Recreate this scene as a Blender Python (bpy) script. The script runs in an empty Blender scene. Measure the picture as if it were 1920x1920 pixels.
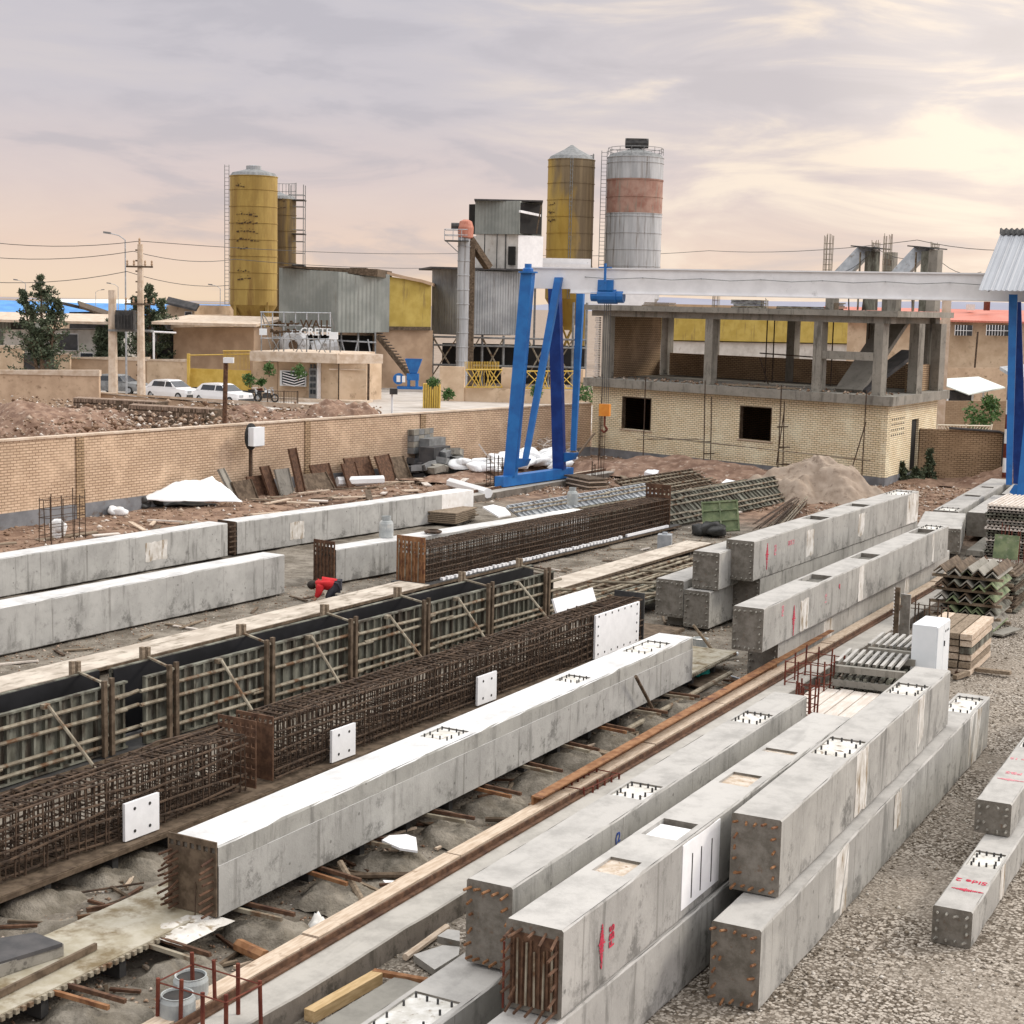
import bpy, bmesh, math, random
import numpy as np
from mathutils import Vector, Matrix, Euler
random.seed(7); rng = np.random.default_rng(11)
R = math.radians
scn = bpy.context.scene
col = scn.collection
# ---------------------------------------------------------------- camera
FPX, VPX, CH, RHO, HY = 3000.0, 2760.0, 7.0, 0.022, 573.0
TH = math.atan((960 - HY) * math.cos(RHO) / FPX)
YAW = math.atan((VPX - 960) / FPX)
fw0 = np.array([-math.sin(YAW), math.cos(YAW), 0.]); rt0 = np.array([math.cos(YAW), math.sin(YAW), 0.]); up0 = np.array([0, 0, 1.])
CF = fw0 * math.cos(TH) - up0 * math.sin(TH); CU = up0 * math.cos(TH) + fw0 * math.sin(TH)
CI = rt0 * math.cos(RHO) + CU * math.sin(RHO); CJ = -rt0 * math.sin(RHO) + CU * math.cos(RHO)
CP = np.array([0, 0, CH])
cam = bpy.data.cameras.new('camera'); camo = bpy.data.objects.new('camera', cam); col.objects.link(camo)
m3 = Matrix((CI, CJ, -CF)).transposed()
camo.matrix_world = Matrix.Translation(CP) @ m3.to_4x4()
cam.sensor_width = 36; cam.lens = 36 * FPX / 1920; cam.clip_start = 0.5; cam.clip_end = 6000
scn.camera = camo
def ray(x, y): return CF + CI * ((x - 960) / FPX) + CJ * ((960 - y) / FPX)
def G(x, y, z=0.):                     # point of the plane z that was measured at (x, y) in the photograph
    d = ray(x, y); return CP + d * ((z - CH) / d[2])
def W(x, y, D):                        # point at forward distance D
    d = ray(x, y); return CP + d * (D / (d[0] * fw0[0] + d[1] * fw0[1]))
# ---------------------------------------------------------------- world, sun, exposure
world = bpy.data.worlds.new('World'); scn.world = world; world.use_nodes = True
nt = world.node_tree; nt.nodes.clear()
def wn(t, **k):
    n = nt.nodes.new(t)
    for a, b in k.items(): setattr(n, a, b)
    return n
SUN_AZ = YAW - R(72)                   # azimuth left of +Y
SUN_EL = R(33)
sdir = np.array([-math.sin(SUN_AZ) * math.cos(SUN_EL), math.cos(SUN_AZ) * math.cos(SUN_EL), math.sin(SUN_EL)])
def ramp(n, stops):
    r = n.color_ramp
    while len(r.elements) > 1: r.elements.remove(r.elements[-1])
    for i, (p, c) in enumerate(stops):
        e = r.elements[0] if i == 0 else r.elements.new(p)
        e.position = p; e.color = (*c, 1) if len(c) == 3 else c
def build_world():
    L = nt.links.new
    tc = wn('ShaderNodeTexCoord'); sep = wn('ShaderNodeSeparateXYZ'); L(tc.outputs['Generated'], sep.inputs[0])
    r1 = wn('ShaderNodeValToRGB')
    ramp(r1, [(0.0, (.88, .68, .50)), (.03, (.82, .63, .52)), (.07, (.70, .585, .565)), (.12, (.60, .555, .585)), (.25, (.56, .545, .59))])
    L(sep.outputs['Z'], r1.inputs[0])
    # cloud field, flattened towards the horizon
    mp = wn('ShaderNodeMapping'); mp.inputs['Scale'].default_value = (3.8, 3.8, 17); mp.inputs['Location'].default_value = (3.1, .4, 1.7)
    L(tc.outputs['Generated'], mp.inputs[0])
    nz = wn('ShaderNodeTexNoise'); nz.inputs['Scale'].default_value = 1.7; nz.inputs['Detail'].default_value = 9; nz.inputs['Roughness'].default_value = .55; nz.inputs['Distortion'].default_value = .5
    L(mp.outputs[0], nz.inputs[0])
    # glow behind the clouds low on the right
    gd = np.array(ray(1990, 110)); gd = gd / np.linalg.norm(gd)
    dt = wn('ShaderNodeVectorMath', operation='DOT_PRODUCT'); dt.inputs[1].default_value = tuple(gd); L(tc.outputs['Generated'], dt.inputs[0])
    gl = wn('ShaderNodeMapRange', interpolation_type='SMOOTHSTEP'); gl.inputs[1].default_value = .925; gl.inputs[2].default_value = 1.0; L(dt.outputs['Value'], gl.inputs[0])
    cl = wn('ShaderNodeMapRange', interpolation_type='SMOOTHSTEP'); cl.inputs[1].default_value = .47; cl.inputs[2].default_value = .65; L(nz.outputs[0], cl.inputs[0])
    g2 = wn('ShaderNodeMath', operation='MULTIPLY_ADD'); g2.inputs[1].default_value = 1.0; g2.inputs[2].default_value = .10; L(gl.outputs[0], g2.inputs[0])
    gm = wn('ShaderNodeMath', operation='MULTIPLY'); L(g2.outputs[0], gm.inputs[0]); L(cl.outputs[0], gm.inputs[1])
    mx = wn('ShaderNodeMix', data_type='RGBA'); L(gm.outputs[0], mx.inputs[0]); L(r1.outputs[0], mx.inputs[6]); mx.inputs[7].default_value = (.98, .83, .68, 1)
    dk = wn('ShaderNodeMapRange', interpolation_type='SMOOTHSTEP'); dk.inputs[1].default_value = .50; dk.inputs[2].default_value = .38; dk.inputs[3].default_value = 0; dk.inputs[4].default_value = .45; L(nz.outputs[0], dk.inputs[0])
    mx2 = wn('ShaderNodeMix', data_type='RGBA'); L(dk.outputs[0], mx2.inputs[0]); L(mx.outputs[2], mx2.inputs[6]); mx2.inputs[7].default_value = (.45, .43, .475, 1)
    # hot core of the glow
    gw = wn('ShaderNodeMath', operation='MULTIPLY'); L(gl.outputs[0], gw.inputs[0]); gw.inputs[1].default_value = .26
    mxw = wn('ShaderNodeMix', data_type='RGBA'); L(gw.outputs[0], mxw.inputs[0]); L(mx2.outputs[2], mxw.inputs[6]); mxw.inputs[7].default_value = (.90, .76, .66, 1); mx2 = mxw
    g3 = wn('ShaderNodeMapRange', interpolation_type='SMOOTHSTEP'); g3.inputs[1].default_value = .988; g3.inputs[2].default_value = 1.0; g3.inputs[4].default_value = .16; L(dt.outputs['Value'], g3.inputs[0])
    mx3 = wn('ShaderNodeMix', data_type='RGBA', blend_type='ADD'); L(g3.outputs[0], mx3.inputs[0]); L(mx2.outputs[2], mx3.inputs[6]); mx3.inputs[7].default_value = (1, .85, .6, 1)
    # overcast dome: bright overhead
    up = wn('ShaderNodeMapRange', interpolation_type='SMOOTHSTEP'); up.inputs[1].default_value = .22; up.inputs[2].default_value = .85; L(sep.outputs['Z'], up.inputs[0])
    mx4 = wn('ShaderNodeMix', data_type='RGBA'); L(up.outputs[0], mx4.inputs[0]); 
    # the sky behind the camera is heavy and dark, brighter towards the side where the sun stands behind cloud
    d1 = wn('ShaderNodeVectorMath', operation='DOT_PRODUCT'); d1.inputs[1].default_value = (0.25, .97, 0); L(tc.outputs['Generated'], d1.inputs[0])
    f1 = wn('ShaderNodeMapRange', interpolation_type='SMOOTHSTEP'); f1.inputs[1].default_value = -.75; f1.inputs[2].default_value = .35; f1.inputs[3].default_value = .85; f1.inputs[4].default_value = 1.0; L(d1.outputs['Value'], f1.inputs[0])
    d2 = wn('ShaderNodeVectorMath', operation='DOT_PRODUCT'); d2.inputs[1].default_value = (.93, .30, .2); L(tc.outputs['Generated'], d2.inputs[0])
    f2 = wn('ShaderNodeMapRange', interpolation_type='SMOOTHSTEP'); f2.inputs[1].default_value = .25; f2.inputs[2].default_value = .95; f2.inputs[3].default_value = 1.; f2.inputs[4].default_value = 2.6; L(d2.outputs['Value'], f2.inputs[0])
    f3 = wn('ShaderNodeMath', operation='MULTIPLY'); L(f1.outputs[0], f3.inputs[0]); L(f2.outputs[0], f3.inputs[1])
    vm = wn('ShaderNodeVectorMath', operation='SCALE'); L(mx3.outputs[2], vm.inputs[0]); L(f3.outputs[0], vm.inputs['Scale']); L(vm.outputs[0], mx4.inputs[6]); mx4.inputs[7].default_value = (1.95, 1.92, 1.90, 1)
    dn = wn('ShaderNodeMapRange'); dn.inputs[1].default_value = -.02; dn.inputs[2].default_value = .0; L(sep.outputs['Z'], dn.inputs[0])
    mx5 = wn('ShaderNodeMix', data_type='RGBA'); L(dn.outputs[0], mx5.inputs[0]); mx5.inputs[6].default_value = (.2, .18, .16, 1); L(mx4.outputs[2], mx5.inputs[7])
    bg = wn('ShaderNodeBackground'); L(mx5.outputs[2], bg.inputs[0]); bg.inputs[1].default_value = 1.0
    sky = wn('ShaderNodeTexSky', sky_type='NISHITA', sun_disc=False, sun_elevation=SUN_EL, sun_rotation=-SUN_AZ)
    bg2 = wn('ShaderNodeBackground'); L(sky.outputs[0], bg2.inputs[0]); bg2.inputs[1].default_value = .006
    ad = wn('ShaderNodeAddShader'); L(bg.outputs[0], ad.inputs[0]); L(bg2.outputs[0], ad.inputs[1])
    out = wn('ShaderNodeOutputWorld'); L(ad.outputs[0], out.inputs[0])
build_world()
sun = bpy.data.lights.new('sun', 'SUN'); suno = bpy.data.objects.new('sun', sun); col.objects.link(suno)
sun.energy = 1.7; sun.angle = R(12); sun.color = (1, .92, .8)
suno.rotation_euler = Vector(-sdir).to_track_quat('-Z', 'Y').to_euler()
scn.view_settings.view_transform = 'Standard'; scn.view_settings.look = 'None'; scn.view_settings.exposure = 0.0; scn.view_settings.gamma = 1
scn.render.engine = 'CYCLES'; scn.cycles.max_bounces = 6
# ---------------------------------------------------------------- material helper
class NT:
    def __init__(s, name):
        s.m = bpy.data.materials.new(name); s.m.use_nodes = True; s.t = s.m.node_tree; s.b = s.t.nodes['Principled BSDF']
        tc = s.n('ShaderNodeTexCoord'); s.obj = tc.outputs['Object']
        oi = s.n('ShaderNodeObjectInfo'); s.rnd = oi.outputs['Random']
        sc = s.n('ShaderNodeMath', operation='MULTIPLY'); s.l(s.rnd, sc.inputs[0]); sc.inputs[1].default_value = 37.0
        cb = s.n('ShaderNodeCombineXYZ'); s.l(sc.outputs[0], cb.inputs[0]); s.l(sc.outputs[0], cb.inputs[2])
        ad = s.n('ShaderNodeVectorMath', operation='ADD'); s.l(s.obj, ad.inputs[0]); s.l(cb.outputs[0], ad.inputs[1]); s.co = ad.outputs[0]
    def n(s, t, **k):
        n = s.t.nodes.new(t)
        for a, b in k.items(): setattr(n, a, b)
        return n
    def l(s, a, b): s.t.links.new(a, b)
    def noise(s, scale, detail=5, rough=.6, stretch=None, dist=0, co=None):
        n = s.n('ShaderNodeTexNoise'); n.inputs['Scale'].default_value = scale; n.inputs['Detail'].default_value = detail; n.inputs['Roughness'].default_value = rough; n.inputs['Distortion'].default_value = dist
        c = co or s.co
        if stretch:
            mp = s.n('ShaderNodeMapping'); mp.inputs['Scale'].default_value = stretch; s.l(c, mp.inputs[0]); c = mp.outputs[0]
        s.l(c, n.inputs[0]); return n.outputs[0]
    def rng(s, v, a, b, c=0., d=1.):
        n = s.n('ShaderNodeMapRange', interpolation_type='SMOOTHSTEP')
        for i, x in enumerate((a, b, c, d)): n.inputs[i + 1].default_value = x
        s.l(v, n.inputs[0]); return n.outputs[0]
    def math(s, op, a, b=None, c=None):
        n = s.n('ShaderNodeMath', operation=op)
        for i, x in enumerate((a, b, c)):
            if x is None: continue
            if isinstance(x, (int, float)): n.inputs[i].default_value = x
            else: s.l(x, n.inputs[i])
        return n.outputs[0]
    def mix(s, f, a, b, mode='MIX'):
        n = s.n('ShaderNodeMix', data_type='RGBA', blend_type=mode)
        if isinstance(f, (int, float)): n.inputs[0].default_value = f
        else: s.l(f, n.inputs[0])
        for i, x in ((6, a), (7, b)):
            if isinstance(x, tuple): n.inputs[i].default_value = (*x, 1)
            else: s.l(x, n.inputs[i])
        return n.outputs[2]
    def sep(s, v):
        n = s.n('ShaderNodeSeparateXYZ'); s.l(v, n.inputs[0]); return n.outputs
    def bump(s, h, strength=.3, dist=.02):
        n = s.n('ShaderNodeBump'); n.inputs['Strength'].default_value = strength; n.inputs['Distance'].default_value = dist; s.l(h, n.inputs['Height'])
        s.l(n.outputs[0], s.b.inputs['Normal'])
    def fin(s, c, rough=.85, metal=0., spec=.3):
        if isinstance(c, tuple): s.b.inputs['Base Color'].default_value = (*c, 1)
        else: s.l(c, s.b.inputs['Base Color'])
        if isinstance(rough, (int, float)): s.b.inputs['Roughness'].default_value = rough
        else: s.l(rough, s.b.inputs['Roughness'])
        s.b.inputs['Metallic'].default_value = metal; s.b.inputs['Specular IOR Level'].default_value = spec
        return s.m
def simple(name, c1, c2, scale=3, lo=.35, hi=.65, rough=.8, metal=0., bump=.2, bscale=40, stain=None, stretch=None, spec=.3, bd=.01):
    t = NT(name); c = t.mix(t.rng(t.noise(scale, 6, .6, stretch), lo, hi), c1, c2)
    if stain:
        sc, ss, a, b, st = stain; c = t.mix(t.rng(t.noise(ss, 6, .65, st), a, b), c, sc)
    if bump: t.bump(t.noise(bscale, 4, .6), bump, bd)
    return t.fin(c, rough, metal, spec)
def concrete(name, side=(.335, .325, .30), dark=(.20, .195, .18), top=(.44, .425, .40), joints=True, jsp=.62, joint_amt=.55):
    t = NT(name)
    n1 = t.noise(1.1, 8, .62); n2 = t.noise(5, 9, .75); n3 = t.noise(2.4, 7, .68, (1.5, 1.6, .22))
    c = t.mix(t.rng(n1, .38, .62), side, tuple(x * 1.22 for x in side))
    c = t.mix(t.rng(n2, .50, .72, 0, .75), c, dark)
    c = t.mix(t.rng(n3, .52, .68, 0, .8), c, tuple(x * .8 for x in dark)); c = t.mix(t.rng(t.noise(14, 6, .7), .60, .74, 0, .5), c, tuple(min(1, x * 1.6) for x in side))
    geo = t.n('ShaderNodeNewGeometry')
    tr = t.n('ShaderNodeVectorTransform', vector_type='NORMAL', convert_from='WORLD', convert_to='OBJECT'); t.l(geo.outputs['Normal'], tr.inputs[0])
    ns = t.sep(tr.outputs[0]); ox = t.sep(t.obj)
    # patches of mould and dried slurry rising from the foot and hanging from the top edge
    pt = t.noise(2.1, 9, .78); wet = t.math('ADD', pt, t.math('MULTIPLY', t.math('SUBTRACT', .42, ox[2]), .20))
    c = t.mix(t.rng(wet, .56, .68, 0, .75), c, tuple(x * .55 for x in dark))
    c = t.mix(t.rng(t.noise(.75, 5, .6), .52, .62, 0, .30), c, tuple(min(1, x * 1.55) for x in side))
    # pocks (air voids)
    vo = t.n('ShaderNodeTexVoronoi'); vo.inputs['Scale'].default_value = 3.3; t.l(t.co, vo.inputs['Vector'])
    pk = t.rng(vo.outputs['Distance'], .09, .05)
    c = t.mix(t.math('MULTIPLY', pk, .6), c, (.07, .065, .06))
    h = t.noise(30, 5, .65)
    if joints:
        yy = t.math('ADD', ox[1], t.math('MULTIPLY', t.noise(.55, 1, .5, (0.01, 1, .01)), 1.4))
        fr = t.math('FRACT', t.math('DIVIDE', yy, jsp))
        ab = t.math('ABSOLUTE', t.math('SUBTRACT', fr, .5))
        ln = t.rng(ab, .018, .006)
        sx = t.rng(t.math('ABSOLUTE', ns[0]), .7, .9)
        md = t.rng(t.noise(1.3, 3, .6), .35, .6, .25, 1)
        m = t.math('MULTIPLY', t.math('MULTIPLY', ln, sx), t.math('MULTIPLY', md, joint_amt))
        c = t.mix(m, c, (.10, .092, .078))
        # alternate panels differ a little in tone
        fl = t.math('FLOOR', t.math('DIVIDE', yy, jsp)); wn_ = t.n('ShaderNodeTexWhiteNoise', noise_dimensions='1D'); t.l(t.math('ADD', fl, t.math('MULTIPLY', t.rnd, 50.)), wn_.inputs['W'])
        c = t.mix(t.math('MULTIPLY', t.math('MULTIPLY', wn_.outputs[0], sx), .22), c, dark)
        # muddy, mossy foot of the side
    # rough, rust stained cast ends, with their shade also darkened into the colour
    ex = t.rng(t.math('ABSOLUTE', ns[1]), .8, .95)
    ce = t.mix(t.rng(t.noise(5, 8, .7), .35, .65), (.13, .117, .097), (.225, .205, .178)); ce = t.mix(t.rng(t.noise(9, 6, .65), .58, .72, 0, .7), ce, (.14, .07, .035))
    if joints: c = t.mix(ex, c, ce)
    ct = t.mix(t.rng(t.noise(2.3, 8, .7), .40, .70), top, tuple(x * .74 for x in top))  # trowelled tops, paler still for the sky reflection painted into them
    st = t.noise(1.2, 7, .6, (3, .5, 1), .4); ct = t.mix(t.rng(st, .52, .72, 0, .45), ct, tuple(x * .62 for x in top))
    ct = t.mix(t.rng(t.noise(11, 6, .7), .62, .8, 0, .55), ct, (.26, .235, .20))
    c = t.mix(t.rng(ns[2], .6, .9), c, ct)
    t.bump(h, .35, .012)
    return t.fin(c, .9, 0, .2)
def bricks(name, b1, b2, mortar, sx=1., bw=.25, bh=.088, ms=.016, stain=(.30, .20, .12), st_amt=.5):
    t = NT(name)
    geo = t.n('ShaderNodeNewGeometry'); tr = t.n('ShaderNodeVectorTransform', vector_type='NORMAL', convert_from='WORLD', convert_to='OBJECT'); t.l(geo.outputs['Normal'], tr.inputs[0])
    ns = t.sep(tr.outputs[0]); o = t.sep(t.obj)
    sel = t.rng(t.math('ABSOLUTE', ns[0]), .6, .8)
    u = t.math('ADD', t.math('MULTIPLY', o[1], sel), t.math('MULTIPLY', o[0], t.math('SUBTRACT', 1., sel)))
    cb = t.n('ShaderNodeCombineXYZ'); t.l(u, cb.inputs[0]); t.l(o[2], cb.inputs[1])
    br = t.n('ShaderNodeTexBrick'); t.l(cb.outputs[0], br.inputs['Vector'])
    br.inputs['Scale'].default_value = 1; br.inputs['Brick Width'].default_value = bw; br.inputs['Row Height'].default_value = bh; br.inputs['Mortar Size'].default_value = ms; br.inputs['Mortar Smooth'].default_value = .2; br.inputs['Bias'].default_value = 0
    br.inputs['Color1'].default_value = (*b1, 1); br.inputs['Color2'].default_value = (*b2, 1); br.inputs['Mortar'].default_value = (*mortar, 1)
    c = t.mix(t.rng(t.noise(.5, 7, .65), .45, .75, 0, st_amt), br.outputs[0], stain)
    c = t.mix(t.rng(t.noise(.9, 6, .6), .45, .72, 0, .35), c, tuple(min(1, x * 1.45) for x in b1))
    t.bump(br.outputs['Fac'], -.5, .012)
    return t.fin(c, .9, 0, .15)
def corrugated(name, c1, c2, pitch=.15, axis=0, stain=None, rough=.5, metal=.0):
    t = NT(name); o = t.sep(t.obj)
    s = t.math('SINE', t.math('MULTIPLY', o[axis], 6.2832 / pitch))
    c = t.mix(t.rng(t.noise(.5, 6, .6), .35, .65), c1, c2)
    if stain: c = t.mix(t.rng(t.noise(1.2, 7, .7, (2, 2, .2)), stain[1], stain[2], 0, .8), c, stain[0])
    t.bump(s, .6, .03); return t.fin(c, rough, metal, .3)
M = {}
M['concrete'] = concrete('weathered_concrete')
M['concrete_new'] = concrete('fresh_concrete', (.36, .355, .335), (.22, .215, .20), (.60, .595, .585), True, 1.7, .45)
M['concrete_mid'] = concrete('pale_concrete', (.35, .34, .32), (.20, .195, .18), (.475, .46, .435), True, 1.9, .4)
M['concrete_old'] = concrete('rough_concrete', (.235, .22, .19), (.12, .11, .09), (.30, .285, .25), False)
M['concrete_found'] = concrete('rail_foundation_concrete', (.16, .14, .12), (.09, .08, .065), (.42, .40, .365), False)
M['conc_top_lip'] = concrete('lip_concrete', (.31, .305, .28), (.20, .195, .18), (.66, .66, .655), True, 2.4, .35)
M['recess'] = simple('recess_concrete', (.52, .50, .45), (.72, .71, .68), 5, stain=((.2, .15, .1), 8, .55, .7, None))
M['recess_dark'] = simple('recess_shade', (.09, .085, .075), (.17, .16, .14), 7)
M['plaster'] = simple('white_plaster', (.72, .70, .66), (.82, .81, .79), 4, stain=((.38, .30, .2), 5, .60, .75, (1.5, 1.5, .4)))
M['foam'] = simple('white_foam', (.80, .80, .81), (.86, .86, .87), 6, bump=.08, rough=.7)
M['hole'] = simple('dark_hole', (.03, .03, .03), (.05, .045, .04), 5, bump=0)
M['rust'] = simple('rusty_steel', (.07, .037, .022), (.145, .078, .046), 9, rough=.85, bump=.3, stain=((.06, .028, .018), 4, .5, .7, None))
M['rust_lt'] = simple('orange_rust', (.19, .085, .035), (.30, .155, .075), 7, rough=.85, stain=((.12, .05, .03), 5, .5, .68, None))
M['rebar'] = simple('rebar_steel', (.038, .025, .017), (.105, .068, .044), 7, rough=.8, bump=.25, bscale=80)
M['rebar_red'] = simple('red_rebar', (.10, .022, .014), (.16, .045, .025), 7, rough=.8, bump=.2)
M['pipe'] = simple('scaffold_pipe', (.17, .14, .10), (.33, .295, .225), 4, rough=.8, stain=((.13, .07, .035), 3, .5, .65, None))
M['form'] = simple('green_form_steel', (.105, .105, .08), (.215, .215, .175), 3.5, rough=.8, stretch=(1, 1, .35), stain=((.045, .035, .025), 3.5, .42, .64, (1, 1, .3)))
M['form_green'] = simple('mossy_form_steel', (.12, .16, .085), (.22, .26, .14), 4, stain=((.3, .3, .22), 7, .55, .7, None))
M['film'] = simple('black_film_board', (.012, .012, .013), (.02, .02, .022), 2, rough=.45, bump=.05)
M['soldier'] = simple('brown_channel_steel', (.075, .052, .034), (.15, .11, .075), 6, rough=.85, stain=((.05, .035, .02), 4, .5, .7, None))
M['wood'] = simple('bleached_timber', (.44, .34, .25), (.58, .48, .38), 5, stretch=(6, .8, 6), rough=.9, stain=((.20, .13, .08), 4, .58, .75, None))
M['wood_new'] = simple('yellow_timber', (.45, .31, .15), (.58, .42, .23), 5, stretch=(6, .8, 6), rough=.85)
M['wood_old'] = simple('grey_timber', (.17, .13, .09), (.28, .22, .16), 5, stretch=(6, .8, 6), rough=.95)
M['plank_white'] = simple('pale_plank', (.52, .46, .40), (.64, .59, .54), 4, stretch=(3, .5, 3))
M['blue'] = simple('blue_paint', (.008, .11, .36), (.012, .15, .44), 2, rough=.45, bump=.03, stain=((.015, .05, .16), 3, .6, .78, None), spec=.5)
M['blue_dk'] = simple('dark_blue_paint', (.006, .03, .17), (.01, .05, .24), 2, rough=.5, bump=.03)
M['white_paint'] = simple('white_paint', (.76, .76, .77), (.84, .84, .85), 2, rough=.5, bump=.05, stain=((.42, .42, .42), 2, .6, .8, (1, .3, 1)))
M['white_steel'] = simple('white_enamel', (.74, .78, .80), (.80, .83, .85), 2, rough=.35, bump=.02, spec=.5)
M['grey_steel'] = simple('grey_steel', (.17, .175, .175), (.26, .265, .265), 3, rough=.6, metal=.2)
M['dark_steel'] = simple('dark_steel', (.035, .035, .036), (.07, .068, .065), 3, rough=.6)
M['galv'] = simple('galvanised', (.33, .35, .37), (.45, .47, .49), 4, rough=.5, metal=.4, stain=((.24, .22, .2), 3, .55, .7, None))
M['yellow'] = simple('silo_yellow', (.30, .195, .05), (.43, .30, .085), .8, rough=.55, bump=.1, bscale=6, stretch=(1, 1, .25), stain=((.24, .14, .04), .8, .50, .72, (1.6, 1.6, .15)))
M['yellow_dk'] = simple('grimy_silo_yellow', (.20, .13, .04), (.33, .22, .05), .35, rough=.6, bump=.1, bscale=6, stretch=(1, 1, .2), stain=((.10, .07, .04), .5, .38, .62, (1.3, 1.3, .12)))
def worn_silo():
    t = NT('weather_worn_yellow'); o = t.sep(t.obj); n = t.noise(.55, 6, .6, (1, 1, .35), .4); st = t.noise(.9, 7, .65, (2.2, 2.2, .1))
    m = t.math('ADD', t.math('ADD', t.math('MULTIPLY', o[0], .20), t.math('MULTIPLY', t.math('SUBTRACT', o[2], 14.), .045)), t.math('SUBTRACT', n, .42))
    c = t.mix(t.rng(n, .35, .65), (.36, .23, .045), (.47, .32, .075)); c = t.mix(t.rng(st, .55, .72, 0, .6), c, (.20, .12, .04))
    c = t.mix(t.rng(m, -.06, .22), c, t.mix(t.rng(st, .35, .65), (.13, .095, .055), (.22, .165, .095))); return t.fin(c, .6)
M['yellow_worn'] = worn_silo()
M['silo_grey'] = simple('silo_grey', (.34, .35, .36), (.46, .47, .48), 1.2, rough=.6, stretch=(1.5, 1.5, .2), stain=((.17, .15, .13), 1.3, .5, .7, (2.5, 2.5, .12)))
M['silo_red'] = simple('faded_red_band', (.27, .135, .10), (.37, .235, .185), 1.0, rough=.7, stain=((.25, .2, .16), 1.5, .5, .66, (2, 2, .2)))
M['ocre'] = simple('ochre_cladding', (.40, .29, .06), (.50, .38, .10), .8, rough=.6, stain=((.22, .15, .06), 1.5, .55, .72, (2, 2, .2)))
M['corr_grey'] = corrugated('grey_corrugated', (.24, .255, .265), (.36, .375, .385), .22, 0, ((.14, .13, .12), .5, .72), .5, .2)
M['corr_white'] = corrugated('white_corrugated', (.40, .42, .45), (.48, .50, .53), .12, 0)
M['clad_grey'] = corrugated('grey_green_cladding', (.20, .215, .20), (.27, .285, .265), .3, 0, ((.14, .13, .11), .55, .75), .7)
M['brick_wall'] = bricks('tan_brick', (.62, .47, .335), (.53, .39, .27), (.27, .18, .12), stain=(.32, .24, .17), st_amt=.4)
M['brick_new'] = bricks('pale_yellow_brick', (.84, .74, .54), (.76, .64, .43), (.22, .16, .085), ms=.011, st_amt=.12)
M['brick_brown'] = bricks('brown_brick', (.42, .30, .19), (.34, .24, .145), (.12, .08, .05))
M['brick_old'] = bricks('old_tan_brick', (.36, .26, .17), (.30, .21, .135), (.25, .17, .11), bh=.1)
M['plinth'] = simple('blue_grey_plinth', (.15, .155, .165), (.225, .23, .24), 1.5, stain=((.12, .09, .07), 2.5, .55, .7, None))
M['adobe'] = simple('adobe_render', (.46, .33, .225), (.58, .43, .30), 1.2, stain=((.24, .16, .10), 3, .55, .72, None), bump=.5, bscale=12)
M['render_tan'] = simple('tan_render', (.50, .37, .25), (.62, .48, .34), .8, stain=((.28, .2, .13), 1.5, .55, .75, None))
M['render_white'] = simple('white_render', (.50, .48, .44), (.62, .60, .56), 1, stain=((.33, .28, .23), 1.5, .55, .75, (1, 1, .4)))
M['render_brown'] = simple('brown_render', (.36, .25, .165), (.46, .33, .225), .8)
M['stone_coping'] = simple('coping_stone', (.48, .37, .27), (.62, .52, .42), 2)
M['roof_dark'] = simple('dark_roof', (.05, .05, .052), (.09, .085, .085), 2)
M['roof_blue'] = corrugated('blue_roof', (.05, .22, .55), (.08, .30, .64), .3, 0)
M['roof_red'] = corrugated('red_roof', (.52, .16, .11), (.60, .21, .15), .3, 0)
M['roof_pale'] = simple('pale_sheet_roof', (.62, .66, .62), (.72, .76, .72), 2)
M['glass_dark'] = simple('dark_glass', (.02, .025, .03), (.035, .04, .05), 2, rough=.15, bump=0, spec=.6)
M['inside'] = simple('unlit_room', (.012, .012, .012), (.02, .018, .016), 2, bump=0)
M['car_white'] = simple('car_white', (.74, .74, .75), (.78, .78, .79), 1, rough=.25, bump=0, spec=.5)
M['rubber'] = simple('rubber', (.02, .02, .02), (.035, .035, .033), 5)
M['bark'] = simple('bark', (.10, .065, .04), (.17, .12, .08), 8, bump=.6)
M['needle'] = simple('pine_needles', (.045, .062, .035), (.115, .14, .085), 1.4, rough=.8, bump=0)
M['leaf'] = simple('shrub_leaves', (.045, .10, .025), (.09, .17, .05), 2, rough=.7, bump=0)
M['yellow_paint'] = simple('yellow_gate_paint', (.50, .33, .06), (.60, .42, .10), 2, rough=.6)
M['orange'] = simple('orange_paint', (.65, .22, .03), (.72, .30, .05), 3, rough=.5)
M['red_mark'] = simple('red_stencil_paint', (.42, .02, .05), (.55, .05, .09), 20, rough=.8, bump=0)
M['pink_mark'] = simple('faded_red_stencil', (.58, .16, .20), (.66, .30, .33), 20, rough=.8, bump=0)
M['ink'] = simple('dark_lettering', (.05, .03, .015), (.09, .055, .03), 10, bump=0)
M['blue_mark'] = simple('blue_marker', (.03, .07, .28), (.05, .1, .35), 20, bump=0)
M['sand'] = simple('sand', (.30, .235, .18), (.39, .315, .25), 2.2, rough=.95, bump=.6, bscale=9, stain=((.21, .16, .12), 3, .52, .7, None))
M['redsoil'] = simple('reddish_soil', (.16, .095, .066), (.29, .19, .135), 2.5, rough=.95, bump=.8, bscale=6, stain=((.42, .33, .26), 4, .56, .68, None))
M['bed_pale'] = simple('pale_bed_face', (.40, .345, .285), (.56, .50, .425), 2, stain=((.22, .185, .14), 3, .50, .70, (2, .6, 1)), bump=.3, bscale=12)
M['recess_dirt'] = simple('dirty_recess', (.42, .33, .24), (.58, .52, .45), 9, stain=((.25, .13, .06), 14, .55, .7, None))
M['mound'] = simple('slurry_mound', (.15, .13, .10), (.28, .25, .205), 2.5, rough=.95, bump=1., bscale=26, bd=.03, stain=((.14, .125, .10), 3, .52, .7, None))
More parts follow.
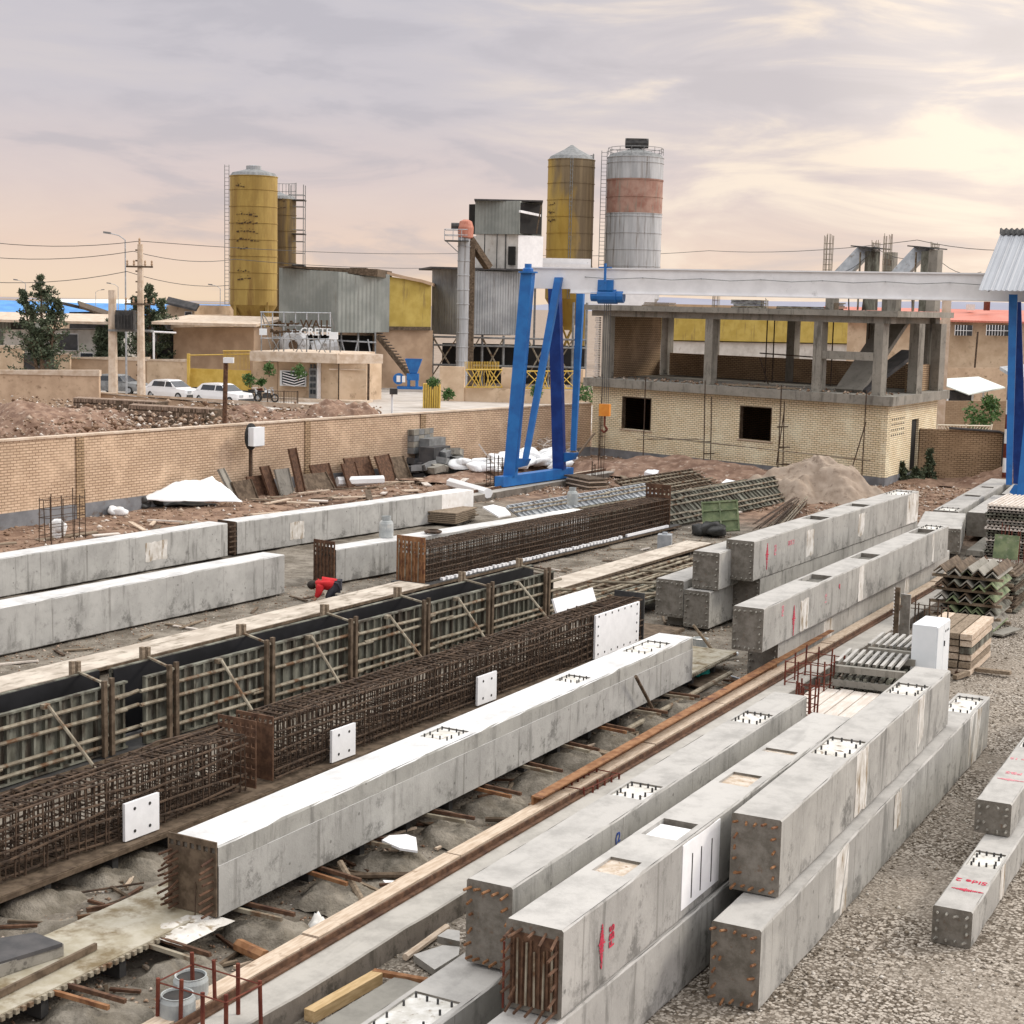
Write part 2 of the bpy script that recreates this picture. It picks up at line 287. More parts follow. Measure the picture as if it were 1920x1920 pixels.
M['tarp'] = simple('white_sheet', (.78, .79, .79), (.86, .87, .87), 1.2, rough=.6, bump=.2, bscale=5)
M['tarp_black'] = simple('black_sheet', (.02, .02, .02), (.05, .05, .048), 3, rough=.5)
M['jacket'] = simple('red_cloth', (.42, .012, .015), (.52, .025, .03), 8, rough=.8)
M['trousers'] = simple('dark_cloth', (.03, .03, .04), (.05, .05, .06), 8, rough=.9)
M['skin'] = simple('skin', (.42, .25, .17), (.46, .28, .19), 8, rough=.6)
M['hair'] = simple('hair', (.02, .015, .012), (.03, .022, .018), 30, rough=.7)
M['cyan_bag'] = simple('teal_bag', (.02, .32, .27), (.04, .42, .35), 6, rough=.5)
M['drum'] = simple('grey_drum', (.30, .32, .32), (.42, .44, .43), 4, rough=.6, stain=((.55, .54, .5), 4, .55, .7, None))
M['road'] = simple('pale_concrete_road', (.40, .36, .32), (.50, .46, .42), .8, bump=.2)
M['gate_white'] = simple('cream_gate_paint', (.62, .56, .44), (.7, .64, .52), 2)
M['hill'] = simple('hill_painted_haze', (.24, .245, .31), (.28, .285, .345), .004, bump=0)  # blue grey haze of distance painted into the hill colour
M['salmon'] = simple('salmon_motor', (.42, .16, .11), (.50, .22, .16), 3)
# ---------------------------------------------------------------- object helpers
def tag(o, label=None, cat=None, group=None, kind=None):
    if label: o['label'] = label
    if cat: o['category'] = cat
    if group: o['group'] = group
    if kind: o['kind'] = kind
    return o
def thing(name, label, cat, loc=(0, 0, 0), rz=0., group=None, rot=None):
    o = bpy.data.objects.new(name, None); col.objects.link(o); o.location = tuple(float(v) for v in loc)
    o.rotation_euler = rot if rot else (0, 0, rz); o.empty_display_size = .2
    return tag(o, label, cat, group)
def copy_tree(o, parent=None):
    c = o.copy(); col.objects.link(c); c.parent = parent
    for ch in o.children: copy_tree(ch, c)
    return c
def rootof(o):
    while o.parent: o = o.parent
    return o
def rmat(o): return Matrix.LocRotScale(o.location, o.rotation_euler, None)
class MB:
    def __init__(s): s.v = []; s.f = []
    def add(s, vs, fs):
        b = len(s.v); s.v += [tuple(float(c) for c in v) for v in vs]; s.f += [tuple(b + i for i in f) for f in fs]; return s
    def hexa(s, p):                     # p: 4 bottom ccw, 4 top ccw
        return s.add(p, [(3, 2, 1, 0), (4, 5, 6, 7), (0, 1, 5, 4), (1, 2, 6, 5), (2, 3, 7, 6), (3, 0, 4, 7)])
    def box(s, x0, x1, y0, y1, z0, z1):
        return s.hexa([(x0, y0, z0), (x1, y0, z0), (x1, y1, z0), (x0, y1, z0), (x0, y0, z1), (x1, y0, z1), (x1, y1, z1), (x0, y1, z1)])
    def frame(s, p0, p1):
        a = Vector(p0); b = Vector(p1); d = (b - a); L = d.length; d.normalize()
        u = Vector((0, 0, 1)).cross(d)
        if u.length < 1e-3: u = Vector((1, 0, 0))
        u.normalize(); return a, b, d, u, d.cross(u)
    def bar(s, p0, p1, w, h=None):      # rectangular bar, w sideways, h up
        h = h or w; a, b, d, u, n = s.frame(p0, p1); u = u * w / 2; n = n * h / 2
        return s.add([a - u - n, a + u - n, a + u + n, a - u + n, b - u - n, b + u - n, b + u + n, b - u + n],
                     [(0, 1, 2, 3)[::-1], (4, 5, 6, 7), (0, 1, 5, 4), (1, 2, 6, 5), (2, 3, 7, 6), (3, 0, 4, 7)])
    def tube(s, p0, p1, r, n=6, r2=None, cap=True):
        r2 = r if r2 is None else r2; a, b, d, u, w = s.frame(p0, p1); vs = []
        for c, rr in ((a, r), (b, r2)):
            for i in range(n):
                t = 2 * math.pi * i / n; vs.append(c + u * (rr * math.cos(t)) + w * (rr * math.sin(t)))
        fs = [(i, (i + 1) % n, n + (i + 1) % n, n + i) for i in range(n)]
        if cap: fs += [tuple(range(n))[::-1], tuple(range(n, 2 * n))]
        return s.add(vs, fs)
    def path(s, pts, r, n=5):
        for a, b in zip(pts[:-1], pts[1:]): s.tube(a, b, r, n)
        return s
    def lathe(s, prof, c=(0, 0, 0), n=32):
        vs = []
        for r, z in prof:
            for i in range(n):
                t = 2 * math.pi * i / n; vs.append((c[0] + r * math.cos(t), c[1] + r * math.sin(t), c[2] + z))
        fs = []
        for k in range(len(prof) - 1):
            for i in range(n): fs.append((k * n + i, k * n + (i + 1) % n, (k + 1) * n + (i + 1) % n, (k + 1) * n + i))
        return s.add(vs, fs)
    def prism(s, pts, z0, z1):
        n = len(pts); vs = [(x, y, z0) for x, y in pts] + [(x, y, z1) for x, y in pts]
        return s.add(vs, [tuple(range(n))[::-1], tuple(range(n, 2 * n))] + [(i, (i + 1) % n, n + (i + 1) % n, n + i) for i in range(n)])
    def prismx(s, pts, x0, x1):         # profile (y,z) extruded along x
        n = len(pts); vs = [(x0, y, z) for y, z in pts] + [(x1, y, z) for y, z in pts]
        return s.add(vs, [tuple(range(n))[::-1], tuple(range(n, 2 * n))] + [(i, (i + 1) % n, n + (i + 1) % n, n + i) for i in range(n)])
    def quad(s, *p): return s.add(p, [tuple(range(len(p)))])
    def mesh(s, name, smooth=False):
        me = bpy.data.meshes.new(name); me.from_pydata(s.v, [], s.f); me.update()
        if smooth: me.polygons.foreach_set('use_smooth', [True] * len(me.polygons))
        return me
    def build(s, name, mat, parent=None, world=False, smooth=False, label=None, shade=None):
        if world and parent is not None:
            inv = rmat(rootof(parent)).inverted(); s.v = [tuple(inv @ Vector(v)) for v in s.v]
        me = s.mesh(name, smooth); me.materials.append(M[mat] if isinstance(mat, str) else mat)
        bm = bmesh.new(); bm.from_mesh(me); bmesh.ops.recalc_face_normals(bm, faces=bm.faces); bm.to_mesh(me); bm.free()
        o = bpy.data.objects.new(name, me); col.objects.link(o); o.parent = parent
        if label: o['label'] = label
        return o
    def single(s, name, mat, label, cat, group=None, smooth=False, rz=0.):
        vs = np.array(s.v); c = Vector(((vs[:, 0].min() + vs[:, 0].max()) / 2, (vs[:, 1].min() + vs[:, 1].max()) / 2, vs[:, 2].min()))
        rm = Matrix.Rotation(-rz, 3, 'Z'); s.v = [tuple(rm @ (Vector(v) - c)) for v in s.v]
        o = s.build(name, mat, None, smooth=smooth); o.location = c; o.rotation_euler = (0, 0, rz)
        return tag(o, label, cat, group)
def inst(src, parent, mat4):
    c = src.copy(); col.objects.link(c); c.parent = parent; c.matrix_local = mat4; return c
def text_part(name, txt, size, mat, parent, mw, depth=.002):
    cu = bpy.data.curves.new(name, 'FONT'); cu.body = txt; cu.size = size; cu.extrude = depth; cu.offset = size * .012; cu.align_x = 'CENTER'; cu.align_y = 'CENTER'; cu.resolution_u = 3
    o = bpy.data.objects.new(name, cu); col.objects.link(o); bpy.context.view_layer.update()
    me = bpy.data.meshes.new_from_object(o.evaluated_get(bpy.context.evaluated_depsgraph_get())); bpy.data.objects.remove(o)
    me.materials.clear(); me.materials.append(M[mat]); o = bpy.data.objects.new(name, me); col.objects.link(o); o.parent = parent; o.matrix_local = mw; return o
def fnoise(x, y, s=1., seed=0, oct=4):
    v = 0; a = 1
    for i in range(oct):
        k = s * 2 ** i; p = seed * 1.7 + i * 2.1
        v = v + a * (np.sin(x * k * 1.3 + p + 1.5 * np.sin(y * k * .9 + p)) * np.cos(y * k * 1.1 - p * 1.3 + 1.2 * np.sin(x * k * .7)))
        a *= .55
    return v
# ================================================================ SETTING
def ground_mat():
    t = NT('yard_ground'); o = t.sep(t.obj); co = t.obj
    n0 = t.noise(.35, 4, .6, co=co); n1 = t.noise(1.6, 8, .68, co=co); n2 = t.noise(9, 6, .7, co=co); n3 = t.noise(35, 4, .7, co=co)
    mud = t.mix(t.rng(n1, .36, .64), (.125, .107, .085), (.27, .24, .20))
    mud = t.mix(t.rng(n2, .54, .70, 0, .8), mud, (.075, .062, .05)); mud = t.mix(t.rng(n3, .60, .72, 0, .6), mud, (.42, .385, .33))
    soil = t.mix(t.rng(n1, .36, .64), (.15, .093, .065), (.31, .21, .15))
    soil = t.mix(t.rng(n2, .56, .70, 0, .8), soil, (.11, .06, .04)); soil = t.mix(t.rng(n3, .62, .74, 0, .5), soil, (.5, .42, .34))
    vo = t.n('ShaderNodeTexVoronoi'); vo.inputs['Scale'].default_value = 26; t.l(co, vo.inputs['Vector'])
    vr = t.sep(vo.outputs['Color'])
    gr = t.mix(t.rng(vr[0], .05, .95), (.13, .105, .08), (.48, .43, .37))
    gr = t.mix(t.rng(vo.outputs['Distance'], .5, .75), gr, (.07, .055, .04))
    gr = t.mix(t.rng(n0, .42, .6, 0, .55), gr, (.30, .26, .215)); gr = t.mix(t.rng(n1, .52, .7, 0, .5), gr, (.17, .145, .115))
    far = t.mix(t.rng(n0, .4, .6), (.30, .26, .215), (.40, .355, .30))
    x = t.math('ADD', o[0], t.math('ADD', t.math('MULTIPLY', o[1], .05), t.math('MULTIPLY', t.math('SUBTRACT', n0, .5), 1.5)))
    c = t.mix(t.rng(x, -9.0, -8.5), mud, gr)
    xs = t.math('ADD', x, t.math('MULTIPLY', t.math('SUBTRACT', n1, .5), 3.))
    c = t.mix(t.rng(xs, -27.5, -29.5), c, soil)
    ys = t.math('ADD', o[1], t.math('MULTIPLY', t.math('SUBTRACT', n1, .5), 5.))
    c = t.mix(t.rng(ys, 47, 52), c, soil)
    c = t.mix(t.rng(ys, 78, 84), c, far)
    c = t.mix(t.rng(o[0], -46, -52), c, t.mix(.5, soil, far))
    t.bump(t.math('ADD', n2, t.math('MULTIPLY', vo.outputs['Distance'], -.5)), .7, .03)
    return t.fin(c, .95, 0, .15)
def gz(x, y):
    x = np.asarray(x, float); y = np.asarray(y, float)
    h = .022 * fnoise(x, y, 1.1, 1, 4) + .012 * fnoise(x, y, 5.5, 5, 3) - .03
    m = np.clip((x + 9.2 + .05 * y) / -.8, 0, 1); h = h * (.35 + .65 * m)
    b = np.clip((-x - 30.5) / 3, 0, 1) * np.clip((80 - y) / 10, 0, 1); h = h + b * (.07 * fnoise(x, y, .8, 9, 4) + .03)
    s2 = np.clip((y - 50) / 5, 0, 1) * np.clip((80 - y) / 8, 0, 1) * np.clip((x + 36) / 3, 0, 1); h = h + s2 * (.09 * fnoise(x, y, .9, 4, 4) + .06)
    return h
def ax(lo, hi, a, b, st):
    mid = np.arange(a, b + 1e-6, st); L = []; c = a; d = st
    while c > lo: d *= 1.35; c -= d; L.append(c)
    Rr = []; c = mid[-1]; d = st
    while c < hi: d *= 1.35; c += d; Rr.append(c)
    return np.array(L[::-1] + list(mid) + Rr)
xs = ax(-3500, 2500, -46, 6, .16); ys = ax(-60, 4500, 6, 84, .2)
X, Y = np.meshgrid(xs, ys, indexing='ij'); Z = gz(X, Y)
fade = np.clip((Y - 84) / 20, 0, 1) + np.clip((-46 - X) / 10, 0, 1); Z = Z * (1 - np.clip(fade, 0, 1)) - .03 * np.clip(fade, 0, 1)
me = bpy.data.meshes.new('ground'); nx, ny = X.shape
idx = np.arange(nx * ny).reshape(nx, ny)
F4 = np.stack([idx[:-1, :-1], idx[1:, :-1], idx[1:, 1:], idx[:-1, 1:]], -1).reshape(-1, 4)
def npmesh(me, V, F):
    k = F.shape[1]; me.vertices.add(len(V)); me.vertices.foreach_set('co', np.ascontiguousarray(V, dtype=np.float32).ravel())
    me.loops.add(F.size); me.loops.foreach_set('vertex_index', np.ascontiguousarray(F, dtype=np.int32).ravel())
    me.polygons.add(len(F)); me.polygons.foreach_set('loop_start', np.arange(0, F.size, k, dtype=np.int32)); me.update(calc_edges=True); me.validate()
npmesh(me, np.stack([X, Y, Z], -1).reshape(-1, 3), F4)
me.polygons.foreach_set('use_smooth', [True] * len(me.polygons)); me.materials.append(ground_mat())
go = bpy.data.objects.new('ground', me); col.objects.link(go); tag(go, kind='structure')
def stones(name, P, size, mats, label, cat, flat=.6):
    """many small broken stones as one countless mass"""
    n = len(P); base = np.array([(1, 0, 0), (-1, 0, 0), (0, 1, 0), (0, -1, 0), (0, 0, 1), (0, 0, -1)], float)
    fs = np.array([(0, 2, 4), (2, 1, 4), (1, 3, 4), (3, 0, 4), (2, 0, 5), (1, 2, 5), (3, 1, 5), (0, 3, 5)])
    V = base[None] * (1 + rng.uniform(-.35, .35, (n, 6, 1))); V = V * size[:, None, None]
    V[:, :, 2] *= flat; a = rng.uniform(0, 6.28, n); ca, sa = np.cos(a)[:, None], np.sin(a)[:, None]
    x = V[:, :, 0] * ca - V[:, :, 1] * sa * .8; y = V[:, :, 0] * sa + V[:, :, 1] * ca * .8; V[:, :, 0] = x; V[:, :, 1] = y
    tl = rng.uniform(-.5, .5, (n, 1)); V[:, :, 2] += tl * x
    V += P[:, None, :]; Fv = (fs[None] + (np.arange(n) * 6)[:, None, None]).reshape(-1, 3)
    me = bpy.data.meshes.new(name); npmesh(me, V.reshape(-1, 3), Fv); me.materials.append(mats)
    o = bpy.data.objects.new(name, me); col.objects.link(o); return tag(o, label, cat, kind='stuff')
def stone_mat(name, stops):
    t = NT(name); vo = t.n('ShaderNodeTexVoronoi'); vo.inputs['Scale'].default_value = 14; t.l(t.obj, vo.inputs['Vector'])
    g = t.n('ShaderNodeNewGeometry'); r = t.n('ShaderNodeValToRGB'); ramp(r, stops); t.l(g.outputs['Random Per Island'], r.inputs[0])
    return t.fin(r.outputs[0], .9, 0, .15)
SM = stone_mat('gravel_stone', [(0, (.09, .07, .052)), (.3, (.20, .165, .125)), (.6, (.34, .295, .24)), (.85, (.47, .43, .375)), (1, (.64, .60, .54))])
SM2 = stone_mat('rubble_stone', [(0, (.14, .08, .05)), (.4, (.28, .19, .13)), (.7, (.38, .29, .22)), (.9, (.48, .40, .33)), (1, (.66, .62, .57))])
n = 70000; y = 9 + 40 * rng.random(n) ** 1.5; x = -9.3 + rng.random(n) * 14 - .05 * y; k = ((x < 1.5 - .12 * y) | (y > 30)) & (fnoise(x, y, .55, 6, 3) + rng.normal(0, .5, n) > -.45)
x, y = x[k], y[k]
stones('gravel', np.stack([x, y, gz(x, y) + .005], -1), rng.uniform(.009, .026, len(x)) * rng.choice([1, 1, 1, 1, 1.7], len(x)), SM, 'loose beige gravel covering the yard on the right', 'gravel')
n = 16000; y = 9 + 38 * rng.random(n) ** 1.3; x = -9.3 - .05 * y - rng.random(n) * 14
stones('mud_grit', np.stack([x, y, gz(x, y) + .004], -1), rng.uniform(.008, .03, n), SM2, 'small grit scattered over the grey mud between casting beds', 'grit')
n = 7000; x = -38 + rng.random(n) * 12; y = 24 + rng.random(n) * 46; k = (x < -30) | (y > 52); x, y = x[k], y[k]
stones('yard_grit', np.stack([x, y, gz(x, y) + .01], -1), rng.uniform(.015, .07, len(x)) * rng.choice([1, 1, 1, 1.8], len(x)), SM2, 'small rubble scattered over the brown soil along the wall', 'rubble')
n = 6000; x = -34 + rng.random(n) * 20; y = 52 + rng.random(n) * 13
stones('loose_rubble', np.stack([x, y, gz(x, y) + .02], -1), rng.uniform(.02, .09, n), SM2, 'small rubble scattered in front of the unfinished building', 'rubble')
# low hills on the horizon
hm = MB(); N = 60
az = np.linspace(-.35, .95, N); 
for i, a in enumerate(az):
    d = np.array(fw0) * math.cos(a) + np.array(rt0) * math.sin(a); h = (26 + 6 * math.sin(a * 9) + 5 * math.sin(a * 23 + 1)) * min(1, max(.05, (a + .02) * 9))
    hm.v.append(tuple(d * 3000 + np.array([0, 0, -5]))); hm.v.append(tuple(d * 3250 + np.array([0, 0, h]))); hm.v.append(tuple(d * 3900 + np.array([0, 0, -5])))
for i in range(N - 1):
    hm.f += [(3 * i, 3 * i + 3, 3 * i + 4, 3 * i + 1), (3 * i + 1, 3 * i + 4, 3 * i + 5, 3 * i + 2)]
tag(hm.build('hills', 'hill', None, smooth=True), kind='structure')
M['plaster_worn'] = simple('worn_white_plaster', (.50, .47, .42), (.70, .68, .64), 3, stain=((.27, .21, .14), 6, .50, .66, (1.5, 1.5, .35)), bump=.5, bscale=20)
# ================================================================ BEAMS
STUB = MB().tube((0, 0, 0), (0, -.10, 0), .014, 6).mesh('rebar_stub'); STUB.materials.append(M['rust_lt'])
STUBG = MB().tube((0, 0, 0), (0, -.07, 0), .02, 6, .012).mesh('rebar_stub'); STUBG.materials.append(M['concrete_old'])
STUBL = MB().tube((0, 0, 0), (0, -.2, -.01), .014, 6).mesh('rebar_stub'); STUBL.materials.append(M['rust'])
BOLT = MB().tube((0, 0, 0), (0, 0, .05), .013, 6).mesh('anchor_bolt'); BOLT.materials.append(M['dark_steel'])
def put(me, name, parent, loc, rot=None):
    o = bpy.data.objects.new(name, me); col.objects.link(o); o.parent = parent; o.location = loc
    if rot: o.rotation_euler = rot
    return o
def beam(label, NR, FR, w, z0, z1, mat='concrete', rec=(), stubs='rust', patches=(), group='concrete beams stacked in the yard', far_cap=0, name='concrete_beam', plate=False, lip=0):
    NR = np.array(NR[:2], float); FR = np.array(FR[:2], float); d = FR - NR; L = float(np.linalg.norm(d)); rz = math.atan2(-d[0], d[1])
    u = np.array([math.cos(rz), math.sin(rz)]); c = NR - u * w / 2; h = z1 - z0
    r = thing(name, label, 'beam', (c[0], c[1], z0), rz, group)
    hw = w / 2; ch = .018
    b = MB()
    prof = [(-hw + ch, 0), (hw - ch, 0), (hw, ch), (hw, h - ch), (hw - ch, h), (-hw + ch, h), (-hw, h - ch), (-hw, ch)]
    n = 8; segs = max(2, int(L / .28)); vs = []
    for k in range(segs + 1):
        yy = L * k / segs
        for i, (px, pz) in enumerate(prof):
            j = .009 * random.uniform(-1, 1) if 0 < k < segs else 0
            vs.append((px + (j if i in (2, 3, 6, 7) else 0), yy, pz + (j if i in (4, 5, 3, 6) else 0)))
    fs = []
    for k in range(segs):
        for i in range(n):
            if i == 4: continue
            a = k * n + i; a2 = k * n + (i + 1) % n; fs.append((a, a2, a2 + n, a + n))
    fs += [tuple(range(n)), tuple(segs * n + i for i in range(n))[::-1]]
    b.add(vs, fs)
    # top surface with recesses
    cuts = sorted(rec, key=lambda q: q[0]); y0 = 0.; tx = hw - ch
    rb = MB(); rd = MB(); re_ = MB(); bolts = []
    for q in cuts:
        a, e = q[0], q[1]; ins = q[2] if len(q) > 2 else .06; kind = q[3] if len(q) > 3 else 'bolts'; dep = {'bolts': .022, 'dirt': .03}.get(kind, .09)
        b.quad((-tx, y0, h), (tx, y0, h), (tx, a, h), (-tx, a, h))
        x0, x1 = -tx + ins, tx - ins
        b.quad((-tx, a, h), (x0, a, h), (x0, e, h), (-tx, e, h)); b.quad((x1, a, h), (tx, a, h), (tx, e, h), (x1, e, h))
        for p, s_ in (((x0, a), (x1, a)), ((x1, a), (x1, e)), ((x1, e), (x0, e)), ((x0, e), (x0, a))):
            b.quad((*p, h), (*s_, h), (*s_, h - dep), (*p, h - dep))
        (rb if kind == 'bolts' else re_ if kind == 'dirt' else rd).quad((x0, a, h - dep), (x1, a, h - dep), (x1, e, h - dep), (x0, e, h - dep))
        if kind == 'bolts':
            for i in range(4):
                for yy in (a + .08, e - .08): bolts.append((x0 + .05 + (x1 - x0 - .1) * i / 3 + random.uniform(-.01, .01), yy + random.uniform(-.02, .02), h - dep))
            for i in range(1, 3):
                for xx in (x0 + .05, x1 - .05): bolts.append((xx, a + (e - a) * i / 3, h - dep))
        y0 = e
    b.quad((-tx, y0, h), (tx, y0, h), (tx, L, h), (-tx, L, h))
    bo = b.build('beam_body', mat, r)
    if rb.v: rb.build('recess', 'recess', r)
    if re_.v: re_.build('recess', 'recess_dirt', r)
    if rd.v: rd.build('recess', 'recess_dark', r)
    for p in bolts: put(BOLT, 'anchor_bolt', r, p)
    if stubs:
        me = {'rust': STUB, 'grey': STUBG, 'long': STUBL}[stubs]; pos = []
        nx_ = max(4, int(w / .095)); nz_ = max(4, int(h / .125)); mx = hw - .055
        for i in range(nx_):
            xx = -mx + 2 * mx * i / (nx_ - 1); pos += [(xx, h - .075), (xx, .06)]
        for k in range(1, nz_ - 1):
            zz = .06 + (h - .135) * k / (nz_ - 1)
            if 0 < k: pos += [(-mx, zz), (mx, zz)]
            if random.random() < .25: pos.append((-mx + .06, zz))
        for xx, zz in pos:
            o = put(me, 'rebar_stub', r, (xx + random.uniform(-.012, .012), .002, zz + random.uniform(-.012, .012)), (random.uniform(-.25, .15), 0, random.uniform(-.3, .3)))
            s_ = random.uniform(.75, 1.3); o.scale = (1, s_, 1)
    for (a, e, za, zb) in patches:
        ol = []; P4 = [(a, za * h), (e, za * h), (e, zb * h), (a, zb * h)]
        for q in range(4):
            (ya, za_), (yb, zb_) = P4[q], P4[(q + 1) % 4]
            for i in range(7): f = i / 7; ol.append((ya + (yb - ya) * f + random.uniform(-1, 1) * .018 * (f > 0), min(h - .004, max(.004, za_ + (zb_ - za_) * f + random.uniform(-1, 1) * .022 * (f > 0)))))
        MB().prismx(ol, hw - .002, hw + .0045).build('plaster_patch', 'plaster_worn', r)
    if far_cap:
        MB().box(-hw - .006, hw + .008, L - far_cap, L + .006, .01, h + .005).build('white_end_wrap', 'plaster', r)
    if plate: pass
    r['L'] = L
    return r, L, w, h
def side_mark(r, w, h, y, z, txt, size, mat, rotz=0., part='painted_lettering'):
    m = Matrix.Translation((w / 2 + .004, y, z)) @ Matrix.Rotation(R(90), 4, 'Z') @ Matrix.Rotation(R(90), 4, 'X') @ Matrix.Rotation(rotz, 4, 'Z')
    return text_part(part, txt, size, mat, r, m)
def emblem(r, mat, mw, s=1., part='painted_emblem'):
    """long spindle-shaped red stencil word with strokes cut through it"""
    b = MB(); rr = random.Random(3)
    N = 15
    for i in range(N):
        x = -.5 + i / (N - 1); a = .15 * math.cos(x * 3.0) ** 1.2 + .03; 
        if i == N // 2: a = .25
        dx = .026 * rr.uniform(.7, 1.1)
        b.prism([(x - dx + rr.uniform(-.012, .012), -a * rr.uniform(.45, .8)), (x + dx, -a * rr.uniform(.3, .7)), (x + dx + rr.uniform(-.012, .012), a * rr.uniform(.5, 1)), (x - dx, a * rr.uniform(.6, 1))], 0, .003)
    for i in range(9):
        x = -.5 + i / 9; b.prism([(x, -.035), (x + .13, -.02), (x + .12, .012), (x, -.008)], .0005, .0025)
    b.prism([(-.66, -.02), (-.5, -.05), (-.48, -.03), (-.62, .0), (-.5, .05), (-.5, .075), (-.68, .02)], 0, .003)
    b.v = [(x * s, y * s, z) for x, y, z in b.v]
    o = b.build(part, mat, r); o.matrix_local = mw; return o
def side_m(w, y, z, rot=0.): return Matrix.Translation((w / 2 + .004, y, z)) @ Matrix.Rotation(R(90), 4, 'Z') @ Matrix.Rotation(R(90), 4, 'X') @ Matrix.Rotation(rot, 4, 'Z')
def top_m(x, y, h, rot=0.): return Matrix.Translation((x, y, h + .003)) @ Matrix.Rotation(rot, 4, 'Z')
# --- foreground right stack
beam('bottom concrete beam on the gravel carrying one beam, nearest to the open gravel', (-5.68, 14.5), (-6.38, 25.9), .53, .0, .85, rec=((10.1, 11.2, .04),), stubs='rust', patches=((2.55, 3.15, .02, .98), (5.3, 5.65, .4, .98), (9.9, 11.0, .03, .97)))
beam('concrete beam lying on top of the right foreground stack with two bolt recesses', (-5.86, 15.4), (-6.42, 23.6), .55, .87, 1.71, rec=((2.7, 3.55, .03), (6.3, 7.0, .03)), stubs='rust', patches=((2.95, 3.5, .05, .99), (6.15, 6.55, .05, .98)))
beam('grey lower concrete beam under the beam with red lettering', (-6.33, 9.2), (-6.78, 20.8), .56, 0, .76, stubs=None, mat='concrete_mid')
r, L, w, h = beam('concrete beam with red FBS lettering, four recesses and long rusty bars at its end', (-6.43, 11.75), (-6.83, 20.4), .57, .78, 1.60, mat='concrete_mid', rec=((1.5, 1.95, .10, 'dirt'), (2.75, 3.35, .07, 'deep'), (4.9, 5.4, .09, 'dirt'), (6.45, 6.62, .06, 'dirt')), stubs='long')
MB().box(-.21, .21, 2.82, 3.28, h - .08, h - .045).build('foam_block', 'foam', r)
fp = MB().box(w / 2 - .002, w / 2 + .012, 2.7, 3.75, .10, h - .03).build('foam_panel', 'foam', r)
for yy in (2.95, 3.2, 3.5): MB().box(w / 2 + .012, w / 2 + .016, yy, yy + .022, .16, h - .18).build('slot', 'dark_steel', fp)
side_mark(r, w, h, 1.02, .42, 'FBS', .15, 'red_mark', R(90)); emblem(r, 'red_mark', side_m(w, .80, .42, R(90)), .36)
# recessed rusty end with vertical bars
e = MB().box(-w / 2 + .05, w / 2 - .04, -.006, .0, .05, h - .10).build('steel_end_plate', 'rust', r)
for i in range(11):
    xx = -w / 2 + .09 + i * .043; MB().tube((xx, -.02, .06), (xx + random.uniform(-.01, .01), -.02, h - .13 - .12 * random.random()), .011, 5).build('vertical_bar', 'pipe' if i % 2 else 'rust', r)
MB().tube((-w / 2 + .01, -.05, .0), (-w / 2 + .01, -.05, h - .2), .012, 6).build('vertical_bar', 'rebar_red', r)
r, L, w, h = beam('plain concrete beam left of the red lettered one with two white bolt recesses', (-7.40, 12.5), (-7.85, 21.4), .50, .72, 1.55, rec=((3.15, 3.75, .03), (7.0, 7.6, .03)), stubs='rust')
text_part('painted_mark', '(2', .16, 'blue_mark', r, side_m(w, 2.4, .62))
beam('low concrete beam with a bolt recess, lowest of the left foreground stack', (-7.28, 9.0), (-7.85, 21.0), .62, 0, .68, rec=((1.9, 2.75, .05),), stubs=None, mat='concrete')
# --- casting beam
r, L, w, h = beam('long freshly cast white topped beam on its steel casting bed', (-11.3, 12.78), (-11.83, 26.2), .68, .305, 1.10, mat='conc_top_lip', rec=((5.0, 5.6, .10), (9.0, 9.5, .12), (11.6, 12.7, .10)), stubs=None, group='beams still standing on casting beds')
MB().box(w / 2 - .001, w / 2 + .010, 0, L, 0, h - .22).build('lower_face_step', 'concrete_new', r)
def holed_plate(x0, x1, z0, z1, y0, y1, rows, nx_):
    b = MB(); hs = .032
    xs_ = [x0 + (x1 - x0) * (i + .5) / nx_ for i in range(nx_)]; zc = z0
    for zr in rows:
        b.box(x0, x1, y0, y1, zc, zr - hs); px = x0
        for xx in xs_: b.box(px, xx - hs, y0, y1, zr - hs, zr + hs); px = xx + hs
        b.box(px, x1, y0, y1, zr - hs, zr + hs); zc = zr + hs
    b.box(x0, x1, y0, y1, zc, z1); return b
pl = holed_plate(-w / 2, w / 2 - .004, .0, h + .05, -.03, -.006, (h - .05,), 7).build('steel_end_plate', 'soldier', r)
for k in range(8):
    for sx in (-1, 1):
        for q in range(2 if sx < 0 else 1): put(STUBL, 'rebar_stub', r, (sx * (w / 2 - .05) + q * .09, -.03, .06 + k * .085), (random.uniform(-.2, .2), 0, random.uniform(-.2, .2)))
MB().path([(.05, -.03, .35), (.1, -.1, .0), (.2, -.55, -.2)], .008).build('tie_wire', 'rebar', r)
# --- middle stacks
r, L, w, h = beam('lower beam with white patches resting on the ground beside the rail', (-11.04, 28.4), (-11.75, 42.4), .60, .0, .76, stubs='grey', patches=((2.9, 3.5, .15, .85), (9.4, 9.8, .2, .9)))
r, L, w, h = beam('upper beam with dark square recesses and red marks, beside the rail', (-10.83, 27.08), (-11.42, 41.0), .60, .78, 1.60, rec=((3.4, 4.35, .06, 'deep'), (7.0, 7.9, .06, 'deep'), (11.9, 12.9, .06, 'deep'), (13.0, 13.7, .05)), stubs='grey', patches=((2.1, 2.6, .05, .78), (6.0, 6.35, .05, .98), (12.3, 12.5, .1, .95)))
emblem(r, 'red_mark', side_m(w, 1.72, .36, R(90)), .5); text_part('painted_lettering', 'FBS', .15, 'pink_mark', r, side_m(w, 1.05, .62, R(90)))
text_part('painted_lettering', '1-2', .16, 'pink_mark', r, side_m(w, 3.7, .45, R(90))); text_part('painted_lettering', 'q', .16, 'red_mark', r, side_m(w, 4.6, .6))
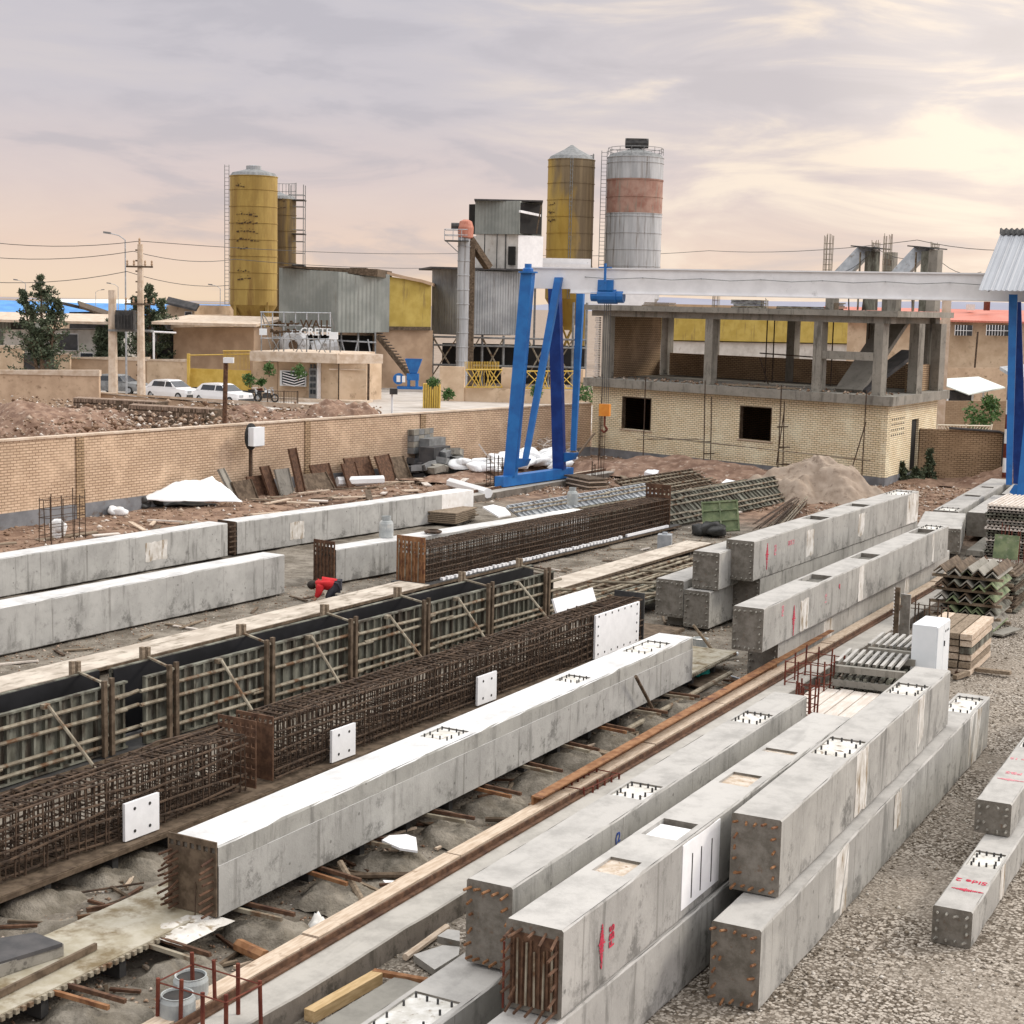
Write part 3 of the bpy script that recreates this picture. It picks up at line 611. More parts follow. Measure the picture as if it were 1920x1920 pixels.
r, L, w, h = beam('bottom beam under the tall back beam with red marks', (-13.36, 33.1), (-13.55, 45.4), .64, .22, 1.07, stubs='grey')
r, L, w, h = beam('highest back beam with red marks and a white far end', (-13.33, 32.6), (-13.5, 45.2), .66, 1.08, 1.97, rec=((4.5, 5.2, .06, 'deep'), (7.8, 8.4, .06, 'deep'), (11.2, 12.3, .05)), stubs='grey', patches=((3.35, 3.85, .15, .85), (7.2, 7.7, .2, .85), (11.5, 12.6, .03, .97)))
emblem(r, 'red_mark', side_m(w, .8, .5, R(90)), .5); text_part('painted_lettering', 'FBS', .17, 'pink_mark', r, side_m(w, 1.3, .55, R(90))); text_part('painted_lettering', 'SIDE 2', .15, 'pink_mark', r, side_m(w, 2.3, .6))
beam('lower beam of the pair just left of the tall back stack', (-13.95, 31.7), (-14.3, 43.6), .60, .08, .90, stubs='grey')
beam('upper beam of the pair just left of the tall back stack', (-13.84, 31.9), (-14.2, 44.2), .62, .92, 1.75, stubs='grey')
beam('outermost left beam of the middle stacks, lying on a dark sleeper block', (-14.58, 31.7), (-14.95, 42.5), .66, .25, 1.08, stubs='grey')
beam('short dark block beam under the outermost left middle beam', (-14.62, 32.1), (-14.7, 33.4), .5, 0, .24, mat='concrete_old', stubs=None)
# --- right back rows
r, L, w, h = beam('wide concrete beam with studded end behind the angle steel stack', (-12.4, 45.8), (-13.3, 49.6), 1.25, .17, .90, rec=(), stubs='grey')
beam('far beam with a recess continuing behind the wide studded beam', (-13.62, 49.9), (-14.75, 61.2), .78, .15, .90, rec=((.1, .9, .07), (4.6, 5.1, .1, 'deep'), (7.8, 8.2, .15, 'deep')), stubs=None)
beam('short far beam right of the recessed one behind the panel stack', (-12.6, 50.1), (-13.2, 55.6), .78, .15, .90, rec=(), stubs=None)
beam('farthest short beam beside the right gantry foot', (-13.0, 56.1), (-13.9, 62.5), .85, .15, .90, stubs=None)
beam('lower beam under the wide studded beam', (-12.0, 46.9), (-12.9, 55.5), .5, 0, .16, stubs=None, mat='concrete_old')
# --- left beams
LG = 'long beams cast on the left side of the yard'
beam('long left beam nearest to the brick wall, running out of the picture', (-29.0, 16), (-28.95, 33.15), .68, .02, .93, mat='concrete_new', stubs=None, patches=((14.0, 14.8, .25, .8),), group=LG)
r, L, w, h = beam('left beam nearest to the brick wall that has a white wrapped far end', (-28.95, 33.55), (-28.15, 44.4), .66, .02, .92, mat='concrete_new', stubs=None, patches=((2.1, 2.7, .2, .75),), far_cap=1.7, group=LG)
hp = MB().box(-.33, .33, -.10, -.06, 0, .92).build('steel_end_plate', 'rebar', r)
for k in range(6): MB().box(.33, .36, -.32, -.05, .08 + k * .14, .12 + k * .14).build('rebar_stub', 'rebar', r)
beam('left beam standing second from the brick wall with the blunt right end', (-24.25, 12), (-24.15, 29.7), .68, .02, .96, mat='concrete_new', stubs=None, group=LG)
r, L, w, h = beam('left beam behind the rusty cage with gas bottles standing on it', (-24.05, 31.6), (-22.85, 42.7), .62, .02, .86, mat='concrete_new', stubs=None, far_cap=1.5, patches=((6.2, 6.7, .3, .9),), group=LG)
holed_plate(-.36, .36, .0, 1.06, -.12, -.09, (.70, .82, .94), 6).build('steel_end_plate', 'rust', r)
for i in range(6): MB().tube((-.3 + i * .12, -.14, .02), (-.3 + i * .12, -.14, 1.0), .012, 5).build('vertical_bar', 'rebar', r)
# --- rightmost small stack
r, L, w, h = beam('small low beam with red Side 2 lettering on the gravel', (-4.31, 17.32), (-4.85, 26), .44, 0, .43, rec=((1.55, 2.15, .02),), stubs='grey', patches=((1.6, 1.9, .05, .98),), group='small beams at the right edge', name='concrete_beam')
text_part('painted_lettering', 'Side 2', .15, 'red_mark', r, top_m(.0, .98, h, R(180))); emblem(r, 'red_mark', top_m(0, .66, h, R(180)), .30)
r, L, w, h = beam('small upper beam at the right edge with faded red lettering', (-4.61, 20.15), (-5.2, 28.5), .45, .44, .87, rec=((2.9, 3.4, .02),), stubs='grey', group='small beams at the right edge')
text_part('painted_lettering', 'FBS', .15, 'pink_mark', r, top_m(.0, 1.45, h, R(180))); emblem(r, 'pink_mark', top_m(0, 1.1, h, R(180)), .30); text_part('painted_lettering', '25 x 12', .12, 'pink_mark', r, top_m(.0, 2.2, h, R(180)))
# ================================================================ CASTING BEDS AND RAILS
M['bed_face'] = simple('crusted_bed_steel', (.30, .265, .19), (.42, .39, .32), 3, stain=((.16, .12, .065), 2.2, .48, .68, None), bump=.4, bscale=14)
def bed(label, x0, x1, y0, y1, z, dx, mat='concrete_old', teeth=False):
    r = thing('casting_bed', label, 'casting bed', ((x0 + x1) / 2, y0, 0), math.atan2(-dx, 1)); w = x1 - x0; L = y1 - y0
    MB().box(-w / 2, w / 2, 0, L, z - .05, z).build('bed_top', mat, r)
    sm = MB().box(-w / 2 + .08, w / 2 - .08, 0, .1, 0, z - .052).mesh('bed_support'); sm.materials.append(M['dark_steel'])
    for k in range(int(L / 1.1) + 1): put(sm, 'bed_support', r, (0, k * 1.1, 0))
    if teeth:
        pts = [(w / 2, L), (w / 2, 0)]
        for k in range(int(L / .09)): pts += [(w / 2 + .045, k * .09), (w / 2 + .045, k * .09 + .045), (w / 2 + .012, k * .09 + .045), (w / 2 + .012, k * .09 + .09)]
        MB().prism(pts, z - .055, z - .01).build('toothed_edge', 'pipe', r)
    else: MB().box(w / 2, w / 2 + .02, 0, L, z - .07, z - .012).build('edge_flange', 'soldier', r)
    return r
bed('long steel casting bed under the fresh white topped beam', -12.25, -11.22, 6, 29, .30, -.04, 'bed_face', True)
bed('casting bed under the long rusty rebar cages', -14.75, -13.62, 6, 30.5, .30, -.015, 'soldier')
bed('casting bed under the long green formwork', -18.1, -17.0, 8, 31.5, .16, -.01, 'dark_steel')
bed('pale empty casting bed beyond the green formwork', -22.2, -21.3, 12, 32, .2, -.01, 'bed_pale')
bed('pale casting bed strip between formwork and lying lattice panels', -19.45, -18.65, 29.5, 43, .2, -.02, 'bed_pale')
bed('casting bed under the far rusty cage', -22.8, -21.75, 32.2, 46.6, .12, .01, 'dark_steel')
def rail(label, xa, ya, xb, yb):
    d = np.array([xb - xa, yb - ya]); L = float(np.hypot(*d)); r = thing('crane_rail', label, 'rail', (xa, ya, 0), math.atan2(-d[0], d[1]))
    b = MB()
    n = int(L / .4); vs = []
    for k in range(n + 1):
        j = [random.uniform(-.014, .014) for _ in range(3)]; y = L * k / n; vs += [(-.25, y, -.05), (.27 + j[2], y, -.05), (.25 + j[0], y, .225 + j[1] * .5), (.23 + j[0], y, .24 + j[1] * .5), (-.25, y, .24)]
    b.add(vs, [(k * 5 + i, k * 5 + (i + 1) % 5, k * 5 + 5 + (i + 1) % 5, k * 5 + 5 + i) for k in range(n) for i in range(5)] + [(0, 1, 2, 3, 4), tuple(n * 5 + i for i in (4, 3, 2, 1, 0))])
    b.build('concrete_foundation', 'concrete_found', r)
    MB().box(-.32, -.26, 0, L, .12, .27).build('side_rail', 'rust', r)
    MB().box(-.30, -.17, 0, L, .245, .268).build('base_strip', 'rust', r); MB().box(-.245, -.225, 0, L, .268, .33).build('rail_head', 'rust', r)
    w = MB(); 
    for k in range(int(L / 3)): w.box(-.56 + random.uniform(-.01, .01), -.34, k * 3, k * 3 + 2.97, .19, .285 + random.uniform(-.01, .01))
    w.build('timber_edge', 'wood', r)
    return r
rail('long rusty crane rail on a concrete foundation across the yard, beside the gravel', -9.45, 7, -11.2, 45)
rail('crane rail under the left gantry feet', -30.55, 38, -30.75, 64)
ch = thing('steel_channel', 'long rust brown channel lying along the crane rail', 'channel', (-10.35, 18.2, 0), math.atan2(.055, 1))
MB().box(-.16, -.13, 0, 13.5, .05, .42).box(-.13, .0, 0, 13.5, .40, .42).build('web', 'rust_lt', ch); MB().box(-.13, .0, 0, 13.5, .05, .07).build('flange', 'rust', ch)
# ================================================================ REBAR CAGES
def cage(label, x0, y0, x1, y1, w, z0, h, sp=.12, nlong=(8, 7), mat='rebar', messy=.02, group='long rebar cages lying on casting beds', plates=()):
    """(x0,y0)-(x1,y1): right hand bottom edge"""
    d = np.array([x1 - x0, y1 - y0]); L = float(np.hypot(*d)); rz = math.atan2(-d[0], d[1]); u = np.array([math.cos(rz), math.sin(rz)])
    c = np.array([x0, y0]) - u * w / 2; r = thing('rebar_cage', label, 'rebar cage', (c[0], c[1], z0), rz, group); hw = w / 2
    LB = None
    pos = [(-hw + w * i / (nlong[0] - 1), z) for i in range(nlong[0]) for z in (.03, h - .02)] + [(s * hw, .03 + (h - .05) * k / (nlong[1] - 1)) for k in range(1, nlong[1] - 1) for s in (-1, 1)]
    for px, pz in pos:
        b = MB(); pts = [(px + random.uniform(-messy, messy), L * k / 8, pz + random.uniform(-messy, messy)) for k in range(9)]
        b.path(pts, .015, 5).build('longitudinal_bar', mat, r)
    meshes = []
    for v in range(5):
        b = MB(); j = lambda: random.uniform(-messy, messy) * .6
        p = [(-hw + j(), j(), j()), (hw + j(), j(), j()), (hw + j(), j(), h + j()), (-hw + j(), j(), h + j())]; b.path(p + [p[0]], .011, 4)
        q = hw * .4; p = [(-q, .02, 0), (q, .02, 0), (q, .02 + j(), h), (-q, .02, h)]; b.path(p + [p[0]], .010, 4)
        b.path([(-hw, 0, h * .5), (hw, 0, h * .5 + j())], .009, 4); b.path([(-hw * .4, .01, .3 * h), (hw * .9, .01, .34 * h + j())], .009, 4)
        me = b.mesh('stirrup'); me.materials.append(M[mat]); meshes.append(me)
    n = int(L / sp); k1 = min(n, 100)
    for k in range(k1): put(random.choice(meshes), 'stirrup', r, (0, L - .02 - k * sp, 0), (random.uniform(-.05, .05), 0, 0))
    return r, L
cage('front rusty cage at the left edge with one white board on its side', -13.92, 8.0, -13.95, 16.35, .62, .34, .80, .11, messy=.055)
r, L = cage('long rusty cage with two small white boards and one large white board on its side', -13.97, 16.95, -14.1, 28.7, .62, .34, .84, .118, messy=.045)
holed_plate(-.33, .33, 0, .92, -.04, -.015, (.84,), 7).build('steel_end_plate', 'rust', r)
MB().box(-.34, .34, L + .02, L + .05, 0, .95).build('steel_end_plate', 'dark_steel', r)
ep = thing('steel_end_plate', 'rust brown end plate standing between the two near rebar cages', 'steel plate', (-14.25, 16.5, .34), 0)
holed_plate(-.34, .34, 0, .95, 0, .02, (.15, .3, .45, .6, .75, .87), 7).build('plate', 'rust', ep)
r, L = cage('far rusty cage with an orange perforated plate standing at its near end', -21.96, 32.5, -21.75, 46.0, .80, .14, .86, .14, (9, 7), messy=.02)
holed_plate(-.46, .40, -.02, 1.12, -.05, -.02, (.72, .84, .96), 7).build('steel_end_plate', 'rust_lt', r)
for i in range(8): MB().tube((-.38 + i * .1, -.07, .0), (-.38 + i * .1 + random.uniform(-.01, .01), -.07, 1.05 - random.random() * .1), .014, 5).build('vertical_bar', 'rust_lt' if i % 2 else 'pipe', r)
holed_plate(-.46, .42, 0, 1.3, L, L + .03, (1.0, 1.14), 6).build('steel_end_plate', 'rust', r)
spm = MB().box(.43, .52, 0, .12, -.02, .05).mesh('white_spacer'); spm.materials.append(M['foam'])
for k in range(48): put(spm, 'white_spacer', r, (0, .6 + k * .20 + random.uniform(-.03, .03), random.uniform(-.01, .01)))
MB().box(.43, .50, 10.5, 13.3, -.02, .05).build('white_strip', 'foam', r)
def board(label, y0, y1, z0, z1, x, holes):
    r = thing('white_board', label, 'board', (x, y0, z0)); MB().box(0, .04, 0, y1 - y0, 0, z1 - z0).build('panel', 'foam', r)
    for a, b in holes: MB().tube((.039, a, b), (.045, a, b), .022, 8).build('bolt_hole', 'hole', r)
def h4(w, h): return [(.28 * w, .2 * h), (.72 * w, .2 * h), (.28 * w, .8 * h), (.72 * w, .8 * h)]
board('small white board with four holes, leftmost on the rebar cage side', 13.95, 14.55, .32, .80, -13.88, h4(.6, .48))
board('small white board with four holes, middle one on the rebar cage side', 18.15, 18.72, .32, .80, -13.90, h4(.57, .48))
board('small white board with four holes, right one next to the large board', 22.2, 22.8, .33, .82, -13.95, h4(.6, .49))
board('large white board with a ring of holes on the end of the long cage', 26.55, 28.4, .33, 1.18, -14.05,
      [(.12 + i * .27, z) for i in range(7) for z in (.08, .81)] + [(y, .08 + k * .18) for k in range(1, 4) for y in (.10, 1.74)])
wb = MB().box(0, .04, 0, 1.6, 0, .28).single('white_board', 'foam', 'low white board lying behind the cage top near the large board', 'board'); wb.location = (-14.8, 27.2, 1.16); wb.rotation_euler = (0, R(-20), 0)
# ================================================================ FORMWORK
def formwork(label, NR, L, gap, z0, h, dx, braces=True, group='long steel beam forms', mat='form', rot=None, far=True, sp=.22, hang=True):
    r = thing('beam_formwork', label, 'formwork', (NR[0], NR[1], z0), math.atan2(-dx, 1), group, rot)
    MB().box(-.02, 0, 0, L, 0, h).build('near_panel', mat, r)
    rb = MB(); k = 0; y = 0.
    while y < L:
        rb.box(0, .055, y, y + .045, .02, h - .02); y += sp * random.choice([.8, 1, 1, 1.25])
    rb.box(0, .06, 0, L, h - .03, h).box(0, .06, 0, L, 0, .03).build('panel_ribs', mat, r)
    MB().box(-.035, -.021, 0, L, 0, h - .005).build('plywood_face', 'film', r)
    for f in ((.16, .30, .62, .80) if hang else (.15, .85)):
        z = f * h; y = -.15
        b = MB()
        while y < L:
            l = random.uniform(2.3, 3.1); b.tube((.085, y, z + random.uniform(-.02, .02)), (.085, min(y + l + .25, L + .2), z + random.uniform(-.04, .04)), .030, 6); y += l
        b.build('waler_pipe', 'pipe', r)
    if far:
        MB().box(-gap - .02, -gap, 0, L + .2, 0, h + .02).build('far_plywood', 'film', r); MB().box(-gap - .09, -gap - .021, 0, L + .2, h - .04, h + .03).build('far_flange', 'form', r)
        f2 = MB(); 
        for k in range(int(L / .5)): f2.box(-gap - .11, -gap - .061, k * .5, k * .5 + .05, 0, h)
        f2.build('far_ribs', mat, r)
        n = max(1, int(L / 2.3))
        for k in range(n + 1):
            y = .5 + k * (L - 1) / n
            MB().box(.11, .17, y - .11, y - .04, 0, h + .12).box(.11, .17, y + .04, y + .11, 0, h + .14).build('soldier_post', 'soldier', r)
            MB().bar((.15, y, h + .04), (-gap - .1, y + .35, h + .05), .04, .03).build('top_tie', 'pipe', r)
            MB().box(-gap - .2, -gap - .13, y + .25, y + .31, .3, h + .22).box(-gap - .2, -gap - .13, y + .38, y + .44, .3, h + .2).build('rear_post', 'wood_old', r)
            if braces and k < n:
                y2 = y + 1.1; MB().tube((.16, y2, h - .02), (1.35, y2 - .15 + random.uniform(-.2, .2), .02), .026, 6).build('brace_pipe', 'pipe', r)
                MB().box(.06, .14, y2 - .06, y2 + .06, h - .07, h + .0).build('brace_clamp', 'pipe', r)
    return r
formwork('front green steel form at the left edge, open and empty, on braced posts', (-17.12, 9.5), 7.9, .72, .18, 1.04, -.015)
formwork('longest green steel form behind the rebar cages with diagonal pipe braces', (-17.15, 17.7), 12.6, .62, .18, 1.06, .005)
# forms lying on the ground
def lying(label, x, y, z, rz, L, h, tilt, grp='ribbed form panels lying on the ground', mat='form', sp=.3):
    o = formwork(label, (x, y), L, .5, z, h, 0, False, grp, mat, Euler((0, tilt, rz)), far=False, sp=sp, hang=True); return o
lying('ribbed form panel leaning in the middle distance left of the sand pile', -21.9, 45.6, .05, R(-3), 12.5, 1.25, R(-50))
lying('second ribbed form panel lying flat behind the leaning one', -23.9, 44.5, .25, R(-4), 13.5, 1.05, R(-78))
lying('dark form panel sloping beside the gantry rail', -25.4, 43.6, .05, R(-3), 9, 1.15, R(-62), mat='galv')
lying('dark brown form panel lying farthest from the camera near the building', -26.2, 52.8, .1, R(-4), 6, 1.2, R(-66), mat='soldier')
lying('ribbed form panel lying behind the large white board', -17.4, 30.6, .12, R(0), 9, 1.0, R(-86), mat='soldier', sp=.45)
lying('ribbed form panel lying next to the pale bed strip', -16.1, 31.2, .22, R(-2), 7, .95, R(-84), mat='form', sp=.45)
for i, (x, y, a) in enumerate([(-17.9, 32.2, 60), (-17.2, 34.0, 62), (-16.9, 36.2, 58), (-16.0, 33.0, 65), (-15.6, 35.4, 55)]):
    c = MB().tube((-.9, 0, 0), (.9, 0, .0), .035, 6).single('wooden_pole', 'pipe', 'pole laid diagonally across the lying lattice panels', 'pole', 'poles laid across the lattice panels'); c.location = (x, y, .42); c.rotation_euler = (0, 0, R(a - 90 + 60))
gp = thing('mossy_form', 'short mossy green form panel leaning on the lying forms', 'form panel', (-20.5, 45.9, .02), 0, None, Euler((R(-14), R(-6), R(25))))
MB().box(0, 1.15, 0, .03, 0, 1.0).build('plate', 'form_green', gp)
for z in (.02, .35, .68, .94): MB().box(0, 1.15, -.05, -.001, z, z + .05).build('rib', 'form_green', gp)
for x in (.0, .55, 1.1): MB().box(x, x + .05, -.055, -.002, .075, .935).build('stile', 'form_green', gp)
# ================================================================ GANTRY CRANE
gA = W(1000, 520, 61.6); gB = W(1840, 545, 56.2)
GZ1 = 8.42; GZ0 = 7.55
ga2 = np.array([gA[0], gA[1]]); gb2 = np.array([gB[0], gB[1]]); gd = (gb2 - ga2) / np.linalg.norm(gb2 - ga2); gn = np.array([-gd[1], gd[0]])
gb2e = gb2 + gd * 4.6
def g3(a, s, z): p = a + gn * s; return (p[0], p[1], z)
ROOT_G = thing('gantry_crane', 'blue and white gantry crane spanning the whole yard', 'gantry crane', (-30.9, 53.1, .25))
b = MB()
def gbox(b, a, e, s0, s1, z0, z1, z0b=None, z1b=None):
    z0b = z0 if z0b is None else z0b; z1b = z1 if z1b is None else z1b
    return b.hexa([g3(a, s0, z0), g3(e, s0, z0b), g3(e, s1, z0b), g3(a, s1, z0), g3(a, s0, z1), g3(e, s0, z1b), g3(e, s1, z1b), g3(a, s1, z1)])
a0 = ga2 - gd * .0; t1 = ga2 + gd * 1.6
gbox(b, a0, t1, -.35, .35, GZ0 + .12, GZ1); gbox(b, t1, gb2e, -.35, .35, GZ0, GZ1); b.build('girder', 'white_paint', ROOT_G, True)
b = MB(); gbox(b, a0, gb2e, -.42, .42, GZ1 + .001, GZ1 + .05); gbox(b, t1, gb2e, -.42, .42, GZ0 - .04, GZ0 - .001); b.build('girder_flange', 'white_paint', ROOT_G, True)
b = MB()
for k in range(1, 9):
    p = a0 + gd * (k * 2.2); q = p + gd * .02; b.tube(g3(p, -.36, GZ1 - .3), g3(p, -.48, GZ1 - .3), .02, 5)
    p2 = a0 + gd * ((k + 1) * 2.2); m_ = (p + p2) / 2; b.path([g3(p, -.46, GZ1 - .3), g3(m_, -.46, GZ1 - .36), g3(p2, -.46, GZ1 - .3)], .012, 4)
b.build('festoon_cable', 'grey_steel', ROOT_G, True)
def leg(b, p, q, w0, w1, d0, d1):       # tapered box leg, p bottom q top
    p = Vector(p); q = Vector(q); vs = []
    for c, w, d in ((p, w0, d0), (q, w1, d1)):
        for sx, sy in ((-1, -1), (1, -1), (1, 1), (-1, 1)): 
            o = gd * sx * w / 2 + gn * sy * d / 2; vs.append((c.x + o[0], c.y + o[1], c.z))
    b.hexa(vs)
for side in (0, 1):
    if side == 0:
        near = (-30.95, 51.4); far = (-30.8, 54.9); end = ga2 + gd * (.0)
        tops = [(W(990, 512, 60.2)), (W(1040, 520, 62.9))]
        thin = [(W(1048, 520, 60.8), (near[0] + .55, near[1] + .15, 1.25)), (W(1089, 545, 63.2), (far[0] + .55, far[1] + .1, 1.4))]
    else:
        near = (-12.95, 55.4); far = (-14.15, 60.0); tops = [W(1955, 552, 54.8), W(1905, 552, 58.0)]
        thin = [(W(1900, 552, 55.0), (near[0] - .5, near[1], 1.3))]
    for k, (ft, tp) in enumerate(zip((near, far), tops)):
        b = MB(); leg(b, (ft[0], ft[1], .62), tp, .46 if k == 0 else .46, .44 if side == 0 else .34, .34, .4); b.build('leg', 'blue' if k == 0 else 'blue_dk', ROOT_G, True)
        if side == 0:
            b = MB(); z = tp[2]; b.lathe([(0, 0), (.36, 0), (.36, .06), (.2, .06), (.2, .16), (.13, .2), (.13, .34), (0, .34)], tp, 12); b.build('leg_head', 'blue', ROOT_G, True)
    for tp, bt in thin:
        b = MB(); leg(b, bt, tp, .20, .28, .18, .24); b.build('brace_leg', 'blue', ROOT_G, True)
        q = Vector(bt); n_ = near if abs(bt[1] - near[1]) < 1 else far
        MB().hexa([(n_[0] - .05, n_[1] - .12, .85), (q.x + .05, q.y - .12, 1.05), (q.x + .05, q.y + .12, 1.05), (n_[0] - .05, n_[1] + .12, .85), (n_[0] - .05, n_[1] - .12, 1.3), (q.x + .2, q.y - .12, 1.32), (q.x + .2, q.y + .12, 1.32), (n_[0] - .05, n_[1] + .12, 1.3)]).build('gusset', 'blue', ROOT_G, True)
    na, fa = np.array(near), np.array(far); dd = (fa - na) / np.linalg.norm(fa - na); pr = np.array([dd[1], -dd[0]])
    a_, e_ = na - dd * .75, fa + dd * .75; vs = []
    for z in (.28, .66):
        for p, s in ((a_, 1), (e_, 1), (e_, -1), (a_, -1)): q = p + pr * s * .2; vs.append((q[0], q[1], z))
    MB().hexa([vs[0], vs[1], vs[2], vs[3], *vs[4:]]).build('end_carriage', 'blue', ROOT_G, True)
    for p in (a_ + dd * .3, e_ - dd * .3):
        MB().tube((p[0] - .1, p[1], .36), (p[0] + .1, p[1], .36), .2, 16).build('wheel', 'dark_steel', ROOT_G, True)
MB().tube(g3(ga2 + gd * 2.6, -.6, 7.9), g3(ga2 + gd * 2.6, -.6, 8.0), .01, 4)
# hoist
hp_ = W(1140, 553, 60.4); hz = hp_[2]; hc = np.array([hp_[0], hp_[1]])
H = thing('electric_hoist', 'blue electric wire rope hoist hanging under the girder', 'hoist', (hc[0], hc[1], hz - .3))
b = MB(); A = hc - gd * .36; B_ = hc + gd * .36
b.tube((*A, hz - .05), (*B_, hz - .05), .29, 14).build('rope_drum', 'blue', H, True)
for s, l, rr in ((-1, .28, .2), (1, .26, .24)):
    c0 = hc + gd * s * .36; c1 = hc + gd * s * (.36 + l); MB().tube((*c0, hz - .05), (*c1, hz - .05), rr, 12).build('motor', 'blue', H, True)
b = MB(); c0 = hc + gd * -.35; c1 = hc + gd * .25; b.hexa([(*(c0 - gn * .25), hz + .16), (*(c1 - gn * .25), hz + .16), (*(c1 + gn * .25), hz + .16), (*(c0 + gn * .25), hz + .16), (*(c0 - gn * .2), hz + .55), (*(c1 - gn * .2), hz + .55), (*(c1 + gn * .2), hz + .55), (*(c0 + gn * .2), hz + .55)]).build('trolley', 'blue', H, True)
b = MB(); b.tube((*(hc - gn * .46), hz + .2), (*(hc - gn * .46), hz + 1.15), .05, 8).tube((*(hc - gn * .46 - gd * .25), hz + 1.0), (*(hc - gn * .46 + gd * .25), hz + 1.0), .03, 6).build('trolley_arm', 'blue', H, True)
hk = W(1134, 770, 60.0)
b = MB(); 
for s in (-.12, -.04, .04, .12): b.tube((*(hc + gd * s), hz - .25), (*(np.array([hk[0], hk[1]]) + gd * s), hk[2] + .25), .012, 4)
b.build('wire_rope', 'dark_steel', H, True)
p = np.array([hk[0], hk[1]]); b = MB(); b.hexa([(*(p - gd * .2 - gn * .12), hk[2] - .2), (*(p + gd * .2 - gn * .12), hk[2] - .2), (*(p + gd * .2 + gn * .12), hk[2] - .2), (*(p - gd * .2 + gn * .12), hk[2] - .2), (*(p - gd * .2 - gn * .12), hk[2] + .25), (*(p + gd * .2 - gn * .12), hk[2] + .25), (*(p + gd * .2 + gn * .12), hk[2] + .25), (*(p - gd * .2 + gn * .12), hk[2] + .25)]).build('hook_block', 'orange', H, True)
b = MB(); z = hk[2] - .2; b.path([(p[0], p[1], z), (p[0], p[1], z - .35), (p[0] + gd[0] * .12, p[1] + gd[1] * .12, z - .5), (p[0], p[1], z - .62), (p[0] - gd[0] * .12, p[1] - gd[1] * .12, z - .52)], .04, 6).build('hook', 'rebar_red', H, True)
# canopy over the girder end
c0 = gb2 + gd * .55; r_ = thing('canopy', 'white corrugated canopy over the right end of the crane girder', 'canopy', (c0[0], c0[1], GZ1))
zr = 9.9; ze = 7.85
def corr(b, p0, p1, q0, q1, n, amp, nrm):   # sheet p0-p1 (top) q0-q1 (bottom) with waves along
    vs = []
    for k in range(n + 1):
        t = k / n; o = np.array(nrm) * amp * math.sin(k * math.pi / 2 + .3)
        vs.append(tuple(np.array(p0) * (1 - t) + np.array(p1) * t + o)); vs.append(tuple(np.array(q0) * (1 - t) + np.array(q1) * t + o))
    b.add(vs, [(2 * k, 2 * k + 1, 2 * k + 3, 2 * k + 2) for k in range(n)])
b = MB(); e0 = c0; e1 = c0 + gd * 7
SK = np.array([0, 2.5]); f3 = lambda p, s, z: (p[0] + SK[0] * s, p[1] + SK[1] * s, z)
corr(b, f3(e0, 0, zr), f3(e1, 0, zr), f3(e0, -1, ze), f3(e1, -1, ze), 160, .02, (-gn[0] * .66, -gn[1] * .66, .75)); b.build('front_slope', 'corr_white', r_, True)
b = MB(); corr(b, f3(e0, .01, zr), f3(e1, .01, zr), f3(e0, 1, ze), f3(e1, 1, ze), 160, .02, (gn[0] * .66, gn[1] * .66, .75)); b.build('rear_slope', 'corr_white', r_, True)
b = MB(); corr(b, g3(e0 - gd * .05, -.2, zr - .10), g3(e1, -.2, zr - .10), g3(e0 - gd * .05, 0, zr + .1), g3(e1, 0, zr + .1), 160, .035, (0, 0, 1)); corr(b, g3(e0 - gd * .05, .2, zr - .10), g3(e1, .2, zr - .10), g3(e0 - gd * .05, 0, zr + .1), g3(e1, 0, zr + .1), 160, .035, (0, 0, 1)); b.build('ridge_cap', 'dark_steel', r_, True)
b = MB()
for k in range(3):
    q = e0 + gd * (.3 + 3 * k); b.tube(f3(q, -.95, ze - .03), f3(q, 0, zr - .08), .03, 5).tube(f3(q, .95, ze - .03), f3(q, 0, zr - .08), .03, 5).tube(g3(q, 0, GZ1 + .04), g3(q, 0, zr - .08), .03, 5)
b.build('canopy_frame', 'grey_steel', r_, True)
# ================================================================ PERIMETER WALL
def wall(label, pts, h, th, mat, cat='wall', coping='stone_coping', plinth=None, group=None, piers=(), hs=None, name='brick_wall'):
    (xa, ya), (xb, yb) = pts; L = math.hypot(xb - xa, yb - ya); rz = math.atan2(yb - ya, xb - xa)
    r = thing(name, label, cat, (xa, ya, 0), rz, group); h2 = hs or h
    MB().hexa([(0, -th, -.1), (L, -th, -.1), (L, 0, -.1), (0, 0, -.1), (0, -th, h), (L, -th, h2), (L, 0, h2), (0, 0, h)]).build('masonry', mat, r)
    if coping:
        b = MB(); n = max(1, int(L / 1.2))
        for k in range(n):
            a, e = L * k / n, L * (k + 1) / n - .01; z = h + (h2 - h) * k / n + random.uniform(0, .012); zz = h + (h2 - h) * (k + 1) / n + .006
            b.hexa([(a, -th - .05, z), (e, -th - .05, zz), (e, .05, zz), (a, .05, z), (a, -th - .05, z + .06), (e, -th - .05, zz + .06), (e, .05, zz + .06), (a, .05, z + .06)])
        b.build('coping', coping, r)
    if plinth: MB().box(0, L, -th - .025, -th - .001, -.1, plinth).build('plinth', 'plinth', r)
    for q in piers: MB().box(q - .17, q + .17, -th - .045, -th - .002, -.1, h + (h2 - h) * q / L - .003).build('pier', 'brick_brown' if mat != 'brick_brown' else 'brick_wall', r)
    return r
w0 = (-37.8, 22.0); w1 = (-38.1, 48.0); w2 = (-36.3, 67.3)
pl_ = lambda q: q
wr = wall('long tan brick wall with grey plinth along the left side of the yard', (w0, w1), 2.72, .22, 'brick_wall', plinth=.45, piers=(1.0, 14.2, 25.9), hs=2.5, group='brick perimeter wall of the yard')
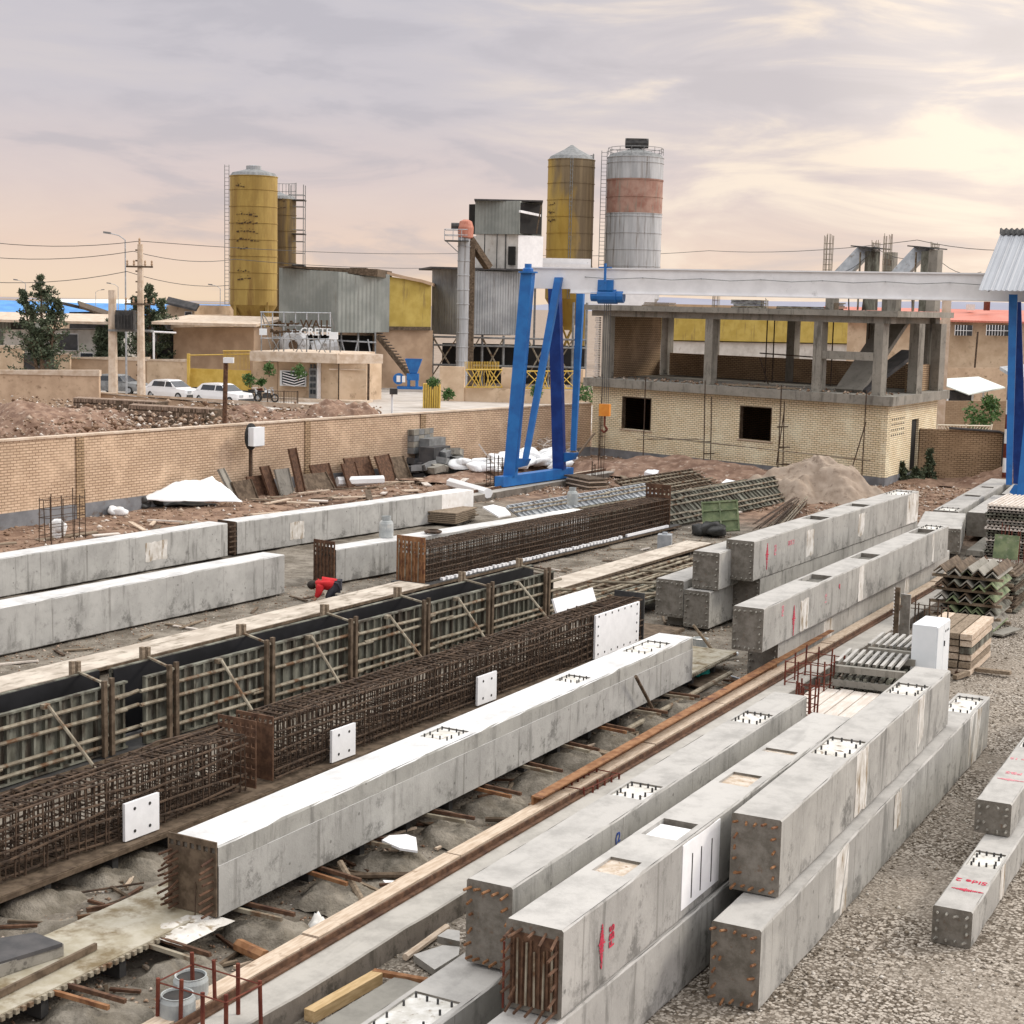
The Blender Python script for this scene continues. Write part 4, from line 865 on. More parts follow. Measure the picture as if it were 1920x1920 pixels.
wr2 = wall('far part of the tan brick perimeter wall running up to the unfinished building', (w1, w2), 2.5, .22, 'brick_wall', plinth=.4, piers=(6.8, 13.2, 18), hs=2.45, group='brick perimeter wall of the yard')
# ================================================================ UNFINISHED BUILDING
A_ = np.array([-36.2, 67.6]); B_ = np.array([-20.45, 63.6]); C_ = np.array([-20.65, 71.2]); D_ = np.array([-36.5, 76.0])
BL = thing('unfinished_building', 'unfinished concrete frame building with pale brick ground floor', 'building', (A_[0], A_[1], 0))
fd = (B_ - A_) / np.linalg.norm(B_ - A_); FL = float(np.linalg.norm(B_ - A_)); fnv = np.array([fd[1], -fd[0]])   # outward normal of the front
sd = (C_ - B_) / np.linalg.norm(C_ - B_); SL = float(np.linalg.norm(C_ - B_)); snv = np.array([sd[1], -sd[0]])
def wallpart(nm, P, d, nv, L, z0, z1, th, mat, holes=(), par=BL):
    """wall piece as its own little frame so that the brick courses run along it"""
    rz = math.atan2(d[1], d[0]); hs = sorted(holes); b = MB(); x = 0.
    for (a, e, za, zb) in hs:
        b.box(x, a, 0, th, z0, z1); b.box(a, e, 0, th, z0, za); b.box(a, e, 0, th, zb, z1); x = e
    b.box(x, L, 0, th, z0, z1); o = b.build(nm, mat, par); o.location = (P[0] - par.location.x, P[1] - par.location.y, -par.location.z); o.rotation_euler = (0, 0, rz); return o
def fpx(px, py, z=None):               # distance along the front for a photo point on the facade
    d = ray(px, py); t = ((A_ - CP[:2]) @ fnv) / (d[:2] @ fnv); p = CP + d * t; return float((p[:2] - A_) @ fd), float(p[2])
w1a, zt = fpx(1167, 743); w1b, _ = fpx(1222, 743); _, zb = fpx(1195, 806); w2a, zt2 = fpx(1388, 760); w2b, _ = fpx(1448, 760); _, zb2 = fpx(1415, 825)
front = wallpart('front_wall', A_, fd, fnv, FL, .35, 3.3, .25, 'brick_new', [(w1a, w1b, zb, zt), (w2a, w2b, zb2, zt2)])
wallpart('front_plinth', A_ + fnv * .03, fd, fnv, FL + .03, -.2, .349, .27, 'plinth')
side = wallpart('side_wall', B_, sd, snv, SL, .35, 3.3, .25, 'brick_new', [(3.6, 4.7, .36, 2.55)])
wallpart('side_plinth', B_ + snv * .03, sd, snv, SL, -.2, .349, .27, 'plinth')
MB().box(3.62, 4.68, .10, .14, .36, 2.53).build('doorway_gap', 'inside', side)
for (a, e, za, zb_) in ((w1a, w1b, zb, zt), (w2a, w2b, zb2, zt2)):
    wf = MB().box(a, a + .04, -.01, .2, za, zb_).box(e - .04, e, -.01, .2, za, zb_).box(a + .04, e - .04, -.01, .2, zb_ - .04, zb_).build('window_frame', 'soldier', front)
    MB().box(a - .1, e + .1, -.05, .2, za - .05, za - .002).build('sill', 'wood', front)
# perforated brick band by the corner on the side
pb = MB()
for k in range(4):
    for j in range(8): pb.box(.35 + j * .28, .35 + j * .28 + .12, -.004, .05, 2.0 + k * .22, 2.08 + k * .22)
pb.build('vent_holes', 'hole', side)
back = wallpart('back_wall', D_ + np.array([.3, -.3]), (C_ - D_) / np.linalg.norm(C_ - D_), None, float(np.linalg.norm(C_ - D_)) - .6, 0, 3.3, .2, 'brick_brown')
wallpart('left_wall', A_ + np.array([.2, .2]), (D_ - A_) / np.linalg.norm(D_ - A_), None, float(np.linalg.norm(D_ - A_)) - .5, 0, 3.3, .2, 'brick_brown')
def poly_off(o): 
    return [tuple(A_ + fnv * o - fd * o * .6), tuple(B_ + fnv * o + snv * o * 1.0), tuple(C_ + snv * o + sd * .3), tuple(D_ + sd * .3)]
def slab(nm, o, z0, z1, mat='concrete_old', ragged=.05):
    P = poly_off(o); pts = []
    for (a, b) in zip(P, P[1:] + P[:1]):
        a, b = np.array(a), np.array(b); n = max(2, int(np.linalg.norm(b - a) / .5))
        for k in range(n): pts.append(tuple(a + (b - a) * k / n + np.array([random.uniform(-1, 1), random.uniform(-1, 1)]) * ragged * .5))
    return MB().prism(pts, z0, z1).build(nm, mat, BL, True)
slab('first_floor_slab', .42, 3.30, 3.68)
slab('roof_slab', .42, 6.88, 7.12)
def at(s, t): return A_ + fd * s + sd * t                 # plan position: along front, into depth
def colm(s, t, z0, z1, w=.42, nm='column', mat='concrete_old'):
    p = at(s, t); rz = math.atan2(fd[1], fd[0]); o = MB().box(-w / 2, w / 2, -w / 2, w / 2, 0, z1 - z0).build(nm, mat, BL); o.location = (p[0] - BL.location.x, p[1] - BL.location.y, z0); o.rotation_euler = (0, 0, rz); return o
cs = [fpx(px, 700)[0] for px in (1137, 1330, 1534, 1648)]
for s in cs: colm(s, .1, 3.68, 6.62)
SLb = 6.9
for s in (cs[0], cs[1] - 3.2, cs[1] + 1.6, cs[2] + .2, cs[3]): colm(s, SLb, 3.68, 6.62, .45)
colm(FL + .1, 3.4, 3.68, 6.62, .45)
colm(FL + .1, SLb, 3.68, 6.62, .45)
# beams under the roof slab
for (s0, t0, s1, t1) in ((-.1, .1, FL, .1), (-.1, SLb, FL, SLb), (cs[0], .3, cs[0], SLb), (cs[1], .3, cs[1], SLb), (cs[2], .3, cs[2], SLb), (cs[3], .3, cs[3], SLb)):
    p, q = at(s0, t0), at(s1, t1); MB().bar((*p, 6.74), (*q, 6.74), .36, .27).build('ring_beam', 'concrete_old', BL, True)
p, q = at(cs[2] + .2, .1), at(cs[3] - .2, .1); MB().bar((*p, 5.25), (*q, 5.25), .3, .33).build('tie_beam', 'concrete_old', BL, True)
# brick infill upstairs
wallpart('upper_side_wall', at(cs[0] - .1, .5), sd, None, 5.8, 3.69, 6.6, .2, 'brick_brown')
wallpart('low_rear_wall', at(cs[0] + .3, SLb - .2), fd, None, FL - cs[0] - .5, 3.69, 4.8, .2, 'brick_brown')
wallpart('low_side_wall', at(FL - .2, 3.6), sd, None, 3.0, 3.69, 4.85, .2, 'brick_brown')
# stair
b = MB(); p0, p1 = at(cs[2] + 1.6, 3.2), at(cs[2] + .4, 5.8)
for (s, w_) in ((cs[2] + 1.2, 1.1),):
    a1, a2 = at(s, 1.0), at(s + .9, 4.6); b.bar((*a1, 3.75), (*a2, 6.7), 1.3, .18)
b.build('stair_flight', 'concrete_old', BL, True)
b = MB(); a1, a2 = at(cs[2] + 2.9, 4.6), at(cs[2] + 1.6, 1.1); b.bar((*a1, 5.4), (*a2, 3.75), .9, .16).build('stair_flight', 'roof_dark', BL, True)
# stubs and rebar above the roof
for px, w_ in ((1555, .42), (1637, .42), (1672, .42), (1745, .4)):
    s, z = fpx(px, 560); colm(s, .4 if px != 1637 else 2.2, 7.12, 8.25 if px in (1555, 1672) else 9.55, .4, 'column')
def bars(nm, par, c, z0, z1, w, n=4, rings=6, mat='rebar', lean=0.):
    b = MB()
    for i in range(n):
        for j in range(n):
            if 0 < i < n - 1 and 0 < j < n - 1: continue
            x, y = c[0] - w / 2 + w * i / (n - 1), c[1] - w / 2 + w * j / (n - 1)
            b.tube((x, y, z0), (x + random.uniform(-.03, .03) + lean, y + random.uniform(-.03, .03), z1 - random.uniform(0, .15)), .014, 4)
    for k in range(rings):
        z = z0 + (z1 - z0) * (k + .4) / rings * .85; b.path([(c[0] - w / 2, c[1] - w / 2, z), (c[0] + w / 2, c[1] - w / 2, z), (c[0] + w / 2, c[1] + w / 2, z), (c[0] - w / 2, c[1] + w / 2, z), (c[0] - w / 2, c[1] - w / 2, z)], .009, 4)
    return b.build(nm, mat, par, True)
for px in (1547, 1659): s, z = fpx(px, 470); bars('starter_bars', BL, at(s, .4), 8.25, fpx(px, 436)[1], .28, 3, 8, 'pipe')
for px, z1 in ((1635, 10.0), (1747, 9.9), (1338, 7.9), (1430, 7.6)): s, z = fpx(px, 470); bars('starter_bars', BL, at(s, .5), 7.12 if px < 1500 else 9.5, z1, .25, 3, 3, 'pipe')
# inclined form boxes on top
for px0, px1 in ((1556, 1605), (1664, 1712)):
    s0, z0 = fpx(px0, 518); s1, z1 = fpx(px1, 462); s2, z2 = fpx(px1 + 40, 468)
    a, bq, cq = at(s0, .2), at(s1, .6), at(s2, .6); a0_, a1_, b0_, b1_ = a - fd * .1, a + fd * .75, bq - fd * .15, bq + fd * .7; dq = sd * .5; b = MB(); b.hexa([(*a0_, z0), (*a1_, z0), (*(a1_ + dq), z0), (*(a0_ + dq), z0), (*b0_, z1), (*b1_, z1), (*(b1_ + dq), z1), (*(b0_ + dq), z1)]).build('inclined_form', 'galv', BL, True)
    MB().bar((*(bq - fd * .15), z1 + .03), (*(cq + fd * .1), z2 + .05), 1.0, .05).build('top_form', 'dark_steel', BL, True)
    c3 = at(s2 - .35, .4); MB().box(c3[0] - .25, c3[0] + .25, c3[1] - .2, c3[1] + .2, 7.13, z2 - .05).build('form_box', 'form', BL, True)
    b = MB()
    for ds in (-.9, -.4): c4 = at(s2 + ds, .3); b.tube((*c4, 7.13), (*c4, z2 - .08), .04, 5)
    b.build('prop', 'pipe', BL, True)
b = MB()
for px in (1555, 1580, 1605, 1612, 1700, 1712, 1722): s, z = fpx(px, 560); c4 = at(s, .9); b.tube((*c4, 7.12), (c4[0] + random.uniform(-.2, .2), c4[1], 8.6), .03, 5)
b.build('prop', 'rebar', BL, True)
b = MB()
for px in (1245, 1362, 1376, 1490, 1560, 1572, 1595): s, z = fpx(px, 560); c4 = at(s + .3, 4.5); b.tube((*c4, 3.7), (*c4, 6.6), .03, 5)
c4 = at(cs[1] + 1.4, 3); c5 = at(cs[2] - .3, 3); b.tube((*c4, 5.1), (*c5, 5.0), .03, 5).tube((*c4, 4.9), (*at(cs[1] + 1.9, 3.1), 3.7), .03, 5)
b.build('prop', 'rebar', BL, True)
# scaffold poles in front of the facade
SC = thing('facade_scaffold', 'thin rusty scaffold poles and ties standing before the pale brick front', 'scaffold', (*at(5, -.5), 0))
for px in (1135, 1217, 1331, 1344, 1470, 1480, 1628):
    s, _ = fpx(px, 800); c4 = at(s, -.55); top = 3.2 if px in (1480, 1344) else 3.9
    MB().tube((c4[0], c4[1], 0), (c4[0] + random.uniform(-.08, .08), c4[1], top), .026, 5).build('pole', 'rebar', SC, True)
for px, py in ((1331, 828), (1338, 850), (1475, 800), (1478, 838), (1478, 870)):
    s, z = fpx(px, py); c4, c5 = at(s - .25, -.55), at(s + .3, -.55); MB().tube((*c4, z), (*c5, z + .05), .03, 5).build('coupler', 'rebar', SC, True)
for px, py, qx, qy in ((1215, 815, 1640, 862), (1205, 822, 1330, 822), (1465, 870, 1480, 765), (1600, 895, 1632, 790)):
    s, z = fpx(px, py); s2, z2 = fpx(qx, qy); MB().tube((*at(s, -.6), z), (*at(s2, -.6), z2), .024, 5).build('tie_pole', 'pipe' if py < 860 else 'rebar', SC, True)
bk = MB()
for k in range(26): c4 = at(cs[0] - .55, -.1); bk.box(c4[0] - .12 + random.uniform(-.02, .06), c4[0] + .1, c4[1] - .1, c4[1] + .1, 3.72 + k * .11, 3.8 + k * .11)
bk.build('toothed_brick_edge', 'plank_white', BL, True)
# clutter upon the slabs
for i, (s, t, z, sx, sy, sz, m_) in enumerate([(cs[1] + 1.9, .3, 7.12, 1.2, .8, .32, 'form'), (cs[0] + 2.9, .4, 7.12, 1.5, .5, .12, 'wood_old'), (cs[2] - 1.2, .5, 7.12, 2.2, .5, .10, 'form'), (cs[2] + .6, .5, 7.12, .6, .5, .25, 'wood_old')]):
    p = at(s, t); g_ = thing('board_stack', ['stacked grey form boards on the roof slab edge', 'loose old planks on the left of the roof slab', 'low pile of green form strips on the roof slab', 'small timber heap between the roof columns'][i], 'boards', (p[0], p[1], z), math.atan2(fd[1], fd[0]) + .1)
    for k in range(int(sz / .06) + 1): MB().box(-sx / 2 + random.uniform(-.1, .1), sx / 2 + random.uniform(-.1, .1), -sy / 2, sy / 2 + random.uniform(-.1, .1), k * .06, k * .06 + .05).build('board', m_, g_)
p = at(cs[1] + 1.0, .2); g_ = MB().box(-1.9, 1.9, -.15, .15, 0, .06).single('plank', 'wood_old', 'long grey plank lying on the first floor edge', 'plank'); g_.location = (p[0] + 1.8, p[1] - .5, 3.72); g_.rotation_euler = (0, 0, math.atan2(fd[1], fd[0]))
k_ = 240; s = rng.uniform(0, FL, k_); t = rng.uniform(-.25, 2, k_); P = A_[None] + fd[None] * s[:, None] + sd[None] * t[:, None]
stones('slab_rubble', np.stack([P[:, 0], P[:, 1], np.full(k_, 3.72)], -1), rng.uniform(.03, .11, k_), SM2, 'broken brick crumbs lying on the first floor slab', 'rubble')
M['hollow_brick'] = simple('hollow_brick', (.22, .155, .115), (.36, .27, .205), 3)
# ================================================================ BACKGROUND HELPERS
def zpx(px, py, D): return float(W(px, py, D)[2])
def xy(px, D): p = W(px, 600, D); return np.array([p[0], p[1]])
def fb(b, px0, px1, z0, z1, D0, D1=None, depth=6., z1b=None, off=0.):
    """box whose front runs from photo column px0 at distance D0 to px1 at D1, going back by depth"""
    D1 = D1 or D0; p, q = xy(px0, D0), xy(px1, D1); d = (q - p) / np.linalg.norm(q - p); n = np.array([-d[1], d[0]]); p = p + n * off; q = q + n * off
    z1b = z1 if z1b is None else z1b
    return b.hexa([(*p, z0), (*q, z0), (*(q + n * depth), z0), (*(p + n * depth), z0), (*p, z1), (*q, z1b), (*(q + n * depth), z1b), (*(p + n * depth), z1)])
def bt(name, label, cat, px, D, group=None): p = xy(px, D); return thing(name, label, cat, (p[0], p[1], 0), YAW, group)
def part(par, nm, mat, px0, px1, z0, z1, D0, D1=None, depth=6., z1b=None, off=0.): b = MB(); fb(b, px0, px1, z0, z1, D0, D1, depth, z1b, off); return b.build(nm, mat, par, True)
# ---------------------------------------------------------------- silos
def silo(label, px0, px1, pytop, pybot, D, mats, cone_top, ground_legs=True, group='cement silos', letters=None, gear=None, rail=True):
    c2 = xy((px0 + px1) / 2, D); r = (px1 - px0) / 2 / FPX * D; zt = zpx((px0 + px1) / 2, pytop, D); zb = zpx((px0 + px1) / 2, pybot, D)
    t = thing('silo', label, 'silo', (c2[0], c2[1], 0), YAW, group); n = len(mats); zs = [zb + (zt - zb) * m[1] for m in mats] + [zt]
    for k, m in enumerate(mats):
        pr = []; z = zs[k]
        while z < zs[k + 1] - .05:
            z2 = min(z + 1.5, zs[k + 1]); pr += [(r, z), (r, z2 - .08), (r + .05, z2 - .06), (r + .05, z2 - .005)]; z = z2
        MB().lathe(pr, n=48).build('shell', m[0], t, smooth=False)
    MB().lathe([(r, zt), (r * .9, zt + .3), (r * .32, zt + cone_top * .7), (.1, zt + cone_top)], n=32).build('roof_cone', 'grey_steel', t, smooth=False)
    MB().lathe([(r, zb), (r * .25, zb - 2.6), (r * .2, zb - 2.9)], n=32).build('hopper', mats[0][0], t)
    for i in range(4):
        a = math.pi / 4 + i * math.pi / 2; x, y = r * .95 * math.cos(a), r * .95 * math.sin(a)
        MB().box(x - .14, x + .14, y - .14, y + .14, 0, zb + .3).build('leg', mats[0][0], t)
        a2 = a + math.pi / 2; x2, y2 = r * .95 * math.cos(a2), r * .95 * math.sin(a2)
        MB().tube((x, y, .5), (x2, y2, zb - .3), .07, 5).tube((x2, y2, .5), (x, y, zb - .3), .07, 5).build('cross_brace', mats[0][0], t)
    if letters:
        for (ang, z, wd, rows) in letters:
            b = MB(); rr = random.Random(int(z * 10))
            for q in range(rows):
                x = -wd / 2; zz = z - q * .75
                while x < wd / 2:
                    l = rr.uniform(.08, .3); h = rr.uniform(.06, .2); a0 = ang + x / r; a1 = ang + (x + l) / r; R_ = r + .06
                    p = lambda a, z_: (R_ * math.sin(a), -R_ * math.cos(a), z_)
                    j = rr.uniform(-.1, .1); b.quad(p(a0, zz + j), p(a1, zz + j), p(a1, zz + j + h), p(a0, zz + j + h * rr.uniform(.3, 1)))
                    if rr.random() < .5: b.quad(p(a0, zz + j + .25), p(a0 + .06 / r, zz + j + .25), p(a0 + .06 / r, zz + j + .32), p(a0, zz + j + .32))
                    x += l + rr.uniform(.02, .12)
            b.build('painted_lettering', 'ink', t)
    if gear: gear(t, r, zt, zb)
    return t, r, zt, zb
def ladder(t, x, y, z0, z1, cage=False, w=.4):
    b = MB(); b.tube((x - w / 2, y, z0), (x - w / 2, y, z1), .03, 4).tube((x + w / 2, y, z0), (x + w / 2, y, z1), .03, 4)
    z = z0
    while z < z1: b.tube((x - w / 2, y, z), (x + w / 2, y, z), .02, 4); z += .35
    b.build('ladder', 'grey_steel', t)
def railing(t, r, z, seg=(0, 6.28), h=.8, mat='grey_steel'):
    b = MB(); n = 14; P = [(r * math.cos(seg[0] + (seg[1] - seg[0]) * i / n), r * math.sin(seg[0] + (seg[1] - seg[0]) * i / n)) for i in range(n + 1)]
    for zz in (z + h * .5, z + h): b.path([(*p, zz) for p in P], .025, 4)
    for p in P: b.tube((*p, z), (*p, z + h), .025, 4)
    b.build('railing', mat, t)
D1 = 150
def gear1(t, r, zt, zb): ladder(t, -r - .25, -.3, zb, zt + 1.0); MB().lathe([(0, zt + .6), (.7, zt + .6), (.7, zt + .95), (0, zt + 1.05)], n=16).build('filter_cap', 'silo_grey', t)
silo('tall yellow silo at the far left with dark lettering', 432, 519, 331, 572, D1, [('yellow', 0)], .9, letters=[(-.45, 17.2, .9, 1), (-.15, 14.6, 2.0, 4), (-.35, 11.6, 1.0, 1), (-.3, 9.6, 1.1, 2)], gear=gear1, group='yellow cement silos')
def gear2(t, r, zt, zb):
    x = r * .75; b = MB(); z1 = zt + 1.4
    for dx, dy in ((0, -.8), (1.4, -.8), (0, .6), (1.4, .6)): b.tube((x - .2 + dx, dy, zb), (x - .2 + dx, dy, z1), .04, 4)
    z = zb + 1
    while z <= z1 + .01:
        b.path([(x - .2, -.8, z), (x + 1.2, -.8, z), (x + 1.2, .6, z), (x - .2, .6, z), (x - .2, -.8, z)], .03, 4); z += 1.1
    b.build('stair_tower', 'grey_steel', t)
    MB().box(x - .3, x + 1.3, -.9, .7, zt - .1, zt).box(x - .3, x + 1.3, -.9, .7, zt - 3.3, zt - 3.2).box(x - .3, x + 1.3, -.9, .7, zt - 6.3, zt - 6.2).build('platform', 'dark_steel', t)
    railing(t, r * 1.0, zt + .1, (0.0, 3.1), 1.5)
silo('shorter yellow silo with a caged steel stair tower behind the tall one', 494, 554, 374, 580, 156, [('yellow_dk', 0)], .7, letters=[(.1, 16.4, 1.3, 2)], gear=gear2, group='yellow cement silos')
def gear3(t, r, zt, zb): ladder(t, -.05, -r - .12, zb, zt, w=.2); railing(t, r * .95, zt + .05, (-.3, 1.2), .5)
silo('dirty yellow silo with a pointed roof beside the grey banded silo', 1021, 1107, 300, 560, 150, [('yellow_worn', 0)], 1.35, letters=[(-.95, 16.2, 1.0, 3)], gear=gear3, group='yellow cement silos')
def gear4(t, r, zt, zb):
    ladder(t, -r - .3, 0, zb + 1, zt + .6, w=.5); railing(t, r * .98, zt + .25, (0, 6.28), .6)
    MB().box(-.9, .9, -.6, .6, zt + .9, zt + 1.7).tube((-1.0, -.2, zt + 1.3), (1.1, -.2, zt + 1.3), .45, 12).build('filter_unit', 'dark_steel', t)
silo('grey silo with a faded red band and thin red stripe', 1131, 1234, 296, 560, 150, [('silo_grey', 0), ('silo_red', .605), ('silo_grey', .845)], 1.0, gear=gear4, group=None)
# ---------------------------------------------------------------- batching plant, sheds
pb_ = bt('batching_plant', 'corrugated grey batching hall on a dark steel frame', 'factory building', 895, 140)
z0 = zpx(880, 628, 140); z1 = zpx(880, 506, 140)
part(pb_, 'corrugated_wall', 'corr_grey', 809, 880, z0, z1, 141, 138, 8, off=0); part(pb_, 'corrugated_wall', 'corr_grey', 880.3, 978, z0 + .1, z1 - .1, 138.2, 140, 8)
part(pb_, 'roof_edge', 'roof_dark', 806, 982, z1 + .002, z1 + .16, 137.6, 139, 9)
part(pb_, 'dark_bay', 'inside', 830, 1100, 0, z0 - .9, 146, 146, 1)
for px in (812, 858, 905, 945, 985, 1030, 1075, 1100):
    MB().tube((*xy(px, 139.3), 0), (*xy(px, 139.3), z0 if px < 980 else z0 + 3), .12, 6).build('frame_post', 'grey_steel', pb_, True)
for a, c in ((812, 858), (860, 900), (905, 945), (990, 1030), (1030, 1075)):
    MB().tube((*xy(a, 139.2), z0 - .2), (*xy(c, 139.2), .8), .08, 5).tube((*xy(c, 139.1), z0 - .2), (*xy(a, 139.1), .8), .06, 5).build('frame_brace', 'pipe', pb_, True)
for z in (z0 - .2, z0 - .9, z0 - 2.6): MB().tube((*xy(812, 139), z), (*xy(1100, 139), z), .09, 5).build('frame_rail', 'grey_steel', pb_, True)
tw = bt('mixer_tower', 'grey box tower with a dark opening above a white panelled storey', 'tower', 950, 142)
zA, zB, zC = zpx(950, 505, 142), zpx(950, 440, 142), zpx(950, 378, 142)
part(tw, 'lower_white_storey', 'render_white', 890, 968, zA, zB - .01, 142, 141, 7); part(tw, 'lower_white_storey', 'white_paint', 968.5, 1015, zA, zB - .05, 141, 143, 7)
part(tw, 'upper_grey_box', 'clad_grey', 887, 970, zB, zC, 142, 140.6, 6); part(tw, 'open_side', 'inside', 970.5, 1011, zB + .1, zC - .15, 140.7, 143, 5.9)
part(tw, 'roof', 'roof_dark', 885, 1013, zC + .003, zC + .12, 141, 141, 7)
part(tw, 'door_opening', 'inside', 950, 963, zpx(955, 497, 141), zpx(955, 462, 141), 140.9, 140.7, .2)
for px in (905, 928, 944): part(tw, 'panel_frame', 'dark_steel', px, px + 2, zA, zB, 141.2, 141.2, .1)
MB().bar((*xy(970, 140), zpx(970, 396, 140)), (*xy(1008, 142), zpx(1008, 404, 142)), .2).build('cross_bar', 'white_paint', tw, True)
MB().bar((*xy(1010, 141), zC - .3), (*xy(1002, 141), zB + .1), .12).build('cross_bar', 'soldier', tw, True)
wp = bt('white_panel_screen', 'stepped white cladding panels behind the left end of the crane girder', 'cladding', 1050, 146)
part(wp, 'panel', 'white_paint', 968, 1105, zpx(1040, 505, 146), zpx(1040, 484, 146), 146, 146, .3); part(wp, 'panel', 'white_paint', 985, 1104, zpx(1040, 520, 145), zpx(1040, 494, 145), 145.5, 145.5, .3)
part(wp, 'panel', 'white_paint', 1095, 1226, zpx(1160, 572, 146), zpx(1160, 545, 146), 146, 146, .3)
part(wp, 'support', 'grey_steel', 1000, 1004, 0, zpx(1040, 500, 146), 146.6, 146.6, .3); part(wp, 'support', 'grey_steel', 1098, 1102, 0, zpx(1040, 500, 146), 146.6, 146.6, .3); part(wp, 'support', 'grey_steel', 1200, 1204, 0, zpx(1160, 550, 146), 146.6, 146.6, .3)
# bucket elevator: round duct with red motor
dc = bt('dust_duct', 'tall round grey duct standing before the corrugated hall', 'duct', 868, 134); z_t = zpx(868, 445, 134)
MB().lathe([(.52, 0)] + [q for k in range(11) for q in ((.52, k * 1.18 + 1.1), (.57, k * 1.18 + 1.12), (.57, k * 1.18 + 1.16), (.52, k * 1.18 + 1.18))], n=20).build('duct_tube', 'silo_grey', dc, smooth=False)
MB().box(.30, .9, -.2, .9, 0, 12.2).build('elevator_casing', 'soldier', dc)
MB().lathe([(.3, 0), (.62, .2), (.66, 1.0), (.5, 1.5), (.2, 1.65), (0, 1.65)], (.1, 0, z_t - .2), 16).build('head_motor', 'salmon', dc)
MB().tube((-1.1, 0, z_t + .9), (.4, 0, z_t + .9), .28, 10).build('drive', 'dark_steel', dc)
MB().box(-1.6, .4, -1.0, 1.0, z_t - .35, z_t - .28).build('platform', 'dark_steel', dc)
b = MB(); 
for z in (z_t + .15, z_t + .6): b.path([(.3, -1, z), (-1.6, -1, z), (-1.6, 1, z), (.3, 1, z)], .03, 4)
for x in (-1.6, -.9, -.2): b.tube((x, -1, z_t - .3), (x, -1, z_t + .6), .03, 4)
b.tube((-1.5, -.9, z_t - .35), (-.3, -.3, z_t - 1.4), .04, 4).build('railing', 'galv', dc)
q = xy(912, 137); MB().bar((.4, .2, z_t - .1), (q[0] * 0 + 2.0, 1.5, zpx(912, 502, 137)), .75, .5).build('chute', 'soldier', dc)
gs = bt('grey_shed', 'grey green clad shed raised on a dark open frame', 'shed', 610, 128)
zg0, zg1 = zpx(610, 622, 128), zpx(610, 508, 128)
part(gs, 'clad_wall', 'clad_grey', 523, 632, zg0, zg1 + .2, 129, 126, 7, zg1 - .1); part(gs, 'clad_wall', 'clad_grey', 632.5, 705, zg0, zg1 - .1, 126, 128, 7, zg1 - .5)
part(gs, 'roof_edge', 'soldier', 521, 707, zg1 + .22, zg1 + .32, 127.5, 127, 8, zg1 - .38)
part(gs, 'roof_ridge_box', 'soldier', 655, 686, zg1 - .3, zg1 + .35, 130, 130, 1.5)
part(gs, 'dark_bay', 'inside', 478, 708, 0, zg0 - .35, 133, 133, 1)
for px in (478, 525, 560, 600, 640, 672, 704): MB().tube((*xy(px, 127.5), 0), (*xy(px, 127.5), zg0 + .05), .09, 5).build('frame_post', 'grey_steel', gs, True)
MB().tube((*xy(478, 127.3), zg0 - .45), (*xy(706, 127.3), zg0 - .75), .07, 5).build('frame_rail', 'galv', gs, True)
for a, c in ((525, 560), (640, 660), (672, 655), (690, 704)): MB().tube((*xy(a, 127.2), zg0 - .5), (*xy(c, 127.2), .9), .06, 5).build('frame_brace', 'galv', gs, True)
fn = MB().lathe([(1.0, 0), (1.15, .2), (1.15, .9), (.9, 1.2), (.4, 1.25)], n=20); mx_ = bt('drum_mixer', 'old round drum machine in the dark bay under the grey shed', 'machine', 555, 126)
o = fn.build('drum', 'silo_grey', mx_); o.rotation_euler = (R(90), 0, 0); o.location = (0, 0, 3.6)
MB().tube((1.2, 0, 3.2), (3.2, .5, 3.6), .7, 14).build('barrel', 'silo_grey', mx_); MB().box(-1, 3, -.3, .5, 0, 2.6).build('stand', 'dark_steel', mx_)
ys_ = bt('ochre_shed', 'ochre clad shed with a sagging curved roof', 'shed', 755, 134)
zo1, zo0 = zpx(755, 522, 134), zpx(755, 612, 134)
part(ys_, 'ochre_wall', 'ocre', 704, 808, zo0, zpx(706, 515, 132), 132, 135, 8, zpx(806, 530, 135)); part(ys_, 'brick_base', 'render_brown', 706, 812, 0, zo0 - .3, 132.4, 135, 8)
part(ys_, 'band', 'soldier', 704, 808, zo0 - .3, zo0 - .002, 131.8, 134.6, .5)
b = MB(); prev = None; pts = [(683, 508), (700, 505), (715, 507), (740, 513), (765, 519), (790, 524), (808, 530)]
for (pa, ya), (pc, yc) in zip(pts[:-1], pts[1:]):
    Da = 131 + (pa - 683) * .028; Dc = 131 + (pc - 683) * .028; p, q_ = xy(pa, Da), xy(pc, Dc); n_ = fw0[:2] * 9
    za, zc = zpx(pa, ya, Da), zpx(pc, yc, Dc); b.hexa([(*p, za - .25), (*q_, zc - .25), (*(q_ + n_), zc - .25), (*(p + n_), za - .25), (*p, za), (*q_, zc), (*(q_ + n_), zc), (*(p + n_), za)])
b.build('curved_roof', 'render_brown', ys_, True)
cv = bt('inclined_conveyor', 'inclined conveyor belt running down to the blue hopper', 'conveyor', 735, 131)
pA, pB = W(708, 630, 131), W(765, 702, 131); b = MB(); b.bar(tuple(pA), tuple(pB), .8, .35).build('belt_frame', 'soldier', cv, True)
b = MB()
for k in range(14): p = pA + (pB - pA) * k / 13; b.box(p[0] - .5, p[0] + .5, p[1] - .05, p[1] + .05, p[2] + .18, p[2] + .26)
b.build('belt_ribs', 'dark_steel', cv, True)
bm_ = bt('blue_hopper_machine', 'bright blue feed hopper machine on a blue base', 'machine', 768, 128); s_ = 128 / FPX
